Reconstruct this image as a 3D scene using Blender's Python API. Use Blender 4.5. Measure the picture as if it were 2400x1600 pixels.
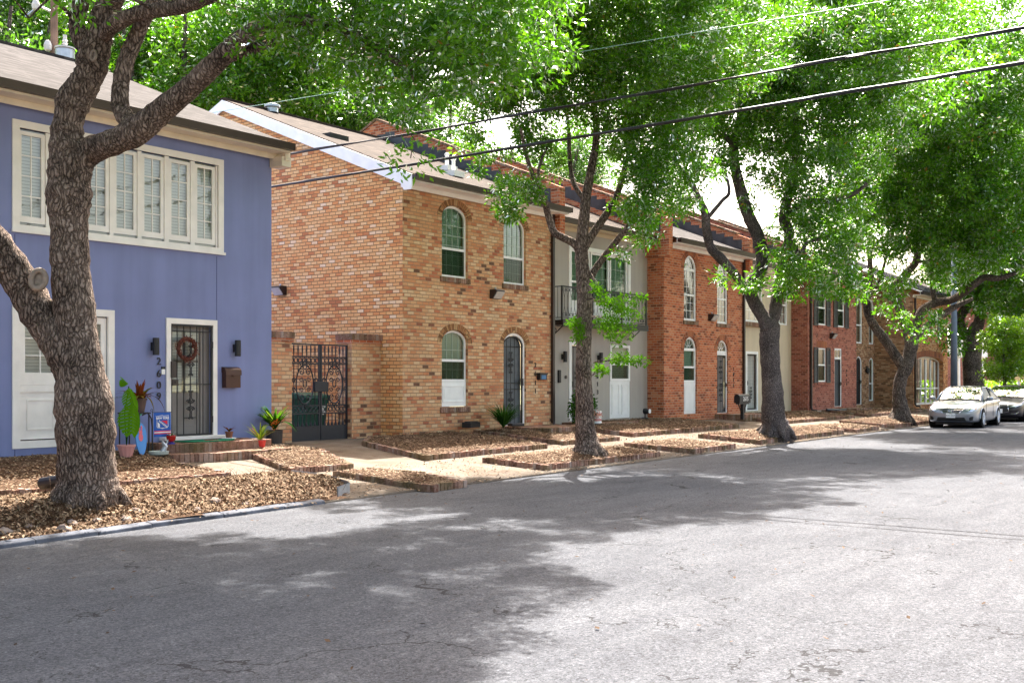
import bpy, math, random
import numpy as np
from mathutils import Vector, Matrix
from mathutils.geometry import tessellate_polygon
R = math.radians
S = bpy.context.scene
for o in list(bpy.data.objects): bpy.data.objects.remove(o)
COL = S.collection
random.seed(7)

# ------------------------------------------------------------ camera, sky, sun, exposure
EYE = 1.7; FPX = 2560.0; YAW = R(37.0); HOR = 890.0
cd = bpy.data.cameras.new('camera'); cam = bpy.data.objects.new('camera', cd); COL.objects.link(cam)
cam.location = (0, 0, EYE); cam.rotation_euler = (R(90), 0, YAW - R(90))
cd.sensor_width = 36; cd.lens = FPX / 2400 * 36; cd.shift_y = (HOR - 800) / 2400
cd.clip_start = 0.05; cd.clip_end = 2000
S.camera = cam

SUN = Vector((0.60, 0.34, 1.0)).normalized()          # towards the sun
W = bpy.data.worlds.new('World'); S.world = W; W.use_nodes = True
nt = W.node_tree; bg = nt.nodes['Background']
sky = nt.nodes.new('ShaderNodeTexSky'); sky.sky_type = 'NISHITA'; sky.sun_disc = False
sky.sun_elevation = math.asin(SUN.z); sky.sun_rotation = math.atan2(SUN.x, SUN.y)
sky.air_density = 1.0; sky.dust_density = 5.0; sky.ozone_density = 1.0
wbm = nt.nodes.new('ShaderNodeMix'); wbm.data_type = 'RGBA'; wbm.blend_type = 'MULTIPLY'; wbm.inputs[0].default_value = 1.0; wbm.inputs[7].default_value = (1.10, 1.0, 0.86, 1)
nt.links.new(sky.outputs[0], wbm.inputs[6]); nt.links.new(wbm.outputs[2], bg.inputs[0]); bg.inputs[1].default_value = 0.135
ld = bpy.data.lights.new('sun', 'SUN'); ld.energy = 4.3; ld.angle = R(0.5); ld.color = (1, 0.955, 0.88)
sun = bpy.data.objects.new('sun', ld); COL.objects.link(sun)
sun.rotation_euler = SUN.to_track_quat('Z', 'Y').to_euler(); sun.location = (0, 0, 30)
S.view_settings.view_transform = 'Standard'; S.view_settings.look = 'None'
S.view_settings.exposure = 2.38; S.view_settings.gamma = 1.0
S.render.engine = 'CYCLES'
S.cycles.max_bounces = 10; S.cycles.transparent_max_bounces = 12; S.cycles.diffuse_bounces = 5; S.cycles.transmission_bounces = 6

# ------------------------------------------------------------ measuring helpers (survey of the street)
CY, SY = math.cos(YAW), math.sin(YAW)
def at_depth(px, py, d):
    r = (px - 1200) / FPX * d
    return Vector((d * CY + r * SY, d * SY - r * CY, EYE + (HOR - py) / FPX * d))
def at_y(px, py, Y):
    u = (px - 1200) / FPX
    return at_depth(px, py, Y / (SY - CY * u))
def at_x(px, py, X):
    u = (px - 1200) / FPX
    return at_depth(px, py, X / (CY + SY * u))

# ------------------------------------------------------------ object helpers
def tag(o, label=None, cat=None, group=None, kind=None):
    if label: o['label'] = label
    if cat: o['category'] = cat
    if group: o['group'] = group
    if kind: o['kind'] = kind
    return o
def thing(name, loc, label, cat, group=None, rz=0):
    o = bpy.data.objects.new(name, None); COL.objects.link(o); o.empty_display_size = 0.3
    o.location = loc; o.rotation_euler = (0, 0, rz)
    return tag(o, label, cat, group)
def copy_tree(o, parent=None):
    c = o.copy(); COL.objects.link(c); c.parent = parent
    for ch in list(o.children): copy_tree(ch, c)
    return c
def world_loc(o):
    v = Vector((0, 0, 0))
    while o is not None: v = v + o.location; o = o.parent
    return v

class MB:
    def __init__(s): s.v = []; s.f = []; s.uv = {}; s.m = {}
    def face(s, pts, uv=None, m=0):
        n = len(s.v); s.v += [tuple(p) for p in pts]; s.f.append(tuple(range(n, n + len(pts))))
        if uv: s.uv[len(s.f) - 1] = uv
        if m: s.m[len(s.f) - 1] = m
        return s
    def box(s, a, b, m=0, rz=0, jit=0):
        x0, y0, z0 = a; x1, y1, z1 = b
        c = [(x0,y0,z0),(x1,y0,z0),(x1,y1,z0),(x0,y1,z0),(x0,y0,z1),(x1,y0,z1),(x1,y1,z1),(x0,y1,z1)]
        if jit: c = [(p[0]+random.uniform(-jit,jit), p[1]+random.uniform(-jit,jit), p[2]+random.uniform(-jit,jit)) for p in c]
        if rz:
            cx, cy = (x0+x1)/2, (y0+y1)/2; k, q = math.cos(rz), math.sin(rz)
            c = [(cx+(p[0]-cx)*k-(p[1]-cy)*q, cy+(p[0]-cx)*q+(p[1]-cy)*k, p[2]) for p in c]
        n = len(s.v); s.v += c
        for q in ((0,3,2,1),(4,5,6,7),(0,1,5,4),(1,2,6,5),(2,3,7,6),(3,0,4,7)):
            s.f.append(tuple(n+i for i in q))
            if m: s.m[len(s.f)-1] = m
        return s
    def tube(s, pts, r, n=8, cap=True, m=0, wob=0):
        pts = [Vector(p) for p in pts]
        if not hasattr(r, '__len__'): r = [r] * len(pts)
        base = len(s.v); up = None
        for i, p in enumerate(pts):
            t = (pts[min(i+1, len(pts)-1)] - pts[max(i-1, 0)])
            t = t.normalized() if t.length > 1e-9 else Vector((0,0,1))
            if up is None:
                up = t.cross(Vector((0.3, 1, 0.1))); up.normalize()
            up = (up - t * up.dot(t)); up.normalize(); w = t.cross(up)
            for k in range(n):
                a = 2*math.pi*k/n; rr = r[i] * (1 + (random.uniform(-wob, wob) if wob else 0))
                s.v.append(tuple(p + (up*math.cos(a) + w*math.sin(a)) * rr))
        L = 0
        for i in range(len(pts)-1):
            l2 = L + (pts[i+1]-pts[i]).length
            for k in range(n):
                a = base+i*n+k; b = base+i*n+(k+1)%n
                s.f.append((a, b, b+n, a+n))
                c0 = 2*math.pi*r[0]*k/n; c1 = 2*math.pi*r[0]*(k+1)/n
                s.uv[len(s.f)-1] = [(c0,L),(c1,L),(c1,l2),(c0,l2)]
                if m: s.m[len(s.f)-1] = m
            L = l2
        if cap:
            s.f.append(tuple(base+k for k in reversed(range(n)))); s.f.append(tuple(base+(len(pts)-1)*n+k for k in range(n)))
            if m: s.m[len(s.f)-1] = m; s.m[len(s.f)-2] = m
        return s
    def bar(s, a, b, w, d=None, m=0):
        return s.tube([a, b], w/2*1.2, 4, m=m)
    def lathe(s, c, prof, n=20, m=0, axis='z', sx=1, sy=1):
        base = len(s.v)
        for r, h in prof:
            for k in range(n):
                a = 2*math.pi*k/n; x, y = r*math.cos(a)*sx, r*math.sin(a)*sy
                s.v.append((c[0]+x, c[1]+y, c[2]+h) if axis == 'z' else ((c[0]+x, c[1]+h, c[2]+y) if axis == 'y' else (c[0]+h, c[1]+x, c[2]+y)))
        for i in range(len(prof)-1):
            for k in range(n):
                a = base+i*n+k; b = base+i*n+(k+1)%n
                s.f.append((a, b, b+n, a+n) if axis != 'y' else (a, a+n, b+n, b))
                if m: s.m[len(s.f)-1] = m
        s.f.append(tuple(base+k for k in reversed(range(n)))); s.f.append(tuple(base+(len(prof)-1)*n+k for k in range(n)))
        if m: s.m[len(s.f)-1] = m; s.m[len(s.f)-2] = m
        return s
    def prism(s, pts2, fn, d0, d1, m=0):
        """extrude a 2-D outline; fn(u, v, d) -> 3-D"""
        n = len(pts2); tr = tessellate_polygon([[Vector((p[0], p[1], 0)) for p in pts2]])
        for t in tr:
            s.face([fn(*pts2[i], d0) for i in t], m=m); s.face([fn(*pts2[i], d1) for i in reversed(t)], m=m)
        for i in range(n):
            a, b = pts2[i], pts2[(i+1) % n]
            s.face([fn(*a, d0), fn(*b, d0), fn(*b, d1), fn(*a, d1)], m=m)
        return s
    def sheet(s, outer, holes, fn, d=0.0, reveal=0.0, m=0, mr=None):
        """flat wall with holes; reveals go to depth d+reveal"""
        loops = [outer] + holes; flat = [p for l in loops for p in l]
        tr = tessellate_polygon([[Vector((p[0], p[1], 0)) for p in l] for l in loops])
        for t in tr: s.face([fn(*flat[i], d) for i in t], m=m)
        if reveal:
            for l in holes:
                for i in range(len(l)):
                    a, b = l[i], l[(i+1) % len(l)]
                    s.face([fn(*a, d), fn(*b, d), fn(*b, d+reveal), fn(*a, d+reveal)], m=m if mr is None else mr)
        return s
    def ring(s, inner, outer, fn, d0, d1, m=0, closed=True, uvs=False):
        n = len(inner); L = 0
        for i in range(n if closed else n-1):
            j = (i+1) % n
            ia, ib, oa, ob = inner[i], inner[j], outer[i], outer[j]
            l2 = L + math.dist(oa, ob); w = math.dist(ia, oa)
            s.face([fn(*ia, d0), fn(*ib, d0), fn(*ob, d0), fn(*oa, d0)], uv=[(L,0),(l2,0),(l2,w),(L,w)] if uvs else None, m=m)
            s.face([fn(*ia, d0), fn(*ib, d0), fn(*ib, d1), fn(*ia, d1)], m=m)
            s.face([fn(*oa, d0), fn(*ob, d0), fn(*ob, d1), fn(*oa, d1)], m=m)
            L = l2
        if not closed:
            for i in (0, n-1): s.face([fn(*inner[i], d0), fn(*outer[i], d0), fn(*outer[i], d1), fn(*inner[i], d1)], m=m)
        return s
    def build(s, name, mat, parent=None, smooth=False, bevel=0, label=None, sub=0, fixn=True):
        me = bpy.data.meshes.new(name)
        off = world_loc(parent) if parent is not None else Vector((0,0,0))
        loc0 = Vector((0,0,0))
        V = np.array(s.v, dtype=np.float64) - np.array(off)
        if parent is None and len(V):
            loc0 = Vector(((V[:,0].min()+V[:,0].max())/2, (V[:,1].min()+V[:,1].max())/2, V[:,2].min())); V = V - np.array(loc0)
        me.from_pydata(V.tolist(), [], s.f)
        mats = mat if isinstance(mat, (list, tuple)) else [mat]
        for m_ in mats: me.materials.append(m_)
        for i, k in s.m.items(): me.polygons[i].material_index = k
        if fixn:
            import bmesh
            b = bmesh.new(); b.from_mesh(me)
            if not s.uv: bmesh.ops.remove_doubles(b, verts=b.verts, dist=1e-5)
            bmesh.ops.recalc_face_normals(b, faces=b.faces); b.to_mesh(me); b.free()
        uvl = me.uv_layers.new(name='UVMap').data
        for p in me.polygons:
            cu = s.uv.get(p.index) if s.uv else None
            nx, ny, nz = (abs(c) for c in p.normal)
            for j, li in enumerate(p.loop_indices):
                if cu and len(cu) == len(p.loop_indices): uvl[li].uv = cu[j]; continue
                co = me.vertices[me.loops[li].vertex_index].co
                x, y, z = co.x+off.x+loc0.x, co.y+off.y+loc0.y, co.z+off.z+loc0.z
                uvl[li].uv = (x, y) if nz >= nx and nz >= ny else ((x, z) if ny >= nx else (y, z))
        if smooth:
            me.polygons.foreach_set('use_smooth', [True]*len(me.polygons))
        o = bpy.data.objects.new(name, me); COL.objects.link(o); o.location = loc0
        if parent is not None: o.parent = parent
        if bevel:
            bm = o.modifiers.new('bevel', 'BEVEL'); bm.width = bevel; bm.segments = 2; bm.limit_method = 'ANGLE'; bm.angle_limit = R(35)
        if sub:
            sm = o.modifiers.new('sub', 'SUBSURF'); sm.levels = sub; sm.render_levels = sub
        if label: o['label'] = label
        return o
def quads_obj(name, V, mat, parent=None, rnd=None, smooth=False):
    """V: (N,4,3) array of separate quads, world coordinates"""
    off = world_loc(parent) if parent is not None else Vector((0,0,0))
    N = len(V); V = (V.reshape(-1, 3) - np.array(off)).astype(np.float32)
    me = bpy.data.meshes.new(name)
    me.vertices.add(N*4); me.vertices.foreach_set('co', V.ravel())
    me.loops.add(N*4); me.loops.foreach_set('vertex_index', np.arange(N*4, dtype=np.int32))
    me.polygons.add(N); me.polygons.foreach_set('loop_start', np.arange(0, N*4, 4, dtype=np.int32))
    me.polygons.foreach_set('loop_total', np.full(N, 4, dtype=np.int32))
    me.update(calc_edges=True)
    if rnd is not None:
        a = me.attributes.new('rnd', 'FLOAT', 'FACE'); a.data.foreach_set('value', rnd.astype(np.float32))
    me.materials.append(mat)
    o = bpy.data.objects.new(name, me); COL.objects.link(o)
    if parent is not None: o.parent = parent
    return o

# ------------------------------------------------------------ materials
class NT:
    def __init__(s, name):
        s.mat = bpy.data.materials.new(name); s.mat.use_nodes = True; s.t = s.mat.node_tree
        s.b = s.t.nodes['Principled BSDF']; s.out = s.t.nodes['Material Output']
    def n(s, typ, **kw):
        x = s.t.nodes.new(typ)
        for k, v in kw.items():
            if k.startswith('i_'):
                key = k[2:]; key = int(key) if key.isdigit() else key.replace('_', ' ')
                x.inputs[key].default_value = v
            else: setattr(x, k, v)
        return x
    def l(s, a, b): s.t.links.new(a, b)
    def math(s, op, a, b=None, c=None):
        x = s.n('ShaderNodeMath', operation=op)
        for i, q in enumerate((a, b, c)):
            if q is None: continue
            if isinstance(q, (int, float)): x.inputs[i].default_value = q
            else: s.l(q, x.inputs[i])
        return x.outputs[0]
    def ramp(s, fac, stops, interp='LINEAR'):
        x = s.n('ShaderNodeValToRGB'); x.color_ramp.interpolation = interp
        while len(x.color_ramp.elements) < len(stops): x.color_ramp.elements.new(0.5)
        for e, (p, c) in zip(x.color_ramp.elements, stops):
            e.position = p; e.color = (*c, 1) if len(c) == 3 else c
        s.l(fac, x.inputs[0]); return x.outputs[0]
    def noise(s, vec, scale, detail=4, rough=0.55, out=0):
        x = s.n('ShaderNodeTexNoise'); x.inputs['Scale'].default_value = scale; x.inputs['Detail'].default_value = detail
        x.inputs['Roughness'].default_value = rough
        if vec is not None: s.l(vec, x.inputs['Vector'])
        return x.outputs[out]
    def mix(s, fac, a, b, blend='MIX'):
        x = s.n('ShaderNodeMix', data_type='RGBA', blend_type=blend)
        for q, i in ((fac, 0), (a, 6), (b, 7)):
            if isinstance(q, (int, float)): x.inputs[i].default_value = q
            elif isinstance(q, tuple): x.inputs[i].default_value = (*q, 1)
            else: s.l(q, x.inputs[i])
        return x.outputs[2]
    def bump(s, h, strength=0.5, dist=0.02):
        x = s.n('ShaderNodeBump'); x.inputs['Strength'].default_value = strength; x.inputs['Distance'].default_value = dist
        s.l(h, x.inputs['Height']); s.l(x.outputs[0], s.b.inputs['Normal'])
    def uv(s): return s.n('ShaderNodeTexCoord').outputs['UV']
    def pos(s): return s.n('ShaderNodeNewGeometry').outputs['Position']
def rough(m, v):
    m.b.inputs['Roughness'].default_value = v
    if v > 0.8: m.b.inputs['Specular IOR Level'].default_value = 0.12

def plain(name, col, r=0.6, metal=0.0, var=0.12, scale=6, bump=0.0, coat=0.0):
    m = NT(name); rough(m, r); m.b.inputs['Metallic'].default_value = metal
    if coat: m.b.inputs['Coat Weight'].default_value = coat; m.b.inputs['Coat Roughness'].default_value = 0.04
    if var:
        tc = m.n('ShaderNodeTexCoord').outputs['Object']
        nz = m.noise(tc, scale, 5)
        c = m.ramp(nz, [(0.3, tuple(x*(1-var) for x in col)), (0.7, tuple(min(1, x*(1+var)) for x in col))])
        m.l(c, m.b.inputs['Base Color'])
        if bump: m.bump(m.noise(tc, scale*8, 4), bump, 0.01)
    else: m.b.inputs['Base Color'].default_value = (*col, 1)
    return m.mat

def brick_mat(name, stops, mortar, bw=0.21, bh=0.082, mw=0.012, dirt=0.35, bump=0.9, seed=0.0, stain=(0.10,0.07,0.05)):
    m = NT(name); rough(m, 0.9)
    uv = m.uv()
    # hand-made wobble so the courses are not perfectly straight
    wob = m.noise(uv, 3.0, 2); wob2 = m.noise(uv, 14.0, 2, out=1)
    sep = m.n('ShaderNodeSeparateXYZ'); m.l(uv, sep.inputs[0])
    s2 = m.n('ShaderNodeSeparateXYZ'); m.l(wob2, s2.inputs[0])
    u = m.math('ADD', sep.outputs[0], m.math('MULTIPLY', m.math('SUBTRACT', s2.outputs[0], 0.5), 0.016))
    v = m.math('ADD', sep.outputs[1], m.math('MULTIPLY', m.math('SUBTRACT', s2.outputs[1], 0.5), 0.014))
    v = m.math('ADD', v, m.math('MULTIPLY', m.math('SUBTRACT', wob, 0.5), 0.02))
    vv = m.math('DIVIDE', v, bh); row = m.math('FLOOR', vv); fv = m.math('SUBTRACT', vv, row)
    wn = m.n('ShaderNodeTexWhiteNoise', noise_dimensions='1D'); m.l(m.math('ADD', row, seed+0.37), wn.inputs['W'])
    half = m.math('MULTIPLY', m.math('MODULO', m.math('ABSOLUTE', row), 2.0), 0.5)
    uu = m.math('ADD', m.math('DIVIDE', u, bw), m.math('ADD', half, m.math('MULTIPLY', wn.outputs[0], 0.18)))
    col = m.math('FLOOR', uu); fu = m.math('SUBTRACT', uu, col)
    du = m.math('MULTIPLY', m.math('MINIMUM', fu, m.math('SUBTRACT', 1.0, fu)), bw)
    dv = m.math('MULTIPLY', m.math('MINIMUM', fv, m.math('SUBTRACT', 1.0, fv)), bh)
    e = m.math('MINIMUM', du, dv)
    e = m.math('ADD', e, m.math('MULTIPLY', m.math('SUBTRACT', m.noise(uv, 45, 3), 0.5), 0.008))
    mr = m.n('ShaderNodeMapRange', interpolation_type='SMOOTHSTEP'); m.l(e, mr.inputs[0])
    mr.inputs[1].default_value = mw*0.38; mr.inputs[2].default_value = mw*0.85
    brick = mr.outputs[0]
    cv = m.n('ShaderNodeCombineXYZ'); m.l(col, cv.inputs[0]); m.l(row, cv.inputs[1]); cv.inputs[2].default_value = seed
    w3 = m.n('ShaderNodeTexWhiteNoise', noise_dimensions='3D'); m.l(cv.outputs[0], w3.inputs['Vector'])
    big = m.noise(uv, 0.8, 3)
    r0 = m.math('ADD', w3.outputs[0], m.math('MULTIPLY', m.math('SUBTRACT', big, 0.5), 0.35))
    bc = m.ramp(r0, stops, 'LINEAR')
    sp = m.noise(uv, 60, 4, 0.7)
    bc = m.mix(m.math('MULTIPLY', sp, 0.38), bc, m.ramp(sp, [(0.30, (0.20,0.10,0.05)), (0.65, tuple(c*1.35 for c in stops[len(stops)//2][1]))]))
    c = m.mix(brick, mortar, bc)
    dn = m.noise(uv, 0.55, 6, 0.65)
    dm = m.ramp(dn, [(0.52, (0,0,0)), (0.75, (1,1,1))])
    c = m.mix(m.math('MULTIPLY', dm, dirt), c, stain)
    m.l(c, m.b.inputs['Base Color'])
    h = m.math('ADD', brick, m.math('MULTIPLY', sp, 0.35))
    h = m.math('ADD', h, m.math('MULTIPLY', w3.outputs[0], 0.35))
    m.bump(h, bump, 0.014)
    return m.mat

M = {}
TAN = [(0.0,(0.42,0.13,0.06)),(0.08,(0.60,0.22,0.08)),(0.2,(0.68,0.30,0.11)),(0.4,(0.72,0.37,0.15)),(0.6,(0.74,0.42,0.18)),(0.8,(0.76,0.48,0.23)),(0.93,(0.77,0.52,0.28)),(1.0,(0.79,0.62,0.42))]
M['brick_tan'] = brick_mat('tan_brick', TAN, (0.26,0.15,0.08), dirt=0.12, stain=(0.28,0.15,0.08))
M['brick_front'] = brick_mat('tan_front_brick', [(0.0,(0.07,0.045,0.04)),(0.05,(0.44,0.12,0.07)),(0.17,(0.58,0.24,0.12)),(0.4,(0.64,0.32,0.165)),(0.6,(0.66,0.38,0.21)),(0.8,(0.68,0.45,0.26)),(1.0,(0.74,0.55,0.36))], (0.42,0.27,0.17), dirt=0.35, stain=(0.20,0.12,0.07), seed=3.0)
M['brick_red'] = brick_mat('red_brick', [(0.0,(0.16,0.05,0.03)),(0.2,(0.38,0.10,0.05)),(0.5,(0.52,0.15,0.07)),(0.8,(0.58,0.19,0.085)),(1.0,(0.60,0.27,0.15))], (0.55,0.38,0.27), dirt=0.28, bw=0.22, seed=5.0)
M['brick_dark'] = brick_mat('dark_red_brick', [(0.0,(0.12,0.04,0.03)),(0.3,(0.30,0.085,0.055)),(0.6,(0.37,0.12,0.08)),(1.0,(0.45,0.18,0.12))], (0.42,0.25,0.21), dirt=0.2, seed=8.0)
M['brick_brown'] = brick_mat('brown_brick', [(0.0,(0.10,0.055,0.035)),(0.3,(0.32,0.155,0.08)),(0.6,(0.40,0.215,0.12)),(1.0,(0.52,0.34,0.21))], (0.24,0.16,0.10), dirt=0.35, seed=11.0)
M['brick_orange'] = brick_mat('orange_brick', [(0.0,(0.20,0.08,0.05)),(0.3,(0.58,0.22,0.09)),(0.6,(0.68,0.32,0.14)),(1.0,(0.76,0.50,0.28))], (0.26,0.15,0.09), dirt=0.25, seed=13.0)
M['soldier'] = brick_mat('soldier_brick', [(0.0,(0.09,0.05,0.03)),(0.25,(0.32,0.13,0.06)),(0.55,(0.42,0.22,0.10)),(1.0,(0.52,0.34,0.18))], (0.12,0.08,0.05), bw=0.078, bh=0.30, mw=0.012, dirt=0.35, seed=17.0)
M['soldier_red'] = brick_mat('soldier_red_brick', [(0.0,(0.10,0.04,0.03)),(0.4,(0.34,0.09,0.04)),(1.0,(0.48,0.18,0.08))], (0.34,0.22,0.16), bw=0.078, bh=0.30, mw=0.012, dirt=0.3, seed=19.0)

def stucco(name, col, streak=0.1):
    m = NT(name); rough(m, 0.75); p = m.pos()
    a = m.noise(p, 1.1, 5); mp = m.n('ShaderNodeMapping'); mp.inputs['Scale'].default_value = (3, 3, 0.25); m.l(p, mp.inputs[0])
    b = m.noise(mp.outputs[0], 1.5, 5)
    f = m.math('ADD', m.math('MULTIPLY', a, 0.5), m.math('MULTIPLY', b, 0.5))
    c = m.ramp(f, [(0.35, tuple(x*(1-streak) for x in col)), (0.65, tuple(x*(1+streak*0.6) for x in col))])
    m.l(c, m.b.inputs['Base Color']); m.bump(m.noise(p, 90, 3), 0.15, 0.004)
    return m.mat
M['blue'] = stucco('blue_paint', (0.19, 0.222, 0.43), 0.12)
M['grey_stucco'] = stucco('grey_stucco', (0.40, 0.365, 0.33))
M['beige_stucco'] = stucco('beige_stucco', (0.60, 0.50, 0.36))
M['cream'] = plain('cream_paint', (0.82, 0.78, 0.755), 0.45, var=0.08, scale=3)
M['tan_trim'] = plain('tan_trim_paint', (0.68, 0.60, 0.49), 0.5, var=0.1, scale=3)
M['white'] = plain('white_paint', (0.84, 0.84, 0.84), 0.4, var=0.06, scale=4)
M['offwhite'] = plain('offwhite_panel', (0.80, 0.80, 0.80), 0.5, var=0.05, scale=4)
M['iron'] = plain('black_iron', (0.018, 0.018, 0.022), 0.4, metal=0.3, var=0.2)
M['gate_iron'] = plain('gate_iron', (0.022, 0.022, 0.028), 0.45, metal=0.2, var=0.2)
M['gutter'] = plain('brown_gutter', (0.028, 0.018, 0.017), 0.35, var=0.2)
M['bronze'] = plain('bronze_metal', (0.05, 0.04, 0.038), 0.35, metal=0.5)
M['mailbrown'] = plain('brown_mailbox', (0.07, 0.03, 0.02), 0.4, metal=0.3)
M['lens'] = plain('frosted_lens', (0.55, 0.53, 0.52), 0.25, var=0.1)
M['doorgrey'] = plain('grey_door_paint', (0.21, 0.19, 0.18), 0.5, var=0.06)
M['door_slate'] = plain('slate_screen_door', (0.10, 0.115, 0.13), 0.5, var=0.15)
M['dark'] = plain('dark_interior', (0.012, 0.012, 0.012), 0.8, var=0)
M['concrete'] = plain('foundation_concrete', (0.50, 0.45, 0.36), 0.9, var=0.2, scale=3, bump=0.3)
M['black_plastic'] = plain('black_plastic', (0.015, 0.015, 0.018), 0.35)
M['flash'] = plain('lead_flashing', (0.045, 0.048, 0.055), 0.45, metal=0.4, var=0.5, scale=2.5)
M['shutter'] = plain('grey_shutter', (0.05, 0.05, 0.048), 0.5)
M['steel'] = plain('galvanised_steel', (0.42, 0.45, 0.50), 0.4, metal=0.6)
M['polepaint'] = plain('blue_grey_pole', (0.12, 0.15, 0.21), 0.45)
M['wire'] = plain('wire_rubber', (0.012, 0.012, 0.014), 0.5, var=0)
M['wire_green'] = plain('oxidised_copper_wire', (0.25, 0.42, 0.36), 0.5, var=0)

def blinds_mat(name, a, b, pitch=0.05):
    m = NT(name); rough(m, 0.7)
    sep = m.n('ShaderNodeSeparateXYZ'); m.l(m.uv(), sep.inputs[0])
    f = m.math('FRACT', m.math('DIVIDE', sep.outputs[1], pitch))
    c = m.ramp(f, [(0.0, b), (0.16, a), (0.75, a), (1.0, tuple(x*0.75 for x in a))])
    m.l(c, m.b.inputs['Base Color']); m.bump(f, 0.6, 0.01)
    return m.mat
M['blinds'] = blinds_mat('white_blinds', (0.74,0.74,0.70), (0.22,0.22,0.2), 0.055)
M['blinds_green'] = blinds_mat('green_tinted_blinds', (0.40,0.50,0.42), (0.18,0.24,0.19), 0.05)
M['blinds_dark'] = blinds_mat('screened_blinds', (0.18,0.20,0.18), (0.06,0.07,0.06), 0.05)

def glass_mat(name, tint=(1,1,1), refl=1.0):
    m = NT(name)
    tr = m.n('ShaderNodeBsdfTransparent'); tr.inputs[0].default_value = (*tint, 1)
    gl = m.n('ShaderNodeBsdfGlossy'); gl.inputs['Roughness'].default_value = 0.015
    fr = m.n('ShaderNodeFresnel'); fr.inputs[0].default_value = 1.55
    f = m.math('MINIMUM', m.math('MULTIPLY', fr.outputs[0], 1.6*refl), 1.0)
    # slightly wavy panes
    bp = m.n('ShaderNodeBump'); bp.inputs['Strength'].default_value = 0.12; bp.inputs['Distance'].default_value = 0.01
    m.l(m.noise(m.pos(), 5, 2), bp.inputs['Height']); m.l(bp.outputs[0], gl.inputs['Normal'])
    mx = m.n('ShaderNodeMixShader'); m.l(f, mx.inputs[0]); m.l(tr.outputs[0], mx.inputs[1]); m.l(gl.outputs[0], mx.inputs[2])
    m.l(mx.outputs[0], m.out.inputs[0]); return m.mat
M['glass'] = glass_mat('window_glass', (0.93,0.96,0.94), 1.7)
M['glass_green'] = glass_mat('green_glass', (0.76,0.90,0.80), 1.4)
M['glass_dark'] = glass_mat('dark_glass', (0.25,0.27,0.27), 1.6)
M['screen'] = glass_mat('insect_screen', (0.50,0.54,0.50), 0.4)

def shingle(name, a, b, c_):
    m = NT(name); rough(m, 0.95); uv = m.uv()
    wob = m.noise(uv, 5, 3)
    sep = m.n('ShaderNodeSeparateXYZ'); m.l(uv, sep.inputs[0])
    v = m.math('ADD', m.math('DIVIDE', sep.outputs[1], 0.135), m.math('MULTIPLY', wob, 0.25))
    row = m.math('FLOOR', v); fv = m.math('SUBTRACT', v, row)
    wn = m.n('ShaderNodeTexWhiteNoise', noise_dimensions='1D'); m.l(row, wn.inputs['W'])
    u = m.math('ADD', m.math('DIVIDE', sep.outputs[0], 0.24), m.math('MULTIPLY', wn.outputs[0], 7.3))
    col = m.math('FLOOR', u)
    cv = m.n('ShaderNodeCombineXYZ'); m.l(col, cv.inputs[0]); m.l(row, cv.inputs[1])
    w3 = m.n('ShaderNodeTexWhiteNoise', noise_dimensions='3D'); m.l(cv.outputs[0], w3.inputs['Vector'])
    f = m.math('ADD', m.math('MULTIPLY', w3.outputs[0], 0.6), m.math('MULTIPLY', m.noise(uv, 1.2, 5), 0.5))
    cc = m.ramp(f, [(0.28, a), (0.55, b), (0.80, c_)])
    edge = m.ramp(fv, [(0.0, (0.15,0.15,0.15)), (0.22, (1,1,1)), (1.0, (1,1,1))])
    cc = m.mix(1.0, cc, edge, 'MULTIPLY')
    smp = m.n('ShaderNodeMapping'); smp.inputs['Scale'].default_value = (1.6, 8.0, 1); m.l(uv, smp.inputs[0])
    cc = m.mix(1.0, cc, m.ramp(m.noise(smp.outputs[0], 1.0, 5, 0.7), [(0.36, (0.55,0.54,0.53)), (0.5, (1,1,1)), (0.66, (1.5,1.48,1.45))]), 'MULTIPLY')
    gr = m.noise(uv, 130, 3, 0.8)
    cc = m.mix(m.math('MULTIPLY', gr, 0.5), cc, m.ramp(gr, [(0.4, (0.08,0.07,0.06)), (0.6, tuple(min(1, 1.3*x) for x in c_))]))
    m.l(cc, m.b.inputs['Base Color'])
    m.bump(m.math('ADD', fv, m.math('MULTIPLY', w3.outputs[0], 0.6)), 0.6, 0.015)
    return m.mat
M['shingle'] = shingle('light_shingles', (0.019,0.0165,0.0175), (0.035,0.031,0.032), (0.058,0.052,0.053))
M['shingle_brown'] = shingle('brown_shingles', (0.018,0.012,0.010), (0.036,0.025,0.020), (0.062,0.046,0.038))

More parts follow.
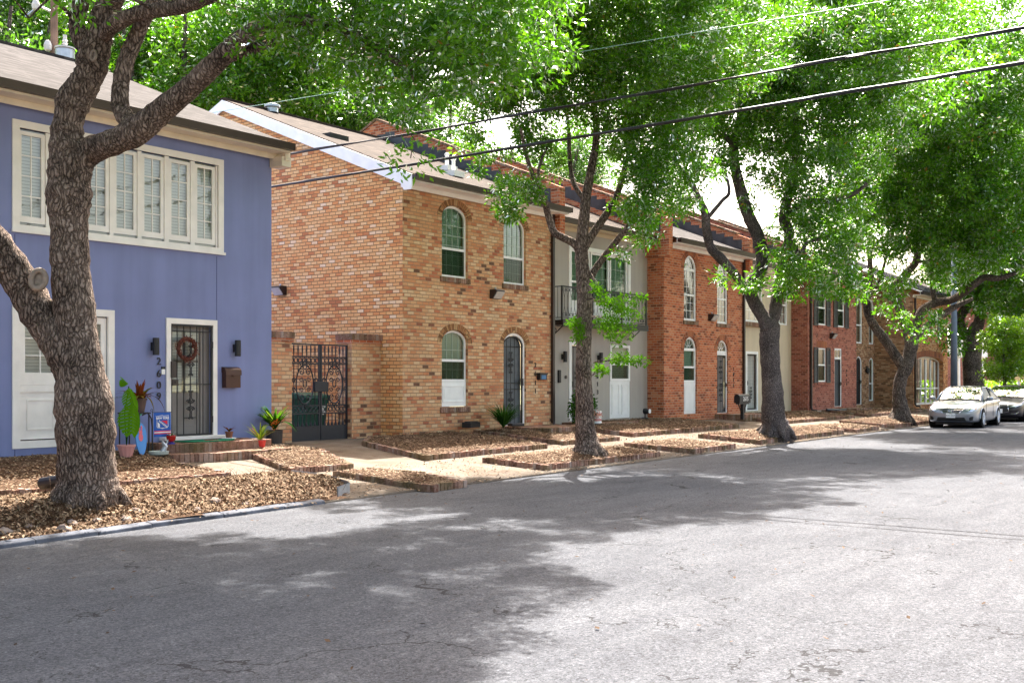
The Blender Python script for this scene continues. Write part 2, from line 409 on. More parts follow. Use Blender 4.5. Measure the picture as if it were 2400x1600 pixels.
def bark(name, a, b, c_, sc=1.0):
    m = NT(name); rough(m, 0.95)
    p = m.n('ShaderNodeTexCoord').outputs['Object']
    wv = m.noise(p, 4.0*sc, 4, 0.6, out=1)
    add = m.n('ShaderNodeVectorMath', operation='MULTIPLY_ADD'); m.l(wv, add.inputs[0]); add.inputs[1].default_value = (0.16,0.16,0.3); m.l(p, add.inputs[2])
    mp = m.n('ShaderNodeMapping'); mp.inputs['Scale'].default_value = (1, 1, 0.26); m.l(add.outputs[0], mp.inputs[0])
    vo = m.n('ShaderNodeTexVoronoi', feature='DISTANCE_TO_EDGE'); vo.inputs['Scale'].default_value = 26*sc; m.l(mp.outputs[0], vo.inputs['Vector'])
    mp2 = m.n('ShaderNodeMapping'); mp2.inputs['Scale'].default_value = (1, 1, 0.55); m.l(add.outputs[0], mp2.inputs[0])
    v2 = m.n('ShaderNodeTexVoronoi', feature='F1'); v2.inputs['Scale'].default_value = 44*sc; m.l(mp2.outputs[0], v2.inputs['Vector'])
    rg = m.noise(mp.outputs[0], 34*sc, 4, 0.7)
    h = m.math('ADD', m.math('MULTIPLY', m.math('MINIMUM', m.math('MULTIPLY', vo.outputs[0], 4.0), 1.0), 0.55), m.math('MULTIPLY', rg, 0.75))
    h = m.math('SUBTRACT', h, m.math('MULTIPLY', v2.outputs['Distance'], 0.30))
    h = m.math('ADD', h, m.math('MULTIPLY', m.noise(p, 95, 3, 0.7), 0.30))
    f = m.math('ADD', m.math('MULTIPLY', h, 0.72), m.math('MULTIPLY', m.math('SUBTRACT', m.noise(p, 1.8, 4), 0.5), 0.7))
    cc = m.ramp(f, [(0.22, a), (0.58, b), (0.92, c_)])
    m.l(cc, m.b.inputs['Base Color']); m.bump(h, 1.0, 0.04)
    return m.mat
M['bark'] = bark('oak_bark', (0.04,0.029,0.024), (0.235,0.172,0.138), (0.50,0.395,0.33))
M['bark_dark'] = bark('dark_oak_bark', (0.03,0.024,0.021), (0.15,0.118,0.10), (0.32,0.26,0.225), 0.9)
M['bark_grey'] = bark('grey_oak_bark', (0.045,0.038,0.036), (0.19,0.155,0.145), (0.40,0.335,0.315), 1.6)

def leaf_mat(name, stops, trans=0.58, tk=0.45, gloss=0.0):
    m = NT(name)
    at = m.n('ShaderNodeAttribute', attribute_name='rnd')
    c = m.ramp(at.outputs['Fac'], stops)
    df = m.n('ShaderNodeBsdfDiffuse'); tl = m.n('ShaderNodeBsdfTranslucent'); gl = m.n('ShaderNodeBsdfGlossy')
    gl.inputs['Roughness'].default_value = 0.32; gl.inputs[0].default_value = (0.9,0.95,0.9,1)
    m.l(c, df.inputs[0])
    tc = m.mix(1.0, c, (1.75*tk, 1.95*tk, 0.75*tk), 'MULTIPLY'); m.l(tc, tl.inputs[0])
    a = m.n('ShaderNodeMixShader'); a.inputs[0].default_value = trans; m.l(df.outputs[0], a.inputs[1]); m.l(tl.outputs[0], a.inputs[2])
    fr = m.n('ShaderNodeFresnel'); fr.inputs[0].default_value = 1.22
    b = m.n('ShaderNodeMixShader'); m.l(m.math('MULTIPLY', fr.outputs[0], gloss), b.inputs[0]); m.l(a.outputs[0], b.inputs[1]); m.l(gl.outputs[0], b.inputs[2])
    m.l(b.outputs[0], m.out.inputs[0]); return m.mat
LEAF = [(0.0,(0.045,0.135,0.008)),(0.35,(0.080,0.205,0.012)),(0.75,(0.112,0.240,0.016)),(0.95,(0.165,0.29,0.026)),(1.0,(0.26,0.14,0.03))]
M['leaf'] = leaf_mat('oak_leaves', LEAF, tk=0.80, gloss=0.8)
M['leaf_bg'] = leaf_mat('background_leaves', [(0.0,(0.035,0.085,0.014)),(0.5,(0.06,0.14,0.022)),(1.0,(0.10,0.20,0.035))], tk=0.80, gloss=0.8)
M['leaf_lime'] = leaf_mat('lime_leaves', [(0.0,(0.10,0.19,0.015)),(0.6,(0.18,0.30,0.025)),(1.0,(0.26,0.37,0.05))], tk=0.9, gloss=0.6)
M['leaf_shrub'] = leaf_mat('shrub_leaves', [(0.0,(0.015,0.05,0.012)),(0.6,(0.04,0.12,0.02)),(1.0,(0.10,0.22,0.04))], 0.3)

def island_mat(name, stops, r=0.85, bump=0.0, dirt=None):
    m = NT(name); rough(m, r)
    g = m.n('ShaderNodeNewGeometry'); c = m.ramp(g.outputs['Random Per Island'], stops)
    p = g.outputs['Position']
    nz = m.noise(p, 25, 5, 0.65)
    c = m.mix(m.math('MULTIPLY', nz, 0.6), c, m.ramp(nz, [(0.35, (0.04,0.03,0.022)), (0.7, tuple(min(1, x*1.25) for x in stops[-1][1]))]))
    if dirt:
        d = m.ramp(m.noise(p, 2.2, 4), [(0.45, (0,0,0)), (0.62, (1,1,1))])
        c = m.mix(m.math('MULTIPLY', d, 0.55), c, dirt)
    m.l(c, m.b.inputs['Base Color'])
    if bump: m.bump(m.noise(p, 60, 4, 0.7), bump, 0.01)
    return m.mat
M['border'] = island_mat('weathered_border_brick', [(0.0,(0.11,0.045,0.03)),(0.4,(0.27,0.125,0.08)),(0.75,(0.34,0.19,0.135)),(1.0,(0.40,0.30,0.255))], bump=0.6, dirt=(0.07,0.075,0.025))
M['chips'] = island_mat('wood_chips', [(0.0,(0.06,0.032,0.018)),(0.35,(0.17,0.102,0.058)),(0.7,(0.27,0.18,0.112)),(1.0,(0.42,0.32,0.22))])
M['litter'] = island_mat('dry_leaves', [(0.0,(0.04,0.022,0.013)),(0.4,(0.135,0.078,0.043)),(0.75,(0.235,0.148,0.088)),(1.0,(0.40,0.29,0.19))])
M['litter_dark'] = island_mat('dark_dry_leaves', [(0.0,(0.02,0.012,0.008)),(0.7,(0.07,0.04,0.022)),(1.0,(0.14,0.085,0.05))])
M['soil'] = plain('mulch_soil', (0.075, 0.04, 0.022), 0.95, var=0.6, scale=30, bump=0.8)
M['rock'] = island_mat('rubble_stone', [(0.0,(0.16,0.10,0.085)),(0.6,(0.30,0.22,0.19)),(1.0,(0.42,0.39,0.34))], bump=0.8)

def asphalt():
    m = NT('worn_asphalt'); rough(m, 0.88); p = m.pos()
    a = m.noise(p, 0.35, 6, 0.6); b = m.noise(p, 95, 3, 0.75); c0 = m.noise(p, 28, 4, 0.75)
    base = m.ramp(a, [(0.3, (0.068,0.0705,0.080)), (0.7, (0.092,0.0945,0.105))])
    vs = m.n('ShaderNodeTexVoronoi'); vs.inputs['Scale'].default_value = 70; m.l(p, vs.inputs['Vector'])
    sv = m.n('ShaderNodeSeparateXYZ'); m.l(vs.outputs['Color'], sv.inputs[0])
    c = m.mix(1.0, base, m.ramp(sv.outputs[0], [(0.0, (0.55,0.55,0.56)), (0.25, (0.9,0.9,0.9)), (0.8, (1.1,1.1,1.1)), (1.0, (1.45,1.45,1.45))]), 'MULTIPLY')
    c = m.mix(1.0, c, m.ramp(b, [(0.36, (0.62,0.62,0.63)), (0.5, (1,1,1)), (0.64, (1.3,1.3,1.3))]), 'MULTIPLY')
    c = m.mix(1.0, c, m.ramp(c0, [(0.32, (0.66,0.66,0.67)), (0.6, (1.12,1.12,1.12))]), 'MULTIPLY')
    st = m.n('ShaderNodeMapping'); st.inputs['Scale'].default_value = (0.5, 2.2, 1); m.l(p, st.inputs[0])
    c = m.mix(1.0, c, m.ramp(m.noise(st.outputs[0], 1.6, 5, 0.65), [(0.35, (0.86,0.86,0.87)), (0.62, (1.10,1.10,1.09))]), 'MULTIPLY')
    # cracks
    wv = m.noise(p, 1.3, 5, 0.6, out=1)
    ad = m.n('ShaderNodeVectorMath', operation='MULTIPLY_ADD'); m.l(wv, ad.inputs[0]); ad.inputs[1].default_value = (1.6,1.6,0); m.l(p, ad.inputs[2])
    flat = m.n('ShaderNodeVectorMath', operation='MULTIPLY'); m.l(ad.outputs[0], flat.inputs[0]); flat.inputs[1].default_value = (1,1,0)
    vo = m.n('ShaderNodeTexVoronoi', feature='DISTANCE_TO_EDGE'); vo.inputs['Scale'].default_value = 0.5; m.l(flat.outputs[0], vo.inputs['Vector'])
    v2 = m.n('ShaderNodeTexVoronoi', feature='DISTANCE_TO_EDGE'); v2.inputs['Scale'].default_value = 2.6; m.l(flat.outputs[0], v2.inputs['Vector'])
    k1 = m.math('LESS_THAN', vo.outputs[0], m.math('MULTIPLY', m.math('SUBTRACT', m.noise(p, 1.1, 4), 0.44), 0.036))
    k2 = m.math('LESS_THAN', v2.outputs[0], m.math('MULTIPLY', m.math('SUBTRACT', m.noise(p, 0.6, 5), 0.53), 0.05))
    ck = m.math('MINIMUM', m.math('ADD', k1, m.math('MULTIPLY', k2, 0.6)), 1.0)
    c = m.mix(m.math('MULTIPLY', ck, 0.8), c, (0.016,0.015,0.016))
    oil = m.ramp(m.noise(p, 1.9, 5, 0.7), [(0.60, (0,0,0)), (0.74, (1,1,1))])
    c = m.mix(m.math('MULTIPLY', oil, 0.35), c, (0.04,0.039,0.042))
    sp = m.n('ShaderNodeTexVoronoi'); sp.inputs['Scale'].default_value = 2.6; m.l(p, sp.inputs['Vector'])
    m.l(c, m.b.inputs['Base Color'])
    m.bump(m.math('SUBTRACT', m.math('ADD', b, c0), m.math('MULTIPLY', ck, 1.5)), 0.55, 0.012)
    return m.mat
M['asphalt'] = asphalt()
def paving():
    m = NT('old_concrete_paving'); rough(m, 0.9); p = m.pos()
    a = m.noise(p, 0.8, 6, 0.65); b = m.noise(p, 60, 4, 0.75)
    c = m.ramp(a, [(0.3, (0.115,0.085,0.063)), (0.55, (0.175,0.142,0.113)), (0.75, (0.21,0.178,0.147))])
    c = m.mix(1.0, c, m.ramp(b, [(0.3, (0.7,0.68,0.66)), (0.65, (1.1,1.1,1.1))]), 'MULTIPLY')
    st = m.ramp(m.noise(p, 2.5, 6, 0.7), [(0.5, (0,0,0)), (0.68, (1,1,1))])
    c = m.mix(m.math('MULTIPLY', st, 0.6), c, (0.085,0.045,0.025))
    m.l(c, m.b.inputs['Base Color']); m.bump(m.math('ADD', a, b), 0.4, 0.012); return m.mat
M['paving'] = paving()
M['grass_ground'] = plain('far_ground', (0.16,0.15,0.08), 0.95, var=0.5, scale=0.8, bump=0.5)
M['kerb'] = plain('painted_kerb', (0.10,0.105,0.125), 0.85, var=0.5, scale=4, bump=0.3)
# ------------------------------------------------------------ terrain: road, verge, paving
EDGE = [(-60,10.0),(-30,10.3),(5.7,10.8),(10.4,11.15),(16.6,11.35),(25,11.6),(37,12.0),(90,12.4)]
def edge_y(x): return float(np.interp(x, [e[0] for e in EDGE], [e[1] for e in EDGE]))
def ground_z(x, y):
    e = edge_y(x); t = max(0.0, min(1.0, (y-e)/(17.0-e)))
    return 0.02 + 0.36*t
m = MB(); m.face([(-900,-900,-0.06),(900,-900,-0.06),(900,900,-0.06),(-900,900,-0.06)])
tag(m.build('ground', M['grass_ground'], fixn=False), kind='structure')
def grid_sheet(name, xs, yf, mat, kind='structure'):
    m = MB(); P = []
    for x in xs: P.append(yf(x))
    nb = len(P[0]); base = [p for row in P for p in row]; m.v = base
    for i in range(len(xs)-1):
        for j in range(nb-1):
            a = i*nb+j; m.f.append((a, a+nb, a+nb+1, a+1))
    o = m.build(name, mat, fixn=False, smooth=True); tag(o, kind=kind); return o
xs = [x*1.0 for x in range(-60, 131)]
# crowned carriageway
grid_sheet('road', xs, lambda x: [(x, -6.0 + (edge_y(x)+6.0+0.12)*k/14, 0.10*math.sin(math.pi*k/14)*0.55 - (0.0 if 0 < k < 14 else 0.01)) for k in range(15)], M['asphalt'])
grid_sheet('pavement', xs, lambda x: [(x, edge_y(x)+0.03, -0.05)] + [(x, edge_y(x)+0.03+(18.4-edge_y(x))*k/8, ground_z(x, edge_y(x)+(18.4-edge_y(x))*k/8)) for k in range(9)] + [(x, 34.0, 0.4)], M['paving'])
grid_sheet('far_side_pavement', xs, lambda x: [(x, -6.0, -0.05), (x, -6.05, 0.14), (x, -14.0, 0.2)], M['paving'])

# ------------------------------------------------------------ loose chips
def chips(poly, zf, dens, size, name, mat, parent=None, seed=1, tilt=0.45, curl=0.0, aspect=(0.28, 0.6)):
    rs = np.random.RandomState(seed); P = np.array(poly); x0, y0 = P.min(0); x1, y1 = P.max(0)
    n = int((x1-x0)*(y1-y0)*dens); X = rs.uniform(x0, x1, n); Y = rs.uniform(y0, y1, n); ins = np.zeros(n, bool)
    j = len(P)-1
    for i in range(len(P)):
        c = ((P[i,1] > Y) != (P[j,1] > Y)) & (X < (P[j,0]-P[i,0])*(Y-P[i,1])/(P[j,1]-P[i,1]+1e-12)+P[i,0]); ins ^= c; j = i
    X, Y = X[ins], Y[ins]; n = len(X); Z = np.array([zf(a, b) for a, b in zip(X, Y)])
    a = rs.uniform(0, 6.283, n); L = size*rs.uniform(0.5, 1.5, n); Wd = L*rs.uniform(aspect[0], aspect[1], n)
    dz1 = rs.uniform(-tilt, tilt, n); dz2 = rs.uniform(-tilt, tilt, n)
    d1 = np.stack([np.cos(a), np.sin(a), dz1], 1)*(L/2)[:,None]; d2 = np.stack([-np.sin(a), np.cos(a), dz2], 1)*(Wd/2)[:,None]
    c = np.stack([X, Y, Z+0.012+rs.uniform(0, 0.02, n)], 1)
    V = np.stack([c-d1, c+d2*1.1-d1*0.1, c+d1, c-d2], 1)
    if len(V) == 0: return None
    return quads_obj(name, V, mat, parent, fixed_rnd(rs, len(V)))
def fixed_rnd(rs, n): return rs.rand(n)

# ------------------------------------------------------------ brick bordered beds
def bed(poly, label, h=0.15, mound=0.05, sides=None, dens=420, chip=0.05, seed=0, name='planter_bed', mat='chips', bricks=True):
    """poly counter-clockwise world outline; border bricks stand on end along the listed sides"""
    cx = sum(p[0] for p in poly)/len(poly); cy = sum(p[1] for p in poly)/len(poly)
    t = thing(name, (cx, cy, ground_z(cx, cy)), label, 'planter bed', 'brick-edged beds between the houses and the road')
    n = len(poly); rnd = random.Random(seed)
    h = h*0.82; top = lambda x, y: ground_z(x, y) + h
    if bricks:
        b = MB()
        for i in (range(n) if sides is None else sides):
            p, q = Vector((*poly[i], 0)), Vector((*poly[(i+1) % n], 0)); L = (q-p).length; d = (q-p)/L; nrm = Vector((d.y, -d.x, 0))
            s = 0.0
            while s < L:
                w = rnd.uniform(0.072, 0.10); c = p + d*(s+w/2) - nrm*0.045 + nrm*rnd.uniform(-0.006, 0.006)
                zz = ground_z(c.x, c.y); hh = h - 0.02 + rnd.uniform(-0.010, 0.010)
                a = d*(w/2-0.005); o = nrm*0.05
                base = len(b.v)
                for sz in (-0.06, hh):
                    for sa, so in ((-1,-1),(1,-1),(1,1),(-1,1)):
                        v = c + a*sa + o*so; k = 0.004 if sz > 0 else 0
                        b.v.append((v.x+rnd.uniform(-k,k), v.y+rnd.uniform(-k,k), zz+sz+rnd.uniform(-k,k)*1.5))
                for f in ((0,3,2,1),(4,5,6,7),(0,1,5,4),(1,2,6,5),(2,3,7,6),(3,0,4,7)): b.f.append(tuple(base+k for k in f))
                s += w
        b.build('brick_border', M['border'], t, bevel=0.006)
    # mulch fill: slightly mounded
    def inner(p): v = Vector((cx-p[0], cy-p[1])); v.normalize(); return (p[0]+v.x*0.06, p[1]+v.y*0.06)
    ip = [inner(p) for p in poly]
    def zf(x, y):
        dmin = 9
        for i in range(n):
            ax, ay = ip[i]; bx, by = ip[(i+1) % n]; ex, ey = bx-ax, by-ay
            k = max(0, min(1, ((x-ax)*ex+(y-ay)*ey)/(ex*ex+ey*ey))); dmin = min(dmin, math.hypot(x-ax-k*ex, y-ay-k*ey))
        return top(x, y) - 0.035 + mound*min(1.0, dmin/0.7) + 0.012*math.sin(x*5.1+y*3.3)*math.sin(y*6.7-x*2.2)
    g = MB(); x0 = min(p[0] for p in ip); x1 = max(p[0] for p in ip); y0 = min(p[1] for p in ip); y1 = max(p[1] for p in ip)
    def inside(x, y):
        c = False; j = n-1
        for i in range(n):
            if (ip[i][1] > y) != (ip[j][1] > y) and x < (ip[j][0]-ip[i][0])*(y-ip[i][1])/(ip[j][1]-ip[i][1]+1e-12)+ip[i][0]: c = not c
            j = i
        return c
    st = 0.16; nx = int((x1-x0)/st)+2; ny = int((y1-y0)/st)+2
    for i in range(nx):
        for j in range(ny):
            ax, ay = x0+i*st, y0+j*st
            if inside(ax+st/2, ay+st/2):
                g.face([(ax,ay,zf(ax,ay)),(ax+st,ay,zf(ax+st,ay)),(ax+st,ay+st,zf(ax+st,ay+st)),(ax,ay+st,zf(ax,ay+st))])
    g.face([(p[0], p[1], top(*p)-0.075) for p in ip])
    g.build('soil', M['soil'], t, fixn=False)
    chips(ip, zf, dens*1.5, chip*0.82, 'wood_chips', M[mat], t, seed=seed+5)
    return t, zf

BEDS = {}
BEDS['blue'] = bed([(-6,13.6),(3,13.6),(10.85,13.62),(10.95,14.9),(11.4,16.0),(11.4,16.93),(-6,16.93)], 'long brick-edged mulch bed against the blue house, behind the big leaning tree', 0.15, 0.04, [0,1,2], 420, 0.045, 1)
BEDS['b'] = bed([(12.05,13.62),(13.35,13.5),(14.6,15.6),(14.3,16.9),(13.2,16.6),(12.75,15.3)], 'small wedge-shaped mulch bed right of the blue house steps, in front of the gate pillar', 0.14, 0.03, [0,1,4,5], 600, 0.045, 2)
BEDS['c'] = bed([(12.5,10.98),(13.42,11.02),(13.7,12.2),(13.35,13.05),(12.5,13.05)], 'narrow brick-edged mulch bed by the road between the walkway and the driveway', 0.13, 0.03, [0,1,2,3,4], 600, 0.045, 3)
BEDS['brick'] = bed([(15.5,13.75),(19.8,13.95),(20.2,15.2),(20.3,16.95),(18.2,16.95),(17.2,16.9),(16.3,16.2)], 'brick-edged bed with dark mulch in front of the tan brick house', 0.15, 0.02, [0,1,5,6], 420, 0.05, 4, mat='litter')
BEDS['t2'] = bed([(16.4,11.62),(20.9,11.72),(21.1,12.7),(20.3,13.15),(16.3,13.0)], 'mulch bed at the road edge holding the slim straight tree', 0.15, 0.10, [0,1,4], 480, 0.05, 5)
BEDS['g'] = bed([(20.8,14.2),(23.3,14.2),(23.5,15.6),(24.2,16.95),(20.9,16.95)], 'little brick-edged bed between the tan brick house steps and the grey house walk', 0.14, 0.03, [0,1,4], 400, 0.05, 6)
BEDS['t2b'] = bed([(22.2,11.62),(24.6,11.72),(24.5,13.2),(22.0,13.3)], 'square mulch bed at the road edge between the slim tree and the broad forked tree', 0.16, 0.04, [0,1,3], 420, 0.05, 7)
BEDS['r'] = bed([(24.5,14.55),(31.2,14.7),(31.4,15.6),(31.4,16.95),(30.4,16.95),(30.3,17.55),(26.8,17.55),(24.7,16.6)], 'long brick-edged mulch bed under the grey house window and red brick house', 0.16, 0.03, [0,1,6,7], 260, 0.055, 8)
BEDS['t3'] = bed([(26.3,11.85),(33.2,12.15),(33.0,13.5),(26.3,13.6)], 'long roadside mulch bed holding the broad forked tree', 0.17, 0.10, [0,1,3], 260, 0.06, 9)
BEDS['t3b'] = bed([(34.0,12.05),(36.6,12.2),(36.6,13.4),(33.7,13.6)], 'short roadside mulch bed right of the broad forked tree bed', 0.16, 0.04, [0,1,3], 480, 0.06, 10)
BEDS['d'] = bed([(34.7,14.75),(41.8,14.9),(42.2,16.95),(36.0,17.6),(34.6,16.0)], 'brick-edged mulch bed in front of the beige house and dark red house', 0.15, 0.03, [0,1,4], 200, 0.06, 11)
BEDS['t4'] = bed([(37.9,12.15),(44.5,12.4),(44.5,13.9),(37.8,14.0)], 'roadside mulch bed holding the wide dark tree near the silver car', 0.17, 0.12, [0,3], 220, 0.06, 12)
BEDS['s'] = bed([(43.2,14.9),(52.0,15.0),(52.0,15.7),(48.0,16.9),(43.6,16.9)], 'far mulch bed in front of the dark red house door and brown brick house', 0.15, 0.03, [0,4], 140, 0.07, 13)

# leaf bank at the left, between the road and the walk
def bank_z(x, y):
    e = edge_y(x)+0.12; t = (y-e)/1.0; k = max(0, min(1, t)); k = k*k*(3-2*k)
    xe = 11.9 - 0.75*max(0, 12.4-y)**1.3
    f = max(0, min(1, (xe+0.25-x)/0.6)); b = max(0, min(1, (13.55-y)/0.35))
    return ground_z(x, y) + 0.015 + (0.15*k*f*b*(1-0.55*max(0,min(1,(y-12.2)/1.0)))) + 0.03*math.sin(x*2.1)*math.sin(y*3.7+x)*f
BANK = [(-40,10.5)] + [(x, edge_y(x)+0.12) for x in (-30,-10,0,5.7,8,9.6)] + [(10.75,11.3),(11.3,11.6),(11.65,12.0),(11.88,12.5),(11.85,13.5),(-40,13.5)]
g = MB(); st = 0.2
x = -14.0
while x < 12:
    y = 10.4
    while y < 13.6:
        cx, cy = x+st/2, y+st/2
        xe = 11.9 - 0.75*max(0, 12.4-cy)**1.3
        if cy > edge_y(cx)+0.10 and cx < xe: g.face([(a, b, bank_z(a, b)) for a, b in ((x,y),(x+st,y),(x+st,y+st),(x,y+st))])
        y += st
    x += st
lb = tag(g.build('leaf_bank', M['soil'], smooth=True), kind='structure')
a = chips([(max(-14, p[0]), p[1]) for p in BANK], bank_z, 1150, 0.047, 'dry_leaf_litter', M['litter'], None, seed=21, tilt=0.9, aspect=(0.3,0.55))
tag(a, 'thick dry brown leaf litter covering the bank around the big leaning tree', 'leaf litter', kind='stuff')
a = chips([(-14,edge_y(-14)-0.15),(10,edge_y(10)-0.15),(16.4,11.2),(37,11.85),(37,12.0),(37,13.9),(24,14.6),(16,13.6),(11.8,13.6),(10.2,11.6),(-14,10.6)], lambda x, y: ground_z(x, y)+(0.055 if x < 10.4 and abs(y-edge_y(x)-.06) < .09 else 0), 120, 0.042, 'scattered_leaves', M['litter'], None, seed=33, tilt=0.5)
tag(a, 'scattered dry leaves lying on the walks and along the road edge', 'fallen leaves', kind='stuff')
a = chips([(0,2),(30,2),(40,11.6),(5,10.6)], lambda x, y: 0.055, 3.2, 0.04, 'road_leaves', M['litter_dark'], None, seed=35, tilt=0.35)
tag(a, 'few dark fallen leaves and twigs on the asphalt', 'fallen leaves', kind='stuff')
# dry twigs and weeds on the bank
tw = MB(); rnd = random.Random(4)
for i in range(420):
    x = rnd.uniform(3.5, 11.8); y = rnd.uniform(11.2, 13.5); z = bank_z(x, y)
    if x > 11.8-0.75*max(0, 12.4-y)**1.3: continue
    a = rnd.uniform(0, 6.28); L = rnd.uniform(0.05, 0.2); up = rnd.uniform(0.3, 1.4)
    tw.tube([(x,y,z), (x+math.cos(a)*L*0.5, y+math.sin(a)*L*0.5, z+L*up*0.7), (x+math.cos(a)*L, y+math.sin(a)*L, z+L*up)], [0.003,0.0025,0.001], 3, cap=False)
tag(tw.build('dry_weeds', M['litter'], fixn=False), 'thin dry weed stalks and twigs sticking out of the leaf bank', 'weeds', kind='stuff')
g = MB(); rnd = random.Random(9)
# kerb: thin painted concrete lip, broken
x = -20.0
while x < 10.4:
    L = rnd.uniform(0.7, 1.5); x2 = min(10.5, x+L); j = rnd.uniform(-0.012, 0.012)
    y0, y1 = edge_y(x)-0.02+j, edge_y(x2)-0.02+j
    g.v += [(x,y0,-0.03),(x2-0.01,y1,-0.03),(x2-0.01,y1+0.16,-0.03),(x,y0+0.16,-0.03),(x,y0+0.01,0.035+j),(x2-0.01,y1+0.01,0.04),(x2-0.01,y1+0.13,0.06),(x,y0+0.13,0.058)]
    b = len(g.v)-8
    for f in ((0,3,2,1),(4,5,6,7),(0,1,5,4),(1,2,6,5),(2,3,7,6),(3,0,4,7)): g.f.append(tuple(b+k for k in f))
    x = x2
tag(g.build('kerb', M['kerb'], bevel=0.012), kind='structure')
# metal edging strip curling round the end of the bank
e = MB(); pts = [(11.93,13.45),(11.95,12.9),(11.90,12.4),(11.72,11.95),(11.40,11.6),(10.9,11.33)]
for i in range(len(pts)-1):
    a, b = pts[i], pts[i+1]
    e.face([(a[0],a[1],ground_z(*a)-0.02),(b[0],b[1],ground_z(*b)-0.02),(b[0],b[1],ground_z(*b)+0.10+0.05*(i>2)),(a[0],a[1],ground_z(*a)+0.09+0.05*(i>3))])
    e.face([(a[0]+.012,a[1]-.012,ground_z(*a)-0.02),(b[0]+.012,b[1]-.012,ground_z(*b)-0.02),(b[0]+.012,b[1]-.012,ground_z(*b)+0.10+0.05*(i>2)),(a[0]+.012,a[1]-.012,ground_z(*a)+0.09+0.05*(i>3))])
tag(e.build('edging_strip', M['steel'], fixn=False), 'bent grey metal garden edging curling round the end of the leaf bank', 'edging')
# rubble stones along the bank foot
SP = [(6.0,.10),(6.35,.07),(6.6,.12),(6.85,.09),(7.15,.08),(7.45,.11),(7.75,.08),(8.0,.10),(8.55,.08),(9.0,.10),(9.3,.07),(5.6,.08)]
for i, (x, s) in enumerate(SP):
    y = edge_y(x)+0.42+0.14*math.sin(i*2.3); z = bank_z(x, y)-s*.45
    r = random.Random(i); b = MB(); b.lathe((x,y,z-0.02), [(s*.55,0),(s*r.uniform(.8,1),s*.3),(s*.75,s*.8),(s*.3,s*r.uniform(1.0,1.2))], 7)
    b.v = [(vx+r.uniform(-.2,.2)*s, vy+r.uniform(-.2,.2)*s, vz+r.uniform(-.12,.12)*s) for vx,vy,vz in b.v]
    tag(b.build('rubble_stone', M['rock'], bevel=0.008), 'rough reddish brown rubble stone half sunk in leaf litter by the kerb', 'stone', 'rubble stones along the leaf bank')
# black plastic tray leaning by the trunk
t = MB(); p0 = at_depth(100, 1142, 14.2); p1 = at_depth(163, 1138, 13.9)
t.tube([(p0.x, p0.y, p0.z+.05), (p1.x, p1.y, p1.z+.08)], 0.085, 10); 
tag(t.build('drain_pipe', M['black_plastic'], bevel=0.01), 'short black plastic drain pipe lying against the foot of the big leaning tree', 'pipe')
# ------------------------------------------------------------ building kit
def fY(Y): return lambda u, v, d: (u, Y+d, v)
def fX(X): return lambda u, v, d: (X+d, u, v)
def rect(x0, x1, z0, z1): return [(x0,z0),(x1,z0),(x1,z1),(x0,z1)]
def arch(x0, x1, z0, zs, zt, n=14):
    cx, w = (x0+x1)/2, (x1-x0)/2
    return [(x0,z0),(x1,z0)] + [(cx+w*math.cos(math.pi*k/n), zs+(zt-zs)*math.sin(math.pi*k/n)) for k in range(n+1)]
def outline(x0, x1, z0, zs, zt, t=0.0):
    return rect(x0+t, x1-t, z0+t, zt-t) if zs is None else arch(x0+t, x1-t, z0+t, zs, zt-t)
def top_at(x, x0, x1, zs, zt):
    if zs is None: return zt
    cx, w = (x0+x1)/2, (x1-x0)/2; k = max(0, 1-((x-cx)/w)**2); return zs+(zt-zs)*math.sqrt(k)
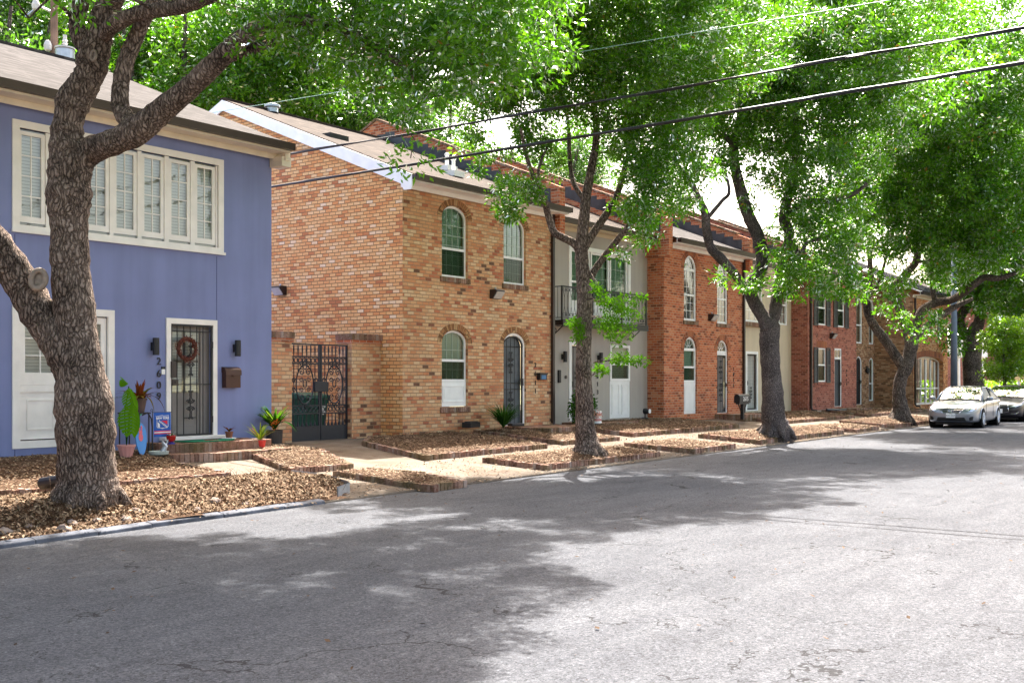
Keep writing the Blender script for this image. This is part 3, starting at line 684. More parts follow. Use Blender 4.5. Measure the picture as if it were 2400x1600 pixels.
def window(parent, fn, x0, x1, z0, zs, zt, d=0.10, t=0.05, frame='white', glass='glass', blind='blinds', mid=None, cols=0, rows=0, bars_in=True, lower_screen=False, proud=0.0, name='window', label=None, barw=0.022, barm=None, fan=None, sill_t=None):
    fr = MB(); inn = outline(x0,x1,z0,zs,zt,t); out = outline(x0,x1,z0,zs,zt,0.0)
    fr.ring(inn, out, fn, d-proud, d+0.06)
    if mid: fr.box_uv = None; c = rect(x0+t, x1-t, mid-0.03, mid+0.03); fr.prism(c, fn, d+0.004, d+0.055)
    if fan: fr.prism(rect(x0+t, x1-t, fan-0.045, fan+0.045), fn, d-0.006, d+0.058)
    o = fr.build(name, M[frame], parent, label=label)
    # glazing bars
    if cols or rows:
        g = MB(); dd = d+0.02
        top0 = fan-0.045 if fan else None
        for k in range(1, cols):
            x = x0+t+(x1-x0-2*t)*k/cols; zt_ = top0 if fan else top_at(x, x0+t, x1-t, zs, zt-t)
            g.prism(rect(x-barw/2, x+barw/2, z0+t, zt_), fn, dd, dd+0.02)
        zz0, zz1 = z0+t, (top0 if fan else (zs if zs else zt-t)+ (0 if zs is None else 0.06))
        for k in range(1, rows):
            z = zz0+(zz1-zz0)*k/rows; g.prism(rect(x0+t, x1-t, z-barw/2, z+barw/2), fn, dd+0.001, dd+0.019)
        if fan:
            cx, cz, w, h = (x0+x1)/2, fan+0.045, (x1-x0)/2-t, zt-t-fan-0.045
            for k in range(1, 5):
                a = math.pi*k/5; g.tube([fn(cx+0.25*w*math.cos(a), cz+0.25*h*math.sin(a), dd+.01), fn(cx+w*math.cos(a), cz+h*math.sin(a), dd+.01)], 0.012, 4)
            g.tube([fn(cx+0.28*w*math.cos(math.pi*k/8), cz+0.28*h*math.sin(math.pi*k/8), dd+.01) for k in range(9)], 0.012, 4)
        g.build('glazing_bars', M[barm or frame], o)
    p = MB(); p.sheet(outline(x0,x1,z0,zs,zt,t*0.9), [], fn, d+0.03); p.build('pane', M[glass], o, fixn=False)
    if lower_screen and mid:
        p = MB(); p.sheet(rect(x0+t, x1-t, z0+t, mid-0.03), [], fn, d+0.012); p.build('insect_screen', M['screen'], o, fixn=False)
    b = MB(); b.sheet(outline(x0,x1,z0,zs,zt,-0.12), [], fn, max(d+0.12, 0.14)); b.build('blind', M[blind], o, fixn=False)
    return o
def panel_below(parent, fn, x0, x1, z0, z1, d=0.06, mat='white', parts=1):
    p = MB(); p.prism(rect(x0, x1, z0, z1), fn, d, d+0.05)
    n = parts; w = (x1-x0)/n
    for k in range(n):
        a, b = x0+k*w+0.09, x0+(k+1)*w-0.09
        p.ring(rect(a+0.018, b-0.018, z0+0.13, z1-0.11), rect(a, b, z0+0.11, z1-0.09), fn, d-0.016, d+0.001)
        p.prism(rect(a+0.06, b-0.06, z0+0.19, z1-0.17), fn, d-0.010, d+0.001)
    return p.build('window_panel', M[mat], parent)
def surround(parent, fn, x0, x1, z0, zs, zt, w=0.2, mat='soldier', proud=0.008, sill=True):
    a = arch(x0, x1, z0, zs, zt, 16)[2:]; cx, cz = (x0+x1)/2, zs
    b = [(cx+(p[0]-cx)*(1+w/((x1-x0)/2)), cz+(p[1]-cz)*(1+w/(zt-zs)) if zt > zs else p[1]+w) for p in a]
    m = MB(); m.ring(a, b, fn, -proud, 0.05, closed=False, uvs=True)
    m.build('brick_arch', M[mat], parent)
    if sill:
        s = MB(); x = x0-0.07
        while x < x1+0.05:
            s.prism(rect(x, x+0.07, z0-0.13, z0-0.005), fn, -0.05, 0.1); x += 0.079
        s.build('brick_sill', M['border'], parent, bevel=0.004)
def scroll(m, fn, cx, cz, r, d, turns=1.4, flip=1, vert=1, th=0.006, start=0.0):
    pts = []
    for k in range(15):
        t = k/14; a = start+t*turns*2*math.pi; rr = r*(1-0.8*t)
        pts.append(fn(cx+flip*rr*math.cos(a), cz+vert*rr*math.sin(a), d))
    m.tube(pts, th, 5, cap=False)
def lyre(m, fn, cx, cz, h, w, d, th=0.006):
    """cast scroll ornament on a bar"""
    for fl in (1, -1):
        for ve in (1, -1):
            m.tube([fn(cx+fl*w*x, cz+ve*h*z, d) for x, z in ((0,0.1),(0.35,0.16),(0.42,0.30),(0.2,0.42),(0.10,0.55),(0.16,0.75),(0.1,0.95))], th, 5, cap=False)
            scroll(m, fn, cx+fl*w*0.38, cz+ve*h*0.24, w*0.32, d, 1.2, fl, ve, th)
            scroll(m, fn, cx+fl*w*0.22, cz+ve*h*0.96, w*0.20, d, 1.1, fl, ve, th)
def text_part(body, size, loc, rz, mat, parent, name='lettering', ext=0.004, align='CENTER', bold=0.0, shear=0, rot=None):
    c = bpy.data.curves.new(name, 'FONT'); c.body = body; c.size = size; c.extrude = ext; c.align_x = align; c.align_y = 'CENTER'; c.offset = bold; c.shear = shear
    c.resolution_u = 3
    o = bpy.data.objects.new(name+'_c', c); COL.objects.link(o)
    dg = bpy.context.evaluated_depsgraph_get(); me = bpy.data.meshes.new_from_object(o.evaluated_get(dg))
    bpy.data.objects.remove(o)
    me.materials.clear(); me.materials.append(mat)
    n = bpy.data.objects.new(name, me); COL.objects.link(n)
    n.rotation_euler = rot if rot else (R(90), 0, rz); off = world_loc(parent) if parent is not None else Vector((0,0,0))
    n.location = Vector(loc)-off; n.parent = parent
    return n
def numbers(parent, digits, x, Y, zs, size=0.15):
    pts = []
    k = bpy.data.curves
    objs = []
    for dgt, z in zip(digits, zs):
        o = text_part(dgt, size, (x, Y-0.02, z), 0, M['iron'], parent, 'house_number', 0.008)
    return
def gutter(parent, x0, x1, y, z, mat='gutter', fascia='tan_trim', fh=0.13):
    g = MB(); g.prism([(y-0.13,z-0.13),(y-0.02,z-0.13),(y-0.02,z+0.0),(y-0.03,z+0.0),(y-0.03,z-0.10),(y-0.11,z-0.10),(y-0.14,z+0.0),(y-0.16,z+0.0)], lambda u, v, d: (d, u, v), x0, x1)
    g.box((x0,y-0.155,z-0.128),(x0+0.008,y-0.02,z)); g.box((x1-0.008,y-0.155,z-0.128),(x1,y-0.02,z))
    g.build('gutter', M[mat], parent)
    f = MB(); f.box((x0+.005, y-0.018, z-0.17), (x1-.005, y+0.012, z-0.01)); f.box((x0+.01, y+0.0121, z-0.17), (x1-.01, y+0.33, z-0.14))
    f.box((x0+.012, y+0.31, z-0.27), (x1-.012, y+0.345, z-0.1701))
    f.build('fascia', M[fascia], parent)
def roof(parent, x0, x1, ye, ze, yr, zr, yb, mat='shingle_brown', th=0.10, name='roof'):
    m = MB(); zb = zr-(zr-ze)/(yr-ye)*(yb-yr)
    prof = [(ye,ze),(yr,zr),(yb,zb),(yb,zb-th),(yr,zr-th),(ye,ze-th*0.5)]
    m.prism(prof, lambda u, v, d: (d, u, v), x0, x1)
    return m.build(name, M[mat], parent)
def shell(parent, x0, x1, yf, z0, zt, holes, front, side=None, yb=29.6, yr=23.3, zr=8.9, reveal=0.12, name='wall', left=True, right=True):
    m = MB(); m.sheet(rect(x0,x1,z0,zt), holes, fY(yf), 0.0, reveal)
    gp = [(yf,z0),(yb,z0),(yb,zt-0.2),(yr,zr),(yf,zt)]
    if left: m.sheet(gp, [], fX(x0), 0.0, m=1 if side else 0)
    if right: m.sheet(gp, [], fX(x1), 0.0, m=1 if side else 0)
    m.sheet(rect(x0,x1,z0,zt-0.2), [], fY(yb), 0.0)
    return m.build(name, [M[front], M[side or front]], parent, fixn=False)
def downpipe(parent, x, y, z0, z1, r=0.045):
    m = MB(); m.box((x-r,y-0.10,z0+0.12),(x+r,y-0.022,z1)); m.tube([(x,y-0.06,z0+0.16),(x,y-0.10,z0+0.06),(x+0.04,y-0.28,z0+0.03)], r, 6)
    for z in (z0+1.2, z0+3.0, z1-0.8): m.box((x-r-.012,y-0.104,z),(x+r+.012,y-0.002,z+0.03))
    m.build('downpipe', M['gutter'], parent, bevel=0.006)
def parapet(parent, x, yf, ye, ze, yr, zr, yb, mat, h=0.60, th=0.26):
    s = (zr-ze)/(yr-ye); m = MB()
    def rz(y): return ze+s*(y-ye) if y < yr else zr-s*(y-yr)
    prof = [(yf, 5.6), (yb, 5.6), (yb, rz(yb)+h-.12), (yr+.3, zr+h), (yr+0.3, zr+h), (yf, ze+h*0.55)]
    prof = [(yf, 5.6), (yb, 5.6), (yb, rz(yb)+h-.12), (yr+.3, zr+h), (yf+0.5, rz(yf+0.5)+h-0.1), (yf, rz(yf+.5)+h*0.5)]
    m.prism(prof, lambda u, v, d: (d, u, v), x-th/2, x+th/2); m.build('firewall_parapet', M[mat], parent)
    c = MB(); rnd = random.Random(int(x*10))
    for (ya, za), (yb_, zb_) in (((yf+0.5, rz(yf+0.5)+h-0.1), (yr+.3, zr+h)), ((yr+.3, zr+h), (yb, rz(yb)+h-.12))):
        L = math.dist((ya,za),(yb_,zb_)); k = 0.0
        while k < L-0.07:
            t = k/L; y, z = ya+(yb_-ya)*t, za+(zb_-za)*t; sl = (zb_-za)/(yb_-ya); j = rnd.uniform(-.006,.006)
            n0 = len(c.v); w = 0.066/math.sqrt(1+sl*sl)
            for dz in (0.003, 0.075+j):
                for dx, dy in ((-1,0),(1,0),(1,1),(-1,1)): c.v.append((x+dx*(th/2+.035), y+dy*w, z+dz+dy*w*sl))
            for f in ((0,3,2,1),(4,5,6,7),(0,1,5,4),(1,2,6,5),(2,3,7,6),(3,0,4,7)): c.f.append(tuple(n0+q for q in f))
            k += 0.076
    c.build('coping', M['border'], parent)
    f = MB(); y = yf+0.3; 
    while y < yr-0.1:
        w = 0.34; f.prism([(y, rz(y)-0.05), (y+w+0.05, rz(y+w)-0.05), (y+w+0.05, rz(y+w)+0.26), (y, rz(y+w)+0.24)], lambda u, v, d: (d, u, v), x-th/2-0.006-0.002*(int(y*3) % 2), x-th/2+0.002); y += w
    f.build('flashing', M['flash'], parent)
def wallpack(fn, cx, cz, label, s=1.0, tilt=0.1):
    o = thing('wall_light', fn(cx, cz, 0), label, 'wall light', 'shoebox wall lights high on the brick walls')
    w, h = 0.36*s, 0.23*s; b = MB()
    side = [(0.0,cz+h/2),(0.20*s,cz+h/2),(0.22*s,cz+h/2-0.03),(0.09*s,cz-h/2),(0.0,cz-h/2)]
    b.prism(side, lambda u, v, d: fn(d, v, -u), cx-w/2, cx+w/2); b.build('housing', M['bronze'], o, bevel=0.006)
    l = MB(); l.prism([(0.222*s,cz+h/2-0.05),(0.245*s,cz+h/2-0.06),(0.115*s,cz-h/2+0.004),(0.10*s,cz-h/2+0.02)], lambda u, v, d: fn(d, v, -u), cx-w/2+0.03, cx+w/2-0.03); l.build('lens', M['lens'], o)
    p = MB(); p.tube([fn(cx, cz+h/2, -0.05), fn(cx, cz+h/2+0.06, -0.05)], 0.022, 8); p.build('photocell', M['steel'], o)
    return o
def sconce(x, Y, zc, label, group='black cylinder lamps beside the doors'):
    o = thing('wall_sconce', (x, Y, zc), label, 'wall lamp', group)
    b = MB(); b.box((x-0.035,Y-0.06,zc-0.075),(x+0.035,Y-0.001,zc+0.075)); b.build('mount', M['iron'], o, bevel=0.004)
    c = MB(); c.lathe((x+0.0,Y-0.115,zc-0.155), [(0.05,0),(0.058,0.004),(0.058,0.306),(0.05,0.31)], 20); c.build('shade', M['iron'], o, smooth=False)
def iron_door(parent, fn, x0, x1, z0, zs, zt, backing='doorgrey', bars=6, d=0.06, frame='iron', ornaments=((0.62,0.28),(0.30,0.28)), rails=(0.45,), solid_mesh=None, label=None):
    b = MB(); b.sheet(outline(x0,x1,z0,zs,zt,0), [], fn, d+0.07); dr = b.build('door', M[backing], parent, fixn=False, label=label)
    g = MB(); g.ring(outline(x0,x1,z0,zs,zt,0.035), outline(x0,x1,z0,zs,zt,0.0), fn, d, d+0.03)
    for k in range(1, bars):
        x = x0+(x1-x0)*k/bars; g.tube([fn(x, z0+0.02, d+.015), fn(x, top_at(x, x0, x1, zs, zt)-0.02, d+.015)], 0.0085, 4)
    H = (zt-z0)
    for r_ in rails: g.tube([fn(x0+.02, z0+H*r_, d+.015), fn(x1-.02, z0+H*r_, d+.015)], 0.010, 4)
    cx = x0+(x1-x0)*(bars//2)/bars
    for zc, hh in ornaments: lyre(g, fn, cx, z0+H*zc, hh, 0.17, d+0.005, 0.008)
    g.build('security_grille', M[frame], dr)
    h = MB(); h.prism(rect(x0-0.01,x0+0.09,z0+H*0.44,z0+H*0.52) if solid_mesh is None else rect(x1-0.09,x1+0.01,z0+H*0.44,z0+H*0.52), fn, d-0.03, d+0.0)
    hx = x0+0.05 if solid_mesh is None else x1-0.05
    h.tube([fn(hx, z0+H*0.46, d-0.06), fn(hx, z0+H*0.505, d-0.06)], 0.012, 6); h.build('handle', M['iron'], dr, bevel=0.004)
    return dr

# ============================================================ BLUE HOUSE
Y0 = 17.0
bh = thing('blue_house', (9, Y0, 0.4), 'blue painted two-storey house with cream window bands, 2609 beside the door', 'house', 'row houses along the street')
holes = [rect(9.30,13.26,4.21,5.78), rect(9.31,10.92,0.70,2.80), rect(12.17,13.13,0.64,2.74)]
m = MB(); m.sheet(rect(-6.0,14.56,0.47,6.2), holes, fY(Y0), 0.0, 0.10)
m.sheet([(Y0,0.47),(29.4,0.47),(29.4,6.1),(23.3,8.85),(Y0,6.2)], [], fX(14.56), 0.0); m.sheet([(Y0,0.47),(29.4,0.47),(29.4,6.1),(23.3,8.85),(Y0,6.2)], [], fX(-6.0), 0.0)
m.build('wall', M['blue'], bh, fixn=False)
m = MB(); m.box((-6.0,Y0+0.03,0.2),(14.53,Y0+0.25,0.468)); m.build('foundation', M['concrete'], bh)
JG = plain('joint_shadow_gap', (0.05,0.055,0.13), 0.9, var=0)
for x in (9.24, 13.22, 5.5, 1.6):
    m = MB(); m.box((x-0.004,Y0-0.003,0.475),(x+0.004,Y0+0.002,4.05 if x > 9 else 5.9)); m.build('panel_joint', JG, bh)
roof(bh, -6.3, 14.72, 16.55, 6.37, 23.3, 9.06, 30.0, 'shingle')
m = MB(); m.box((-6.3,23.22,9.02),(14.75,23.38,9.10)); m.build('ridge_cap', M['shingle'], bh)
gutter(bh, -6.3, 14.66, 16.55, 6.36, fascia='tan_trim')
m = MB(); m.prism([(16.6,6.05),(16.95,6.02),(23.3,8.72),(29.7,6.1),(29.9,6.15),(23.3,8.93),(16.6,6.25)], lambda u, v, d: (d, u, v), 14.57, 14.70)
m.box((14.50,16.62,5.93),(14.74,16.98,6.12)); m.build('bargeboard', M['tan_trim'], bh)
# upper window band: one trim with seven sashes
fn = fY(Y0)
t = MB(); t.ring(rect(9.31,13.25,4.21,5.78), rect(9.19,13.37,4.10,5.90), fn, -0.025, 0.03); t.prism(rect(9.17,13.39,4.08,4.13), fn, -0.06, -0.026)
wb = t.build('window', M['cream'], bh, label='long cream framed band of seven casement sashes on the upper floor')
sx = [9.54,10.13,10.72,11.27,11.83,12.40,12.97]
for i, cx in enumerate(sx):
    w = 0.235; s = MB(); s.ring(rect(cx-w+0.065,cx+w-0.065,4.36,5.68), rect(cx-w,cx+w,4.26,5.74), fn, 0.03, 0.075)
    s.prism(rect(cx-0.009,cx+0.009,4.36,5.68), fn, 0.04, 0.06)
    for k in range(1, 4): z = 4.36+1.32*k/4; s.prism(rect(cx-w+0.065,cx+w-0.065,z-0.009,z+0.009), fn, 0.041, 0.059)
    s.build('sash', M['cream'], wb)
    nx = sx[i+1] if i < 6 else None
    s = MB(); s.prism(rect(cx+w+0.004, (nx-w-0.004) if nx else 13.24, 4.215, 5.775), fn, 0.012, 0.08)
    if i == 0: s.prism(rect(9.315, cx-w-0.004, 4.215, 5.775), fn, 0.0121, 0.08)
    s.build('mullion', M['cream'], wb)
p = MB(); p.sheet(rect(9.31,13.25,4.21,5.78), [], fn, 0.05); p.build('pane', M['glass'], wb, fixn=False)
p = MB(); p.sheet(rect(9.1,13.45,4.0,5.95), [], fn, 0.13); p.build('blind', M['blinds'], wb, fixn=False)
# ground floor window doors
t = MB(); t.ring(rect(9.32,10.91,0.71,2.79), rect(9.19,11.03,0.59,2.91), fn, -0.025, 0.03)
t.prism(rect(10.08,10.15,0.72,2.78), fn, 0.0, 0.08)
wd = t.build('window', M['cream'], bh, label='cream framed tall window with panelled lower leaves on the ground floor')
for a, b in ((9.33,10.07),(10.16,10.90)):
    s = MB(); s.ring(rect(a+0.10,b-0.10,1.82,2.66), rect(a,b,1.62,2.77), fn, 0.03, 0.08); s.prism(rect((a+b)/2-.009,(a+b)/2+.009,1.82,2.66), fn, 0.045, 0.065)
    for k in range(1, 3): z = 1.82+0.84*k/3; s.prism(rect(a+.1,b-.1,z-.009,z+.009), fn, 0.046, 0.064)
    s.prism(rect(a,b,0.73,1.619), fn, 0.045, 0.08); s.prism(rect(a+0.0,b,1.50,1.60), fn, 0.02, 0.044)
    s.ring(rect(a+0.155,b-0.155,0.90,1.36), rect(a+0.135,b-0.135,0.88,1.38), fn, 0.030, 0.044); s.build('sash', M['cream'], wd)
p = MB(); p.sheet(rect(9.33,10.9,1.80,2.7), [], fn, 0.055); p.build('pane', M['glass'], wd, fixn=False)
p = MB(); p.sheet(rect(9.1,11.1,1.62,2.95), [], fn, 0.14); p.build('blind', M['blinds'], wd, fixn=False)
# front door with glass, blinds and black iron security door
t = MB(); t.ring(rect(12.18,13.12,0.62,2.73), rect(12.085,13.215,0.62,2.83), fn, -0.03, 0.03); t.build('door_frame', M['cream'], bh)
t = MB(); t.box((11.95,16.82,0.60),(13.32,Y0+0.08,0.66)); t.build('threshold', M['cream'], bh, bevel=0.006)
d = MB(); d.sheet(rect(12.18,13.12,0.66,2.73), [], fn, 0.10); d.ring(rect(12.30,12.80,0.86,1.28), rect(12.28,12.82,0.84,1.30), fn, 0.088, 0.101)
d.prism(rect(12.90,12.95,0.66,2.73), fn, 0.07, 0.1)
dr = d.build('door', M['doorgrey'], bh, label='grey half-glazed front door behind a black iron grille', fixn=False)
d = MB()
for a, b in ((12.22,12.50),(12.58,12.86)):
    for z0_, z1_ in ((1.48,2.02),(2.07,2.60)): d.sheet(rect(a,b,z0_,z1_), [], fn, 0.094)
d.build('blind', M['blinds'], dr, fixn=False)
d = MB(); d.sheet(rect(12.2,12.88,1.46,2.62), [], fn, 0.086); d.build('pane', M['glass'], dr, fixn=False)
g = MB(); g.ring(rect(12.215,13.085,0.70,2.69), rect(12.185,13.115,0.67,2.72), fn, -0.012, 0.015)
for k, x in enumerate((12.33,12.475,12.62,12.765,12.905)): g.tube([(x,Y0,0.70),(x,Y0,2.70)] if k != 2 else [(x,Y0,1.0),(x,Y0,2.70)], 0.0095, 4)
for z in (2.60, 1.62): g.tube([(12.20,Y0,z),(13.1,Y0,z)], 0.009, 4)
g.tube([(12.475,Y0,1.0),(12.765,Y0,1.0)], 0.008, 4)
lyre(g, fn, 12.62, 2.06, 0.27, 0.12, -0.015, 0.009); lyre(g, fn, 12.62, 1.24, 0.25, 0.13, -0.015, 0.009)
g.build('security_grille', M['iron'], dr)
h = MB(); h.box((12.17,Y0-0.07,1.74),(12.27,Y0-0.015,2.04)); h.box((12.19,Y0-0.06,1.60),(12.32,Y0-0.015,1.71)); h.lathe((12.25,Y0-0.07,1.66), [(0.012,-0.02),(0.012,0.0)], 8, axis='y'); h.build('handle', M['bronze'], dr, bevel=0.005)
h = MB(); h.box((13.07,Y0-0.03,2.30),(13.12,Y0-0.013,2.42)); h.box((13.07,Y0-0.03,0.90),(13.12,Y0-0.013,1.02)); h.build('hinge', M['iron'], dr)
numbers(bh, '2609', 11.93, Y0, (2.03,1.81,1.60,1.40), 0.19)
b = MB(); b.box((11.985,Y0-0.03,1.80),(12.055,Y0-0.001,1.895)); b.build('doorbell', M['white'], bh, bevel=0.004); b = MB(); b.box((11.985,Y0-0.032,1.896),(12.055,Y0-0.001,1.94)); b.build('doorbell_lens', M['iron'], bh)
sconce(11.80, Y0, 2.30, 'black cylinder lamp on the blue wall, left of the door')
sconce(13.63, Y0, 2.31, 'black cylinder lamp on the blue wall, above the brown mailbox')
# mailbox
o = thing('mailbox', (13.52, Y0, 1.55), 'brown metal mailbox with curved flap on the blue wall right of the door', 'mailbox')
b = MB(); b.prism([(13.34,1.55),(13.69,1.55),(13.69,1.84),(13.34,1.84)], fn, -0.13, -0.001); b.build('box', M['mailbrown'], o, bevel=0.008)
b = MB(); n = 10; prof = [(-0.001,1.95)]+[(-0.14*math.sin(math.pi/2*k/n), 1.86+0.09*math.cos(math.pi/2*k/n)) for k in range(n+1)]+[(-0.145,1.79),(-0.001,1.845)]
b.prism(prof, lambda u, v, d: (d, Y0+u, v), 13.33, 13.70); b.prism([(13.46,1.80),(13.515,1.755),(13.57,1.80)], fn, -0.152, -0.1451); b.build('flap', M['mailbrown'], o, bevel=0.004)
# front steps
st = thing('front_steps', (12.4, 16.4, 0.3), 'two flared brick steps under the blue house front door', 'steps')
def brick_edge(m, pts, z0, z1, w=0.075, depth=0.2, seed=0):
    r = random.Random(seed)
    for i in range(len(pts)-1):
        p, q = Vector((*pts[i],0)), Vector((*pts[i+1],0)); L = (q-p).length; d = (q-p)/L; nr = Vector((d.y,-d.x,0)); s = 0
        while s < L-0.02:
            ww = min(r.uniform(w*0.9, w*1.25), L-s); a = p+d*(s+0.004); b = p+d*(s+ww-0.004); j = r.uniform(-.006,.006)
            c = [a+nr*(j), b+nr*(j), b-nr*depth, a-nr*depth]; n0 = len(m.v)
            for z in (z0, z1+r.uniform(-.005,.005)):
                for v in c: m.v.append((v.x, v.y, z))
            for f in ((0,3,2,1),(4,5,6,7),(0,1,5,4),(1,2,6,5),(2,3,7,6),(3,0,4,7)): m.f.append(tuple(n0+k for k in f))
            s += ww
top = [(11.55,16.95),(11.6,16.3),(11.95,16.02),(13.75,16.05),(13.8,16.95)]
m = MB(); m.prism([(p[0]*0.97+12.6*0.03, p[1]) for p in top], lambda u, v, d: (u, v, d), 0.30, 0.575); brick_edge(m, top, 0.42, 0.585, seed=1); m.build('top_step', M['border'], st, bevel=0.005)
low = [(11.2,16.6),(11.35,15.75),(12.0,15.45),(13.75,15.5),(13.95,16.4)]
m = MB(); m.prism([(p[0]*0.97+12.6*0.03, min(16.5,p[1]+0.05)) for p in low]+[(13.6,16.5),(11.5,16.6)], lambda u, v, d: (u, v, d), 0.1, 0.425); brick_edge(m, low, 0.22, 0.435, seed=2); m.build('bottom_step', M['border'], st, bevel=0.005)

# ============================================================ TAN BRICK HOUSE (2611)
tb = thing('tan_brick_house', (21.5, Y0, 0.4), 'tan brick two-storey gabled house with arched windows, 2611 beside the door', 'house', 'row houses along the street')
X0, X1 = 18.41, 24.5
W1, W2 = (19.78,20.76), (22.2,23.17)
hl = [arch(*W1,4.17,5.60,5.90), arch(*W2,4.17,5.60,5.90), arch(*W1,1.05,2.60,2.90), arch(*W2,0.52,2.62,2.92)]
m = MB(); m.sheet(rect(X0,X1,0.2,6.2), hl, fY(Y0), 0.0, 0.13, m=1, mr=1)
gp = [(Y0,0.2),(29.6,0.2),(29.6,6.2),(23.3,8.88),(Y0,6.2)]
m.sheet(gp, [], fX(X0), 0.0); m.sheet(rect(X0,X1,0.2,6.2), [], fY(29.6), 0.0); m.sheet([(17.0,0.2),(17.62,0.2),(17.62,6.2),(17.0,6.2)], [], fX(X1), 0.0)
m.build('wall', [M['brick_tan'], M['brick_front']], tb, fixn=False)
for (a, b), z0_, zs_, zt_, si in ((W1,4.17,5.60,5.90,1),(W2,4.17,5.60,5.90,1),(W1,1.05,2.60,2.90,1),(W2,0.52,2.62,2.92,0)): surround(tb, fn, a, b, z0_, zs_, zt_, 0.16, sill=bool(si))
for a, b in (W1, W2): window(tb, fn, a, b, 4.17, 5.60, 5.90, d=0.07, t=0.055, glass='glass_green', blind='blinds_green', mid=4.86, cols=4, rows=6, lower_screen=True, barw=0.014, barm='blinds_green')
w = window(tb, fn, W1[0], W1[1], 1.66, 2.60, 2.90, d=0.07, t=0.055, glass='glass_green', blind='blinds_green', mid=2.17, cols=4, rows=4, lower_screen=True, barw=0.014, barm='blinds_green', label='arched white window above a white panel')
panel_below(w, fn, W1[0]+.005, W1[1]-.005, 1.06, 1.655, 0.06)
t = MB(); t.ring(arch(W2[0]+.05,W2[1]-.07,0.53,2.60,2.85), arch(W2[0]+.002,W2[1]-.002,0.521,2.62,2.918), fn, 0.05, 0.12); t.build('door_frame', M['white'], tb)
iron_door(tb, fn, W2[0]+.055, W2[1]-.075, 0.54, 2.58, 2.84, 'door_slate', 5, 0.06, 'iron', ((0.70,0.26),(0.25,0.26)), (0.40,0.47,0.88), solid_mesh=1, label='dark slate arched screen door with scrolled ironwork')
numbers(tb, '2611', 23.57, Y0, (2.09,1.86,1.62,1.40), 0.18)
b = MB(); b.box((23.66,Y0-0.11,1.70),(23.98,Y0-0.001,1.87)); b.box((23.64,Y0-0.13,1.85),(24.0,Y0-0.001,1.885)); ml = thing('mailbox', (23.8,Y0,1.7), 'small black wall mailbox with a blue front beside the number 2611', 'mailbox')
b.build('box', M['iron'], ml, bevel=0.004); b = MB(); b.box((23.72,Y0-0.114,1.72),(23.93,Y0-0.1101,1.83)); b.build('front', plain('blue_label', (0.05,0.16,0.35), 0.5), ml)
roof(tb, 18.33, 24.37, 16.62, 6.36, 23.3, 9.06, 30.0)
gutter(tb, 18.30, 24.6, 16.62, 6.35, fascia='cream')
m = MB()
s = 0.404
m.prism([(16.60,6.10),(16.60,6.33),(23.3,9.03),(30.0,6.33),(30.0,6.06),(23.3,8.76),(16.95,6.16),(16.85,6.0),(16.62,6.0)], lambda u, v, d: (d, u, v), 18.285, 18.329)
m.build('bargeboard', M['white'], tb)
m = MB(); m.box((18.3,23.2,9.01),(24.37,23.4,9.09)); m.build('ridge_cap', M['shingle_brown'], tb)
m = MB(); m.box((19.2,20.2,7.80),(19.85,20.8,7.93)); m.build('skylight', M['iron'], tb)
m = MB(); m.lathe((19.9,23.2,9.0), [(0.16,0),(0.16,0.12),(0.22,0.14),(0.22,0.2),(0.05,0.26)], 14); m.build('roof_turbine', M['steel'], tb)
for x, y in ((21.4,18.0),(22.2,18.9)):
    z = 6.36+0.404*(y-16.62); m = MB(); m.box((x-0.2,y-0.2,z-0.05),(x+0.2,y+0.2,z+0.10)); m.lathe((x,y,z+0.1), [(0.05,0),(0.05,0.28),(0.07,0.3),(0.07,0.34),(0.02,0.36)], 10); m.build('roof_vent', M['white'], tb)
parapet(tb, 24.5, 16.75, 16.62, 6.36, 23.3, 9.06, 30.0, 'brick_red', 0.62)
downpipe(tb, 24.33, Y0, 0.42, 6.2)
m = MB(); m.prism([(22.15,15.55),(23.9,15.55),(23.9,16.99),(22.15,16.99)], lambda u, v, d: (u, v, d), 0.2, 0.50); brick_edge(m, [(22.1,16.99),(22.1,15.5),(23.95,15.5),(23.95,16.99)], 0.3, 0.51, seed=5)
stp = tag(m.build('front_step', M['border'], bevel=0.004), 'low brick step under the slate door of the tan brick house', 'step')
wallpack(fn, 21.8, 3.86, 'bronze shoebox light on the tan brick front between the upper windows')
wallpack(lambda u, v, d: (X0+d, u, v), 21.1, 3.93, 'bronze shoebox light on the tan gable side wall above the gate')
m = MB(); m.box((20.3,16.6,0.55),(20.8,16.85,0.68),rz=0.2); m.box((20.34,16.64,0.68),(20.76,16.8,0.70),rz=0.2); tag(m.build('bait_box', M['black_plastic'], bevel=0.02), 'black plastic bait box on the mulch under the tan brick house window', 'box')
m = MB(); m.box((22.0,16.5,0.53),(22.4,16.7,0.60),rz=-0.3); tag(m.build('splash_block', M['black_plastic'], bevel=0.02), 'small black plastic block beside the grass clump near the slate door', 'block')

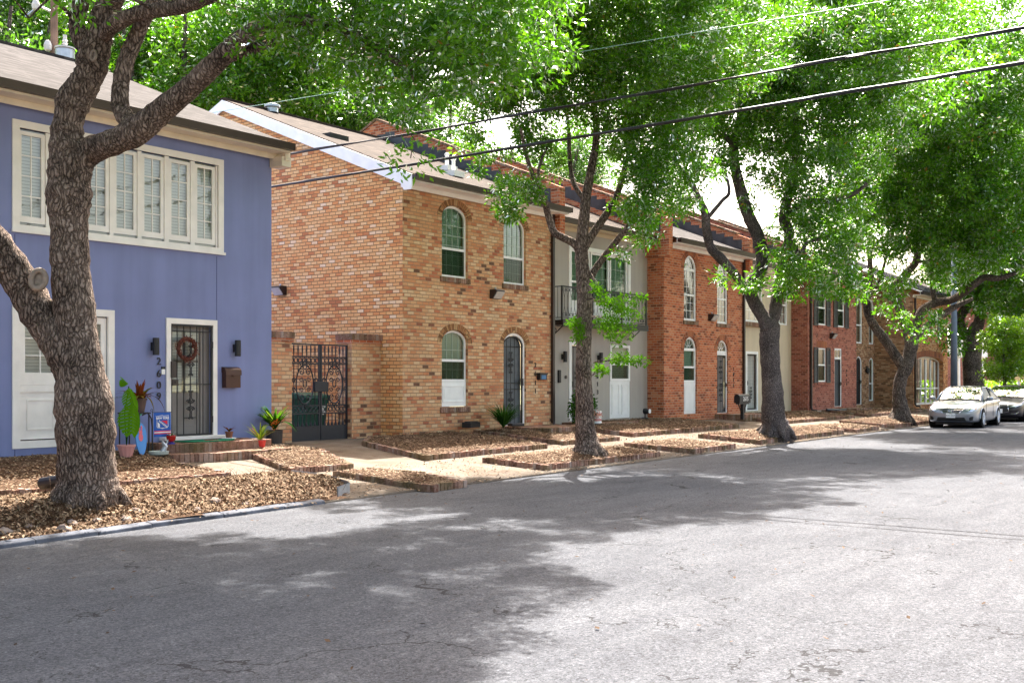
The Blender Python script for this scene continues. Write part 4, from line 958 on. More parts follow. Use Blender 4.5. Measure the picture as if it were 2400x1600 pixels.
# ============================================================ GREY HOUSE (2613), recessed
gh = thing('grey_house', (27.5, 17.6, 0.4), 'grey rendered house with an iron balcony, 2613 beside the door', 'house', 'row houses along the street')
YG = 17.6; fg = fY(YG)
m = MB(); m.sheet(rect(24.64,30.56,0.2,6.05), [rect(26.1,29.43,3.42,5.56), rect(26.1,27.1,0.52,2.78), rect(28.28,29.48,0.52,2.78)], fg, 0, 0.1); m.build('wall', M['grey_stucco'], gh, fixn=False)
t = MB(); t.ring(rect(26.18,29.35,3.44,5.48), rect(26.05,29.48,3.40,5.60), fg, -0.03, 0.04); t.build('door_frame', M['white'], gh)
for a, b in ((26.19,27.2),(27.27,28.28),(28.34,29.34)):
    w = window(gh, fg, a, b, 3.95, None, 5.48, d=0.02, t=0.06, glass='glass_green', blind='blinds_green', mid=4.55 if a < 27 else None, cols=3, rows=4, barw=0.014, barm='blinds_green', name='window')
    p = MB(); p.prism(rect(a, b, 3.44, 3.949), fg, 0.02, 0.07); p.build('window_panel', M['white'], w)
# balcony
t = MB(); t.box((24.9,17.02,3.22),(29.6,YG-0.002,3.36)); t.box((24.9,17.0,3.20),(29.6,17.019,3.38))
bl = t.build('balcony', M['iron'], gh)
r_ = MB(); fb = fY(17.06)
r_.box((24.92,17.04,4.27),(29.58,17.08,4.31)); r_.box((24.92,17.045,3.42),(29.58,17.075,3.44)); r_.box((24.92,17.045,4.17),(29.58,17.075,4.185)); r_.box((24.92,17.045,3.54),(29.58,17.075,3.552))
for x in (24.93,26.5,28.1,29.55): r_.box((x-0.018,17.04,3.36),(x+0.018,17.08,4.27))
x = 25.05; k = 0
while x < 29.5:
    for z0_, z1_, sg in ((4.17,3.98,1),(3.55,3.74,-1)):
        r_.tube([fb(x-0.085,z0_+0.04*sg,0), fb(x-0.05,z0_,0), fb(x,z1_,0), fb(x+0.05,z0_,0), fb(x+0.085,z0_+0.04*sg,0)], 0.007, 4, cap=False)
        scroll(r_, fb, x-0.055, z0_+0.05*sg, 0.035, 0, 1.1, 1, sg, 0.006); scroll(r_, fb, x+0.055, z0_+0.05*sg, 0.035, 0, 1.1, -1, sg, 0.006)
    r_.tube([fb(x,3.74,0), fb(x,3.98,0)], 0.008, 4); x += 0.17
for xx in (24.93, 29.55):
    r_.box((xx-.01,17.081,4.275),(xx+.01,YG,4.30)); r_.box((xx-.01,17.081,3.42),(xx+.01,YG,3.435))
    for k in range(1, 4): r_.tube([(xx,17.06+0.14*k,3.43),(xx,17.06+0.14*k,4.28)], 0.007, 4)
r_.build('railing', M['iron'], bl)
for xx in (25.1, 29.3):
    r_ = MB(); r_.tube([(xx,YG,2.95),(xx,17.4,3.0),(xx,17.15,3.2)], 0.016, 6); scroll(r_, lambda u, v, d: (xx, u, v), 17.42, 3.08, 0.08, 0, 1.2, 1, 1, 0.012); r_.build('bracket', M['iron'], bl)
t = MB(); t.ring(rect(26.18,27.05,0.54,2.70), rect(26.06,27.15,0.52,2.80), fg, -0.03, 0.04); t.build('door_frame', M['white'], gh)
iron_door(gh, fg, 26.19, 27.04, 0.55, None, 2.69, 'doorgrey', 5, 0.02, 'iron', ((0.6,0.25),), (0.45,))
w = window(gh, fg, 28.3, 29.46, 1.66, None, 2.77, d=0.0, t=0.08, glass='glass_green', blind='blinds', mid=2.18, cols=0, rows=0, lower_screen=True, proud=0.02, label='white framed window above a tall white two-panel board')
panel_below(w, fg, 28.3, 29.46, 0.53, 1.655, 0.0, 'white', 2)
sconce(25.72, YG, 2.36, 'black cylinder lamp on the grey wall beside the downpipe'); sconce(27.62, YG, 2.36, 'black cylinder lamp on the grey wall above the number 2613')
numbers(gh, '2613', 27.58, YG, (2.04,1.80,1.57,1.33), 0.19)
b = MB(); b.box((25.5,YG-0.06,1.62),(25.6,YG-0.001,1.98)); b.build('letter_slot', M['iron'], gh, bevel=0.004)
b = MB(); b.lathe((25.9,YG-0.03,1.78), [(0.05,0),(0.05,0.03)], 14, axis='y'); b.build('doorbell', M['bronze'], gh)
roof(gh, 24.64, 30.44, 17.25, 6.25, 23.3, 8.75, 30.0); gutter(gh, 24.64, 30.42, 17.25, 6.24, fascia='beige_stucco')
parapet(gh, 30.56, 16.75, 16.62, 6.25, 23.3, 8.95, 30.0, 'brick_red', 0.60)
m = MB(); m.prism([(25.7,16.2),(27.5,16.2),(27.5,17.59),(25.7,17.59)], lambda u, v, d: (u, v, d), 0.2, 0.49); brick_edge(m, [(25.65,17.0),(25.65,16.15),(27.55,16.15),(27.55,17.55)], 0.3, 0.50, seed=6)
tag(m.build('front_step', M['border'], bevel=0.004), 'brick step under the grey house door beside the slim tree', 'step')

# ============================================================ RED BRICK HOUSE (2615)
rh = thing('red_brick_house', (33.5, Y0, 0.4), 'bright red brick house with round-headed fanlight windows, 2615 beside the door', 'house', 'row houses along the street')
A, B = (31.9,32.8), (34.3,35.15)
m = MB(); m.sheet(rect(30.56,36.5,0.2,6.05), [arch(*A,3.65,5.35,5.80), arch(*B,3.65,5.35,5.80), arch(*A,0.58,2.68,3.12), arch(*B,0.55,2.68,3.08)], fY(Y0), 0, 0.13)
m.sheet([(Y0,0.2),(17.7,0.2),(17.7,6.2),(Y0,6.05)], [], fX(30.56), 0); m.sheet([(Y0,0.2),(17.8,0.2),(17.8,6.2),(Y0,6.05)], [], fX(36.5), 0); m.build('wall', M['brick_red'], rh, fixn=False)
for (a, b), z0_, zs_, zt_ in ((A,3.65,5.35,5.80),(B,3.65,5.35,5.80),(A,0.58,2.68,3.12),(B,0.55,2.68,3.08)): surround(rh, fn, a, b, z0_, zs_, zt_, 0.2, 'soldier_red', sill=zs_ > 5)
for a, b in (A, B): window(rh, fn, a, b, 3.65, 5.35, 5.80, d=0.05, t=0.075, blind='blinds_dark', mid=4.5, cols=3, rows=6, fan=5.33, barw=0.014)
w = window(rh, fn, A[0], A[1], 1.62, 2.68, 3.12, d=0.05, t=0.07, glass='glass_green', blind='blinds_green', mid=2.12, fan=2.70, lower_screen=True, cols=1, rows=1, label='white round-headed window above a tall white board')
panel_below(w, fn, A[0]+.005, A[1]-.005, 0.585, 1.615, 0.05, 'offwhite')
w = window(rh, fn, B[0], B[1], 2.58, 2.68, 3.08, d=0.05, t=0.06, blind='dark', fan=2.66, cols=1, rows=1, name='fanlight')
t = MB(); t.ring(rect(B[0]+.06,B[1]-.07,0.56,2.56), rect(B[0]+.002,B[1]-.002,0.551,2.579), fn, 0.05, 0.12); t.build('door_frame', M['white'], rh)
iron_door(rh, fn, B[0]+.065, B[1]-.075, 0.57, None, 2.55, 'doorgrey', 6, 0.06, 'iron', ((0.75,0.3),(0.35,0.3)), (0.47,), solid_mesh=1)
numbers(rh, '2615', 35.55, Y0, (2.08,1.88,1.69,1.49), 0.17)
wallpack(fn, 33.8, 3.82, 'bronze shoebox light on the bright red brick wall')
roof(rh, 30.7, 36.38, 16.62, 6.20, 23.3, 8.85, 30.0, 'shingle'); gutter(rh, 30.72, 36.5, 16.62, 6.19, fascia='cream')
parapet(rh, 36.5, 16.75, 16.62, 6.20, 23.3, 8.85, 30.0, 'brick_red', 0.6); downpipe(rh, 36.32, Y0, 0.42, 6.0)
m = MB(); m.prism([(34.2,15.9),(36.2,15.9),(36.2,16.99),(34.2,16.99)], lambda u, v, d: (u, v, d), 0.2, 0.52); brick_edge(m, [(34.1,16.99),(34.1,15.85),(36.3,15.85),(36.3,16.99)], 0.3, 0.53, seed=7)
tag(m.build('front_step', M['border'], bevel=0.004), 'brick step under the red brick house door behind the black post mailbox', 'step')

# ============================================================ BEIGE HOUSE, recessed
be = thing('beige_house', (39.4, 17.7, 0.4), 'beige rendered house half hidden behind the broad forked tree', 'house', 'row houses along the street')
YB = 17.7; fb2 = fY(YB)
m = MB(); m.sheet(rect(36.64,42.4,0.2,6.0), [rect(38.1,39.1,0.55,2.74), rect(37.9,39.5,3.9,5.5), rect(40.9,41.9,3.9,5.5)], fb2, 0, 0.1); m.build('wall', M['beige_stucco'], be, fixn=False)
t = MB(); t.ring(rect(38.16,39.04,0.57,2.68), rect(38.04,39.14,0.53,2.78), fb2, -0.03, 0.05); t.build('door_frame', M['white'], be)
iron_door(be, fb2, 38.17, 39.03, 0.58, None, 2.67, 'blinds', 8, 0.02, 'iron', ((0.3,0.2),), (0.02,0.98), label='white slatted door behind close black bars')
for a, b in ((37.9,39.5),(40.9,41.9)): window(be, fb2, a, b, 3.9, None, 5.5, d=0.0, t=0.07, blind='blinds', mid=4.7, cols=3, rows=4, proud=0.02)
m = MB()
for k in range(22): m.box((37.85+0.078*k,YB-0.12,3.72),(37.85+0.078*k+0.07,YB,3.87))
m.build('brick_sill', M['border'], be)
roof(be, 36.64, 42.28, 17.35, 6.15, 23.3, 8.6, 30.0); gutter(be, 36.64, 42.28, 17.35, 6.14, fascia='cream')
parapet(be, 42.4, 16.75, 16.62, 6.15, 23.3, 8.85, 30.0, 'brick_dark', 0.6)

# ============================================================ DARK RED HOUSE
dh = thing('dark_red_house', (45.2, Y0, 0.4), 'dark red brick house with charcoal shutters', 'house', 'row houses along the street')
m = MB(); m.sheet(rect(42.4,48.0,0.45,6.0), [rect(43.45,44.35,3.97,5.4), rect(45.65,46.5,3.97,5.4), rect(43.45,44.35,1.62,3.02), rect(45.35,46.2,0.55,3.05)], fY(Y0), 0, 0.1)
m.sheet([(Y0,0.2),(17.8,0.2),(17.8,6.2),(Y0,6.0)], [], fX(42.4), 0); m.sheet([(Y0,0.2),(17.8,0.2),(17.8,6.2),(Y0,6.0)], [], fX(48.0), 0); m.build('wall', M['brick_dark'], dh, fixn=False)
m = MB(); m.box((42.42,Y0+0.02,0.2),(47.98,Y0+0.2,0.449)); m.build('foundation', M['concrete'], dh)
def shutter(parent, x0, x1, z0, z1):
    s = MB(); s.ring(rect(x0+.05,x1-.05,z0+.05,z1-.05), rect(x0,x1,z0,z1), fn, -0.045, -0.004)
    s.prism(rect(x0+.05,x1-.05,(z0+z1)/2-.03,(z0+z1)/2+.03), fn, -0.042, -0.005)
    z = z0+.06
    while z < z1-.08: s.face([fn(x0+.05,z,-0.035), fn(x1-.05,z,-0.035), fn(x1-.05,z+.05,-0.01), fn(x0+.05,z+.05,-0.01)]); z += .055
    s.build('shutter', M['shutter'], parent)
for a, b, z0_, z1_ in ((43.45,44.35,3.97,5.4),(45.65,46.5,3.97,5.4),(43.45,44.35,1.62,3.02)):
    window(dh, fn, a, b, z0_, None, z1_, d=0.02, t=0.06, blind='blinds_dark', mid=(z0_+z1_)/2, lower_screen=True)
    shutter(dh, a-0.45, a-0.02, z0_-.04, z1_+.02); shutter(dh, b+0.02, b+0.45, z0_-.04, z1_+.02)
    s = MB(); s.prism(rect(a-.12,b+.12,z1_+.03,z1_+.27), fn, -0.006, 0.01); s.build('lintel', M['soldier_red'], dh); s = MB(); s.prism(rect(a-.05,b+.05,z0_-.11,z0_-.01), fn, -0.04, 0.05); s.build('brick_sill', M['brick_dark'], dh)
w = window(dh, fn, 45.35, 46.2, 2.6, None, 3.05, d=0.02, t=0.07, blind='dark', cols=2, rows=1, name='transom')
t = MB(); t.ring(rect(45.42,46.12,0.57,2.58), rect(45.352,46.198,0.551,2.595), fn, 0.02, 0.09); t.build('door_frame', M['white'], dh)
iron_door(dh, fn, 45.43, 46.11, 0.58, None, 2.57, 'door_slate', 6, 0.03, 'iron', (), (0.5,), solid_mesh=1)
numbers(dh, '2619', 46.75, Y0, (2.1,1.9,1.7,1.5), 0.16)
wallpack(fn, 44.95, 3.55, 'bronze shoebox light on the dark red brick wall between the shutters')
roof(dh, 42.54, 47.9, 16.62, 6.15, 23.3, 8.85, 30.0, 'shingle'); gutter(dh, 42.56, 48.0, 16.62, 6.14, fascia='cream')
parapet(dh, 48.0, 16.75, 16.62, 6.15, 23.3, 8.85, 30.0, 'brick_brown', 0.5); downpipe(dh, 42.62, Y0, 0.42, 6.0)
m = MB(); m.prism([(45.1,16.0),(46.9,16.0),(46.9,16.99),(45.1,16.99)], lambda u, v, d: (u, v, d), 0.2, 0.50); brick_edge(m, [(45.05,16.99),(45.05,15.95),(47.0,15.95),(47.0,16.99)], 0.3, 0.51, seed=8)
tag(m.build('front_step', M['border'], bevel=0.004), 'brick step under the dark red house door', 'step')

# ============================================================ BROWN BRICK HOUSE, recessed, and corner shop
nh = thing('brown_brick_house', (50.4, 17.7, 0.4), 'brown brick house with narrow arched door and window', 'house', 'row houses along the street')
m = MB(); m.sheet(rect(48.0,52.6,0.2,6.0), [arch(49.95,50.7,3.4,5.2,5.5), arch(51.7,52.3,3.4,5.2,5.5), arch(49.95,50.7,0.55,2.5,2.8), arch(51.7,52.3,0.7,2.5,2.75)], fb2, 0, 0.12); m.build('wall', M['brick_brown'], nh, fixn=False)
for a, b, z0_, zs_, zt_ in ((49.95,50.7,3.4,5.2,5.5),(51.7,52.3,3.4,5.2,5.5),(51.7,52.3,0.7,2.5,2.75)): window(nh, fb2, a, b, z0_, zs_, zt_, d=0.02, t=0.06, glass='glass_green', blind='blinds_dark', mid=(z0_+zt_)/2-.2, proud=0.01)
t = MB(); t.ring(arch(50.0,50.62,0.56,2.5,2.74), arch(49.952,50.698,0.551,2.5,2.798), fb2, 0.02, 0.09); t.build('door_frame', M['white'], nh)
iron_door(nh, fb2, 50.01, 50.61, 0.57, 2.5, 2.73, 'dark', 4, 0.04, 'iron', (), (0.5,), solid_mesh=1)
b = MB(); b.lathe((51.2,YB-0.1,2.0), [(0.03,0),(0.09,0.06),(0.09,0.22),(0.03,0.3)], 8); b.box((51.18,YB-.1,2.3),(51.22,YB,2.34)); tag(b.build('wall_lantern', M['iron']), 'black wall lantern between the narrow arched door and window', 'wall lamp')
roof(nh, 48.1, 52.6, 17.35, 6.15, 23.3, 8.6, 30.0); gutter(nh, 48.14, 52.5, 17.35, 6.14, fascia='cream')

sh = thing('corner_shop', (55.4, 15.9, 0.4), 'orange brick corner building with a big arched shop window and metal roof', 'shop', 'row houses along the street')
YS = 15.9; fs = fY(YS); XS = 52.55
m = MB(); m.sheet(rect(XS,58.3,0.2,5.75), [arch(52.85,57.5,0.5,2.55,2.85), rect(54.9,55.5,3.9,5.3), rect(56.3,57.2,3.9,5.3)], fs, 0, 0.25)
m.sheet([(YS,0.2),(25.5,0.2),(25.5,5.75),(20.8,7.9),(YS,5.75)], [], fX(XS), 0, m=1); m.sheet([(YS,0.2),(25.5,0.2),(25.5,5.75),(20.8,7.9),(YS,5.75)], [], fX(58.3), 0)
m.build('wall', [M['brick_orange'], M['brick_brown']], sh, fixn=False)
a = arch(52.85,57.5,0.5,2.55,2.85,18)[2:]; s = MB(); s.ring(a, [(p[0], p[1]+0.3) for p in a], fs, -0.008, 0.02, closed=False, uvs=True); s.build('brick_arch', M['soldier_red'], sh)
sw = MB(); sw.ring(arch(52.93,57.42,0.58,2.53,2.77), arch(52.85,57.5,0.5,2.55,2.85), fs, 0.20, 0.28)
for k, x in enumerate((53.7,54.5,55.3,56.1,56.8)): sw.prism(rect(x-.045 if k != 2 else x-.09, x+.045 if k != 2 else x+.09, 0.58, 2.62+.1*(k in (1,2,3))), fs, 0.205, 0.275)
sw.prism(rect(52.93,57.42,1.25,1.32), fs, 0.21, 0.27); so = sw.build('shop_window', M['cream'], sh)
p = MB(); p.sheet(arch(52.9,57.45,0.55,2.54,2.8), [], fs, 0.24); p.build('pane', M['glass_dark'], so, fixn=False)
p = MB(); p.sheet(arch(52.9,57.45,0.55,2.54,2.8), [], fs, 0.9); p.build('shop_interior', plain('shop_interior_wall', (0.30,0.29,0.27), .8, var=.3, scale=1.5), so, fixn=False)
p = MB()
for x, z, w_, h_, c in ((54.1,1.75,.45,.5,0),(54.9,1.5,.4,.4,1),(55.6,1.7,.4,.35,0),(56.5,1.6,.35,.5,1)): p.prism(rect(x-w_/2,x+w_/2,z-h_/2,z+h_/2), fs, 0.30, 0.31, m=c)
p.build('window_poster', [M['white'], plain('teal_poster', (0.10,0.22,0.28), 0.5)], so)
for a_, b_ in ((54.9,55.5),(56.3,57.2)): window(sh, fs, a_, b_, 3.9, None, 5.3, d=0.08, t=0.06, blind='blinds_green', mid=4.6)
rr = roof(sh, 52.3, 58.6, 15.5, 5.85, 20.8, 8.1, 26.0, 'steel')
x = 52.45; s = MB()
while x < 58.6: s.prism([(15.5,5.86),(20.8,8.11),(20.8,8.17),(15.5,5.92)], lambda u, v, d: (d, u, v), x-.02, x+.02); x += 0.42
s.build('standing_seam', M['iron'], rr)
gutter(sh, 52.3, 58.6, 15.5, 5.84, fascia='tan_trim'); downpipe(sh, 52.7, YS, 0.42, 5.7)

# white portico house beyond the corner
ph = thing('portico_house', (68, 19, 0.4), 'far white-columned portico of a dark brick house beyond the corner shop', 'house')
m = MB(); m.box((62,21,0.2),(90,30,7.0)); m.build('wall', M['brick_dark'], ph)
m = MB(); m.prism([(20.5,6.9),(25.5,9.3),(30.5,6.9)], lambda u, v, d: (d, u, v), 61.7, 90.3); m.build('roof', M['shingle_brown'], ph)
m = MB(); m.box((62.0,17.0,3.1),(71,20.99,3.6)); m.prism([(61.8,3.6),(66.5,4.7),(71.2,3.6)], fY(17.0), -0.1, 3.9); m.build('portico_roof', M['white'], ph)
for x in (62.4,65.3,68.0,70.6):
    m = MB(); m.lathe((x,17.3,0.4), [(.26,0),(.26,.15),(.19,.18),(.17,2.5),(.24,2.58),(.24,2.72)], 14); m.build('column', M['white'], ph, smooth=False)
m = MB(); m.ring(rect(66.2,67.2,0.5,2.7), rect(66.05,67.35,0.5,2.85), fY(20.96), -0.02, 0.02); dd = m.build('door_frame', M['white'], ph)
m = MB(); m.sheet(rect(66.2,67.2,0.5,2.7), [], fY(20.96), 0.0); m.build('door', M['dark'], ph)
for x in (63.6, 69.2): window(ph, fY(20.9), x-.45, x+.45, 1.0, None, 2.6, d=0.0, t=0.07, blind='blinds_dark', cols=2, rows=3)
m = MB(); m.box((61.8,16.6,0.2),(71.2,20.99,0.45)); m.build('porch_floor', M['concrete'], ph)
# ============================================================ gate, pillars, bin
YP = 17.68; fp = fY(YP)
for (a, b, zt, lab) in ((14.62,15.70,2.72,'brick gate pillar squeezed against the blue house'), (17.47,18.40,2.74,'brick gate pillar against the tan gable side wall')):
    o = thing('gate_pillar', ((a+b)/2, YP, 0.25), lab, 'gate pillar', 'brick pillars either side of the iron gate')
    m = MB(); m.box((a,YP,0.1),(b,YP+0.45,zt-0.22)); m.build('shaft', M['brick_front'], o)
    m = MB(); m.box((a-0.03,YP-0.03,zt-0.219),(b+.03 if b < 18 else b,YP+0.48,zt-0.14)); m.build('corbel', M['brick_red'], o)
    c = MB(); x = a-0.04; r = random.Random(int(a*7))
    while x < b-0.02: c.box((x,YP-0.05+r.uniform(-.01,.01),zt-0.138),(min(x+0.07,b+.04),YP+0.49,zt+r.uniform(-.008,.008))); x += 0.078
    c.build('coping', M['border'], o, bevel=0.004)
gt = thing('iron_gate', (16.58, YP+0.1, 0.25), 'black wrought iron double gate with oval scrollwork and solid kick plates', 'gate')
fgp = fY(YP+0.12)
for a, b, rev in ((15.73,16.62,0),(16.64,17.45,1)):
    m = MB(); zt = 2.47; z0 = 0.27
    m.prism(rect(a,b,z0,0.70), fgp, 0.0, 0.03); m.prism(rect(a+.03,b-.03,z0+.04,0.66), fgp, -0.004, 0.0)
    for z in (zt, 2.20, 2.05, 1.14, 0.97): m.prism(rect(a,b,z-.014,z+.014), fgp, -0.005, 0.03)
    for x in (a+.018, b-.018): m.prism(rect(x-.018,x+.018,0.70,zt+.014), fgp, -0.006, 0.032)
    n = 7; xs_ = [a+.018+(b-a-.036)*k/n for k in range(1, n)]
    cx = (a+b)/2; rx, rz_, cz = 0.25, 0.42, 1.60
    for k, x in enumerate(xs_):
        th = 0.011
        m.tube([fgp(x,zt-.13,.012),fgp(x,zt-.02,.012)], [.022,.013], 6); m.tube([fgp(x,2.20,.012),fgp(x,zt-.1,.012)], [.009,.02], 6)
        m.tube([fgp(x,2.05,.012),fgp(x,2.20,.012)], 0.008, 4)
        q = 1-((x-cx)/rx)**2
        if q > 0.05:
            hz = rz_*math.sqrt(q); m.tube([fgp(x,cz+hz,.012),fgp(x,2.05,.012)], th, 5); m.tube([fgp(x,1.14,.012),fgp(x,cz-hz,.012)], th, 5)
        else: m.tube([fgp(x,1.14,.012),fgp(x,2.05,.012)], th, 5)
        m.lathe(fgp(x,0.70,.015), [(.03,0),(.03,.02),(.018,.06),(.010,.10),(.010,.24),(.018,.26)], 8)
    for k in range(n):
        x = a+.018+(b-a-.036)*(k+.5)/n
        for zc in (2.125, 1.055): m.tube([fgp(x+.048*math.cos(t*math.pi/5), zc+.052*math.sin(t*math.pi/5), .012) for t in range(11)], 0.010, 4, cap=False)
    m.tube([fgp(cx+rx*math.cos(t*math.pi/12), cz+rz_*math.sin(t*math.pi/12), .0) for t in range(25)], 0.016, 5, cap=False)
    m.tube([fgp(cx+.05*math.cos(t*math.pi/6), cz+.02+.09*math.sin(t*math.pi/6), .0) for t in range(13)], 0.012, 5, cap=False)
    m.tube([fgp(cx+.055*math.cos(t*math.pi/6), cz+rz_+.09*math.sin(t*math.pi/6), .0) for t in range(13)], 0.013, 5, cap=False)
    m.tube([fgp(cx,cz+rz_+.07,0),fgp(cx,cz+rz_+.18,0)], [.022,.003], 6); m.tube([fgp(cx,cz-rz_-.02,0),fgp(cx,cz-rz_-.14,0)], [.026,.003], 6)
    for fl in (1,-1):
        for ve in (1,-1):
            scroll(m, fgp, cx+fl*.10, cz+ve*.27, .085, -0.005, 1.5, fl, ve, .011); scroll(m, fgp, cx+fl*.10, cz+ve*.12, .06, -0.005, 1.2, fl, -ve, .010)
            scroll(m, fgp, cx+fl*(rx+.07), cz+ve*.09, .06, -0.005, 1.4, -fl, ve, .011)
            scroll(m, fgp, cx+fl*.10, cz+ve*(rz_+.02), .07, -0.005, 1.3, fl, ve, .010)
    m.build('gate_leaf', M['gate_iron'], gt)
m = MB(); m.box((16.42,YP+.06,1.44),(16.82,YP+.15,1.66)); m.build('lock_box', M['gate_iron'], gt, bevel=0.008)
o = thing('wheelie_bin', (16.88, 18.5, 0.3), 'dark green wheeled rubbish bin behind the iron gate', 'rubbish bin')
GR = plain('bin_green', (0.012,0.085,0.055), 0.45, var=0.15)
m = MB(); rows = []
for z, w, d in ((0.32,.27,.28),(0.36,.28,.30),(1.15,.34,.36),(1.27,.36,.38)):
    rows.append([(16.88+sx*w, 18.55+sy*d, z) for sx, sy in ((-1,-1),(1,-1),(1,1),(-1,1))])
for r in rows: m.v += r
for i in range(3):
    for k in range(4): m.f.append((i*4+k, i*4+(k+1)%4, i*4+4+(k+1)%4, i*4+4+k))
m.f.append((3,2,1,0)); m.build('body', GR, o, bevel=0.02)
m = MB(); m.prism([(18.13,1.275),(18.95,1.275),(18.97,1.36),(18.55,1.42),(18.16,1.36)], lambda u, v, d: (d, u, v), 16.50, 17.26); m.build('lid', GR, o, bevel=0.02)
for x in (16.58, 17.18): m = MB(); m.lathe((x,18.86,0.42), [(.12,-.03),(.12,.03)], 16, axis='x'); m.build('wheel', M['black_plastic'], o)
m = MB(); m.box((17.0,18.185,0.92),(17.14,18.20,1.12)); m.build('paper_label', M['white'], o)
# side passage end: fence behind the bin
o = thing('side_fence', (16.5, 22, 0.3), 'dark timber fence closing the passage behind the gate', 'fence')

m = MB(); m.box((14.6,24.0,0.2),(18.38,24.05,2.1)); m.build('boards', plain('fence_wood', (0.13,0.09,0.06), 0.8, var=0.3), o)
m = MB()
for x in (14.75,16.5,18.2): m.box((x-.05,23.9,0.2),(x+.05,23.998,2.2))
m.build('post', plain('fence_post_wood', (0.10,0.07,0.05), 0.8), o)

# ============================================================ potted plants and ornaments by the blue door
def strap_leaves(n, base, L, w, up, droop, seed=0, name=None, spread=1.0, tube0=0):
    rs = random.Random(seed); V = []; rn = []
    for i in range(n):
        a = rs.uniform(0, 6.283) if n > 6 else 6.283*i/n; l = L*rs.uniform(0.65, 1.15); u = up*rs.uniform(0.6, 1.3); ww = w*rs.uniform(.8, 1.2)
        d = Vector((math.cos(a)*spread, math.sin(a)*spread, 0)); s = Vector((-math.sin(a), math.cos(a), 0)); p = Vector(base); v = (d+Vector((0,0,u))).normalized(); k = 7; rv = rs.random()
        prof = [0.35,0.7,1.0,1.0,0.85,0.6,0.3,0.02]
        q = []
        for j in range(k+1):
            q.append((p-s*ww/2*prof[j], p+s*ww/2*prof[j])); p = p+v*(l/k); v = (v+Vector((0,0,-droop*rs.uniform(.7,1.2)))).normalized()
        for j in range(k): V.append([q[j][0], q[j][1], q[j+1][1], q[j+1][0]]); rn.append(rv)
    return np.array([[list(p) for p in f] for f in V]), np.array(rn)
def pot(o, c, r0, r1, h, mat, rim=True, ribs=0, name='pot'):
    m = MB(); prof = [(r0,0),(r1*0.97,h*0.84)] + ([(r1*1.06,h*0.85),(r1*1.08,h)] if rim else [(r1,h)]) + [(r1*0.9,h),(r1*0.88,h*.9)]
    m.lathe(c, prof, 40 if ribs else 22)
    if ribs:
        vs = []
        for i, v in enumerate(m.v):
            k = i % 40; f = 1.03 if (k//2) % 2 else 0.97
            vs.append((c[0]+(v[0]-c[0])*f, c[1]+(v[1]-c[1])*f, v[2]) if i < 80 else v)
        m.v = vs
    m.build(name, mat, o); s = MB(); s.lathe((c[0],c[1],c[2]+h*.86), [(r1*.9,0),(r1*.88,.01)], 18); s.build('soil', M['soil'], o)
PINK = plain('pink_plastic', (0.58,0.27,0.25), 0.45, var=0.06); TERRA = plain('dark_pot', (0.085,0.05,0.045), 0.6); RED = plain('red_plastic', (0.55,0.012,0.015), 0.3, var=0.08, coat=0.4)
def zb(x, y): return BEDS['blue'][1](x, y)
G = 3.0
# pink pot with a big lobed leaf plant
c = at_y(296, 1078, 15.35); c = Vector((10.45, 15.6, zb(10.45, 15.6)+0.0))
c = at_y(296, 1080, 15.9); c.z = zb(c.x, c.y); o = thing('potted_plant', c, 'light green lobed-leaf plant in a ribbed pink pot beside the big trunk', 'potted plant')
pot(o, c, 0.09, 0.14, 0.20, PINK, ribs=1)
M['leaf_split'] = leaf_mat('split_leaf', [(0,(0.09,0.24,0.01)),(1,(0.14,0.30,0.02))], 0.35)
def lobed(m, c, L, W, dirv, nrm, n=9):
    d = Vector(dirv).normalized(); s = d.cross(Vector(nrm)).normalized(); nn = s.cross(d).normalized()
    for i in range(n):
        t0, t1 = i/n, (i+0.93)/n
        for sg in (1, -1):
            w0 = W*math.sin(math.pi*(0.14+0.80*t0))**0.7; w1 = W*math.sin(math.pi*(0.14+0.80*t1))**0.7
            a = c+d*L*t0; b = c+d*L*t1; k = d*L*0.14
            m.face([a, b, b+s*sg*w1+k*1.0-nn*0.04*w1/W*2, a+s*sg*w0*0.96+k-nn*0.03*w0/W*2])
        a = c+d*L*t0; m.face([a-s*0.012, a+s*0.012, a+d*L/n+s*0.01, a+d*L/n-s*0.01])
m = MB(); lobed(m, c+Vector((0.03,-0.14,0.88)), 0.50, 0.27, (-0.12,-0.12,-1), (0.3,-1,0.35)); lobed(m, c+Vector((0.02,-0.04,1.14)), 0.36, 0.20, (0.25,-0.15,-0.9), (0.3,-1,0.35)); 
lobed(m, c+Vector((0.02,-0.02,1.20)), 0.16, 0.09, (-0.5,-0.1,0.3), (0.3,-1,0.35))
m.build('leaves', M['leaf_split'], o, fixn=False)
m = MB(); m.tube([c+Vector((0,0,.15)), c+Vector((.04,.0,.5)), c+Vector((.05,-.06,.85)), c+Vector((.03,-.14,.86))], .01, 5); m.tube([c+Vector((.01,0,.15)), c+Vector((-.02,.02,.7)), c+Vector((.02,-.04,1.16))], .009, 5); m.build('stems', M['leaf_shrub'], o)
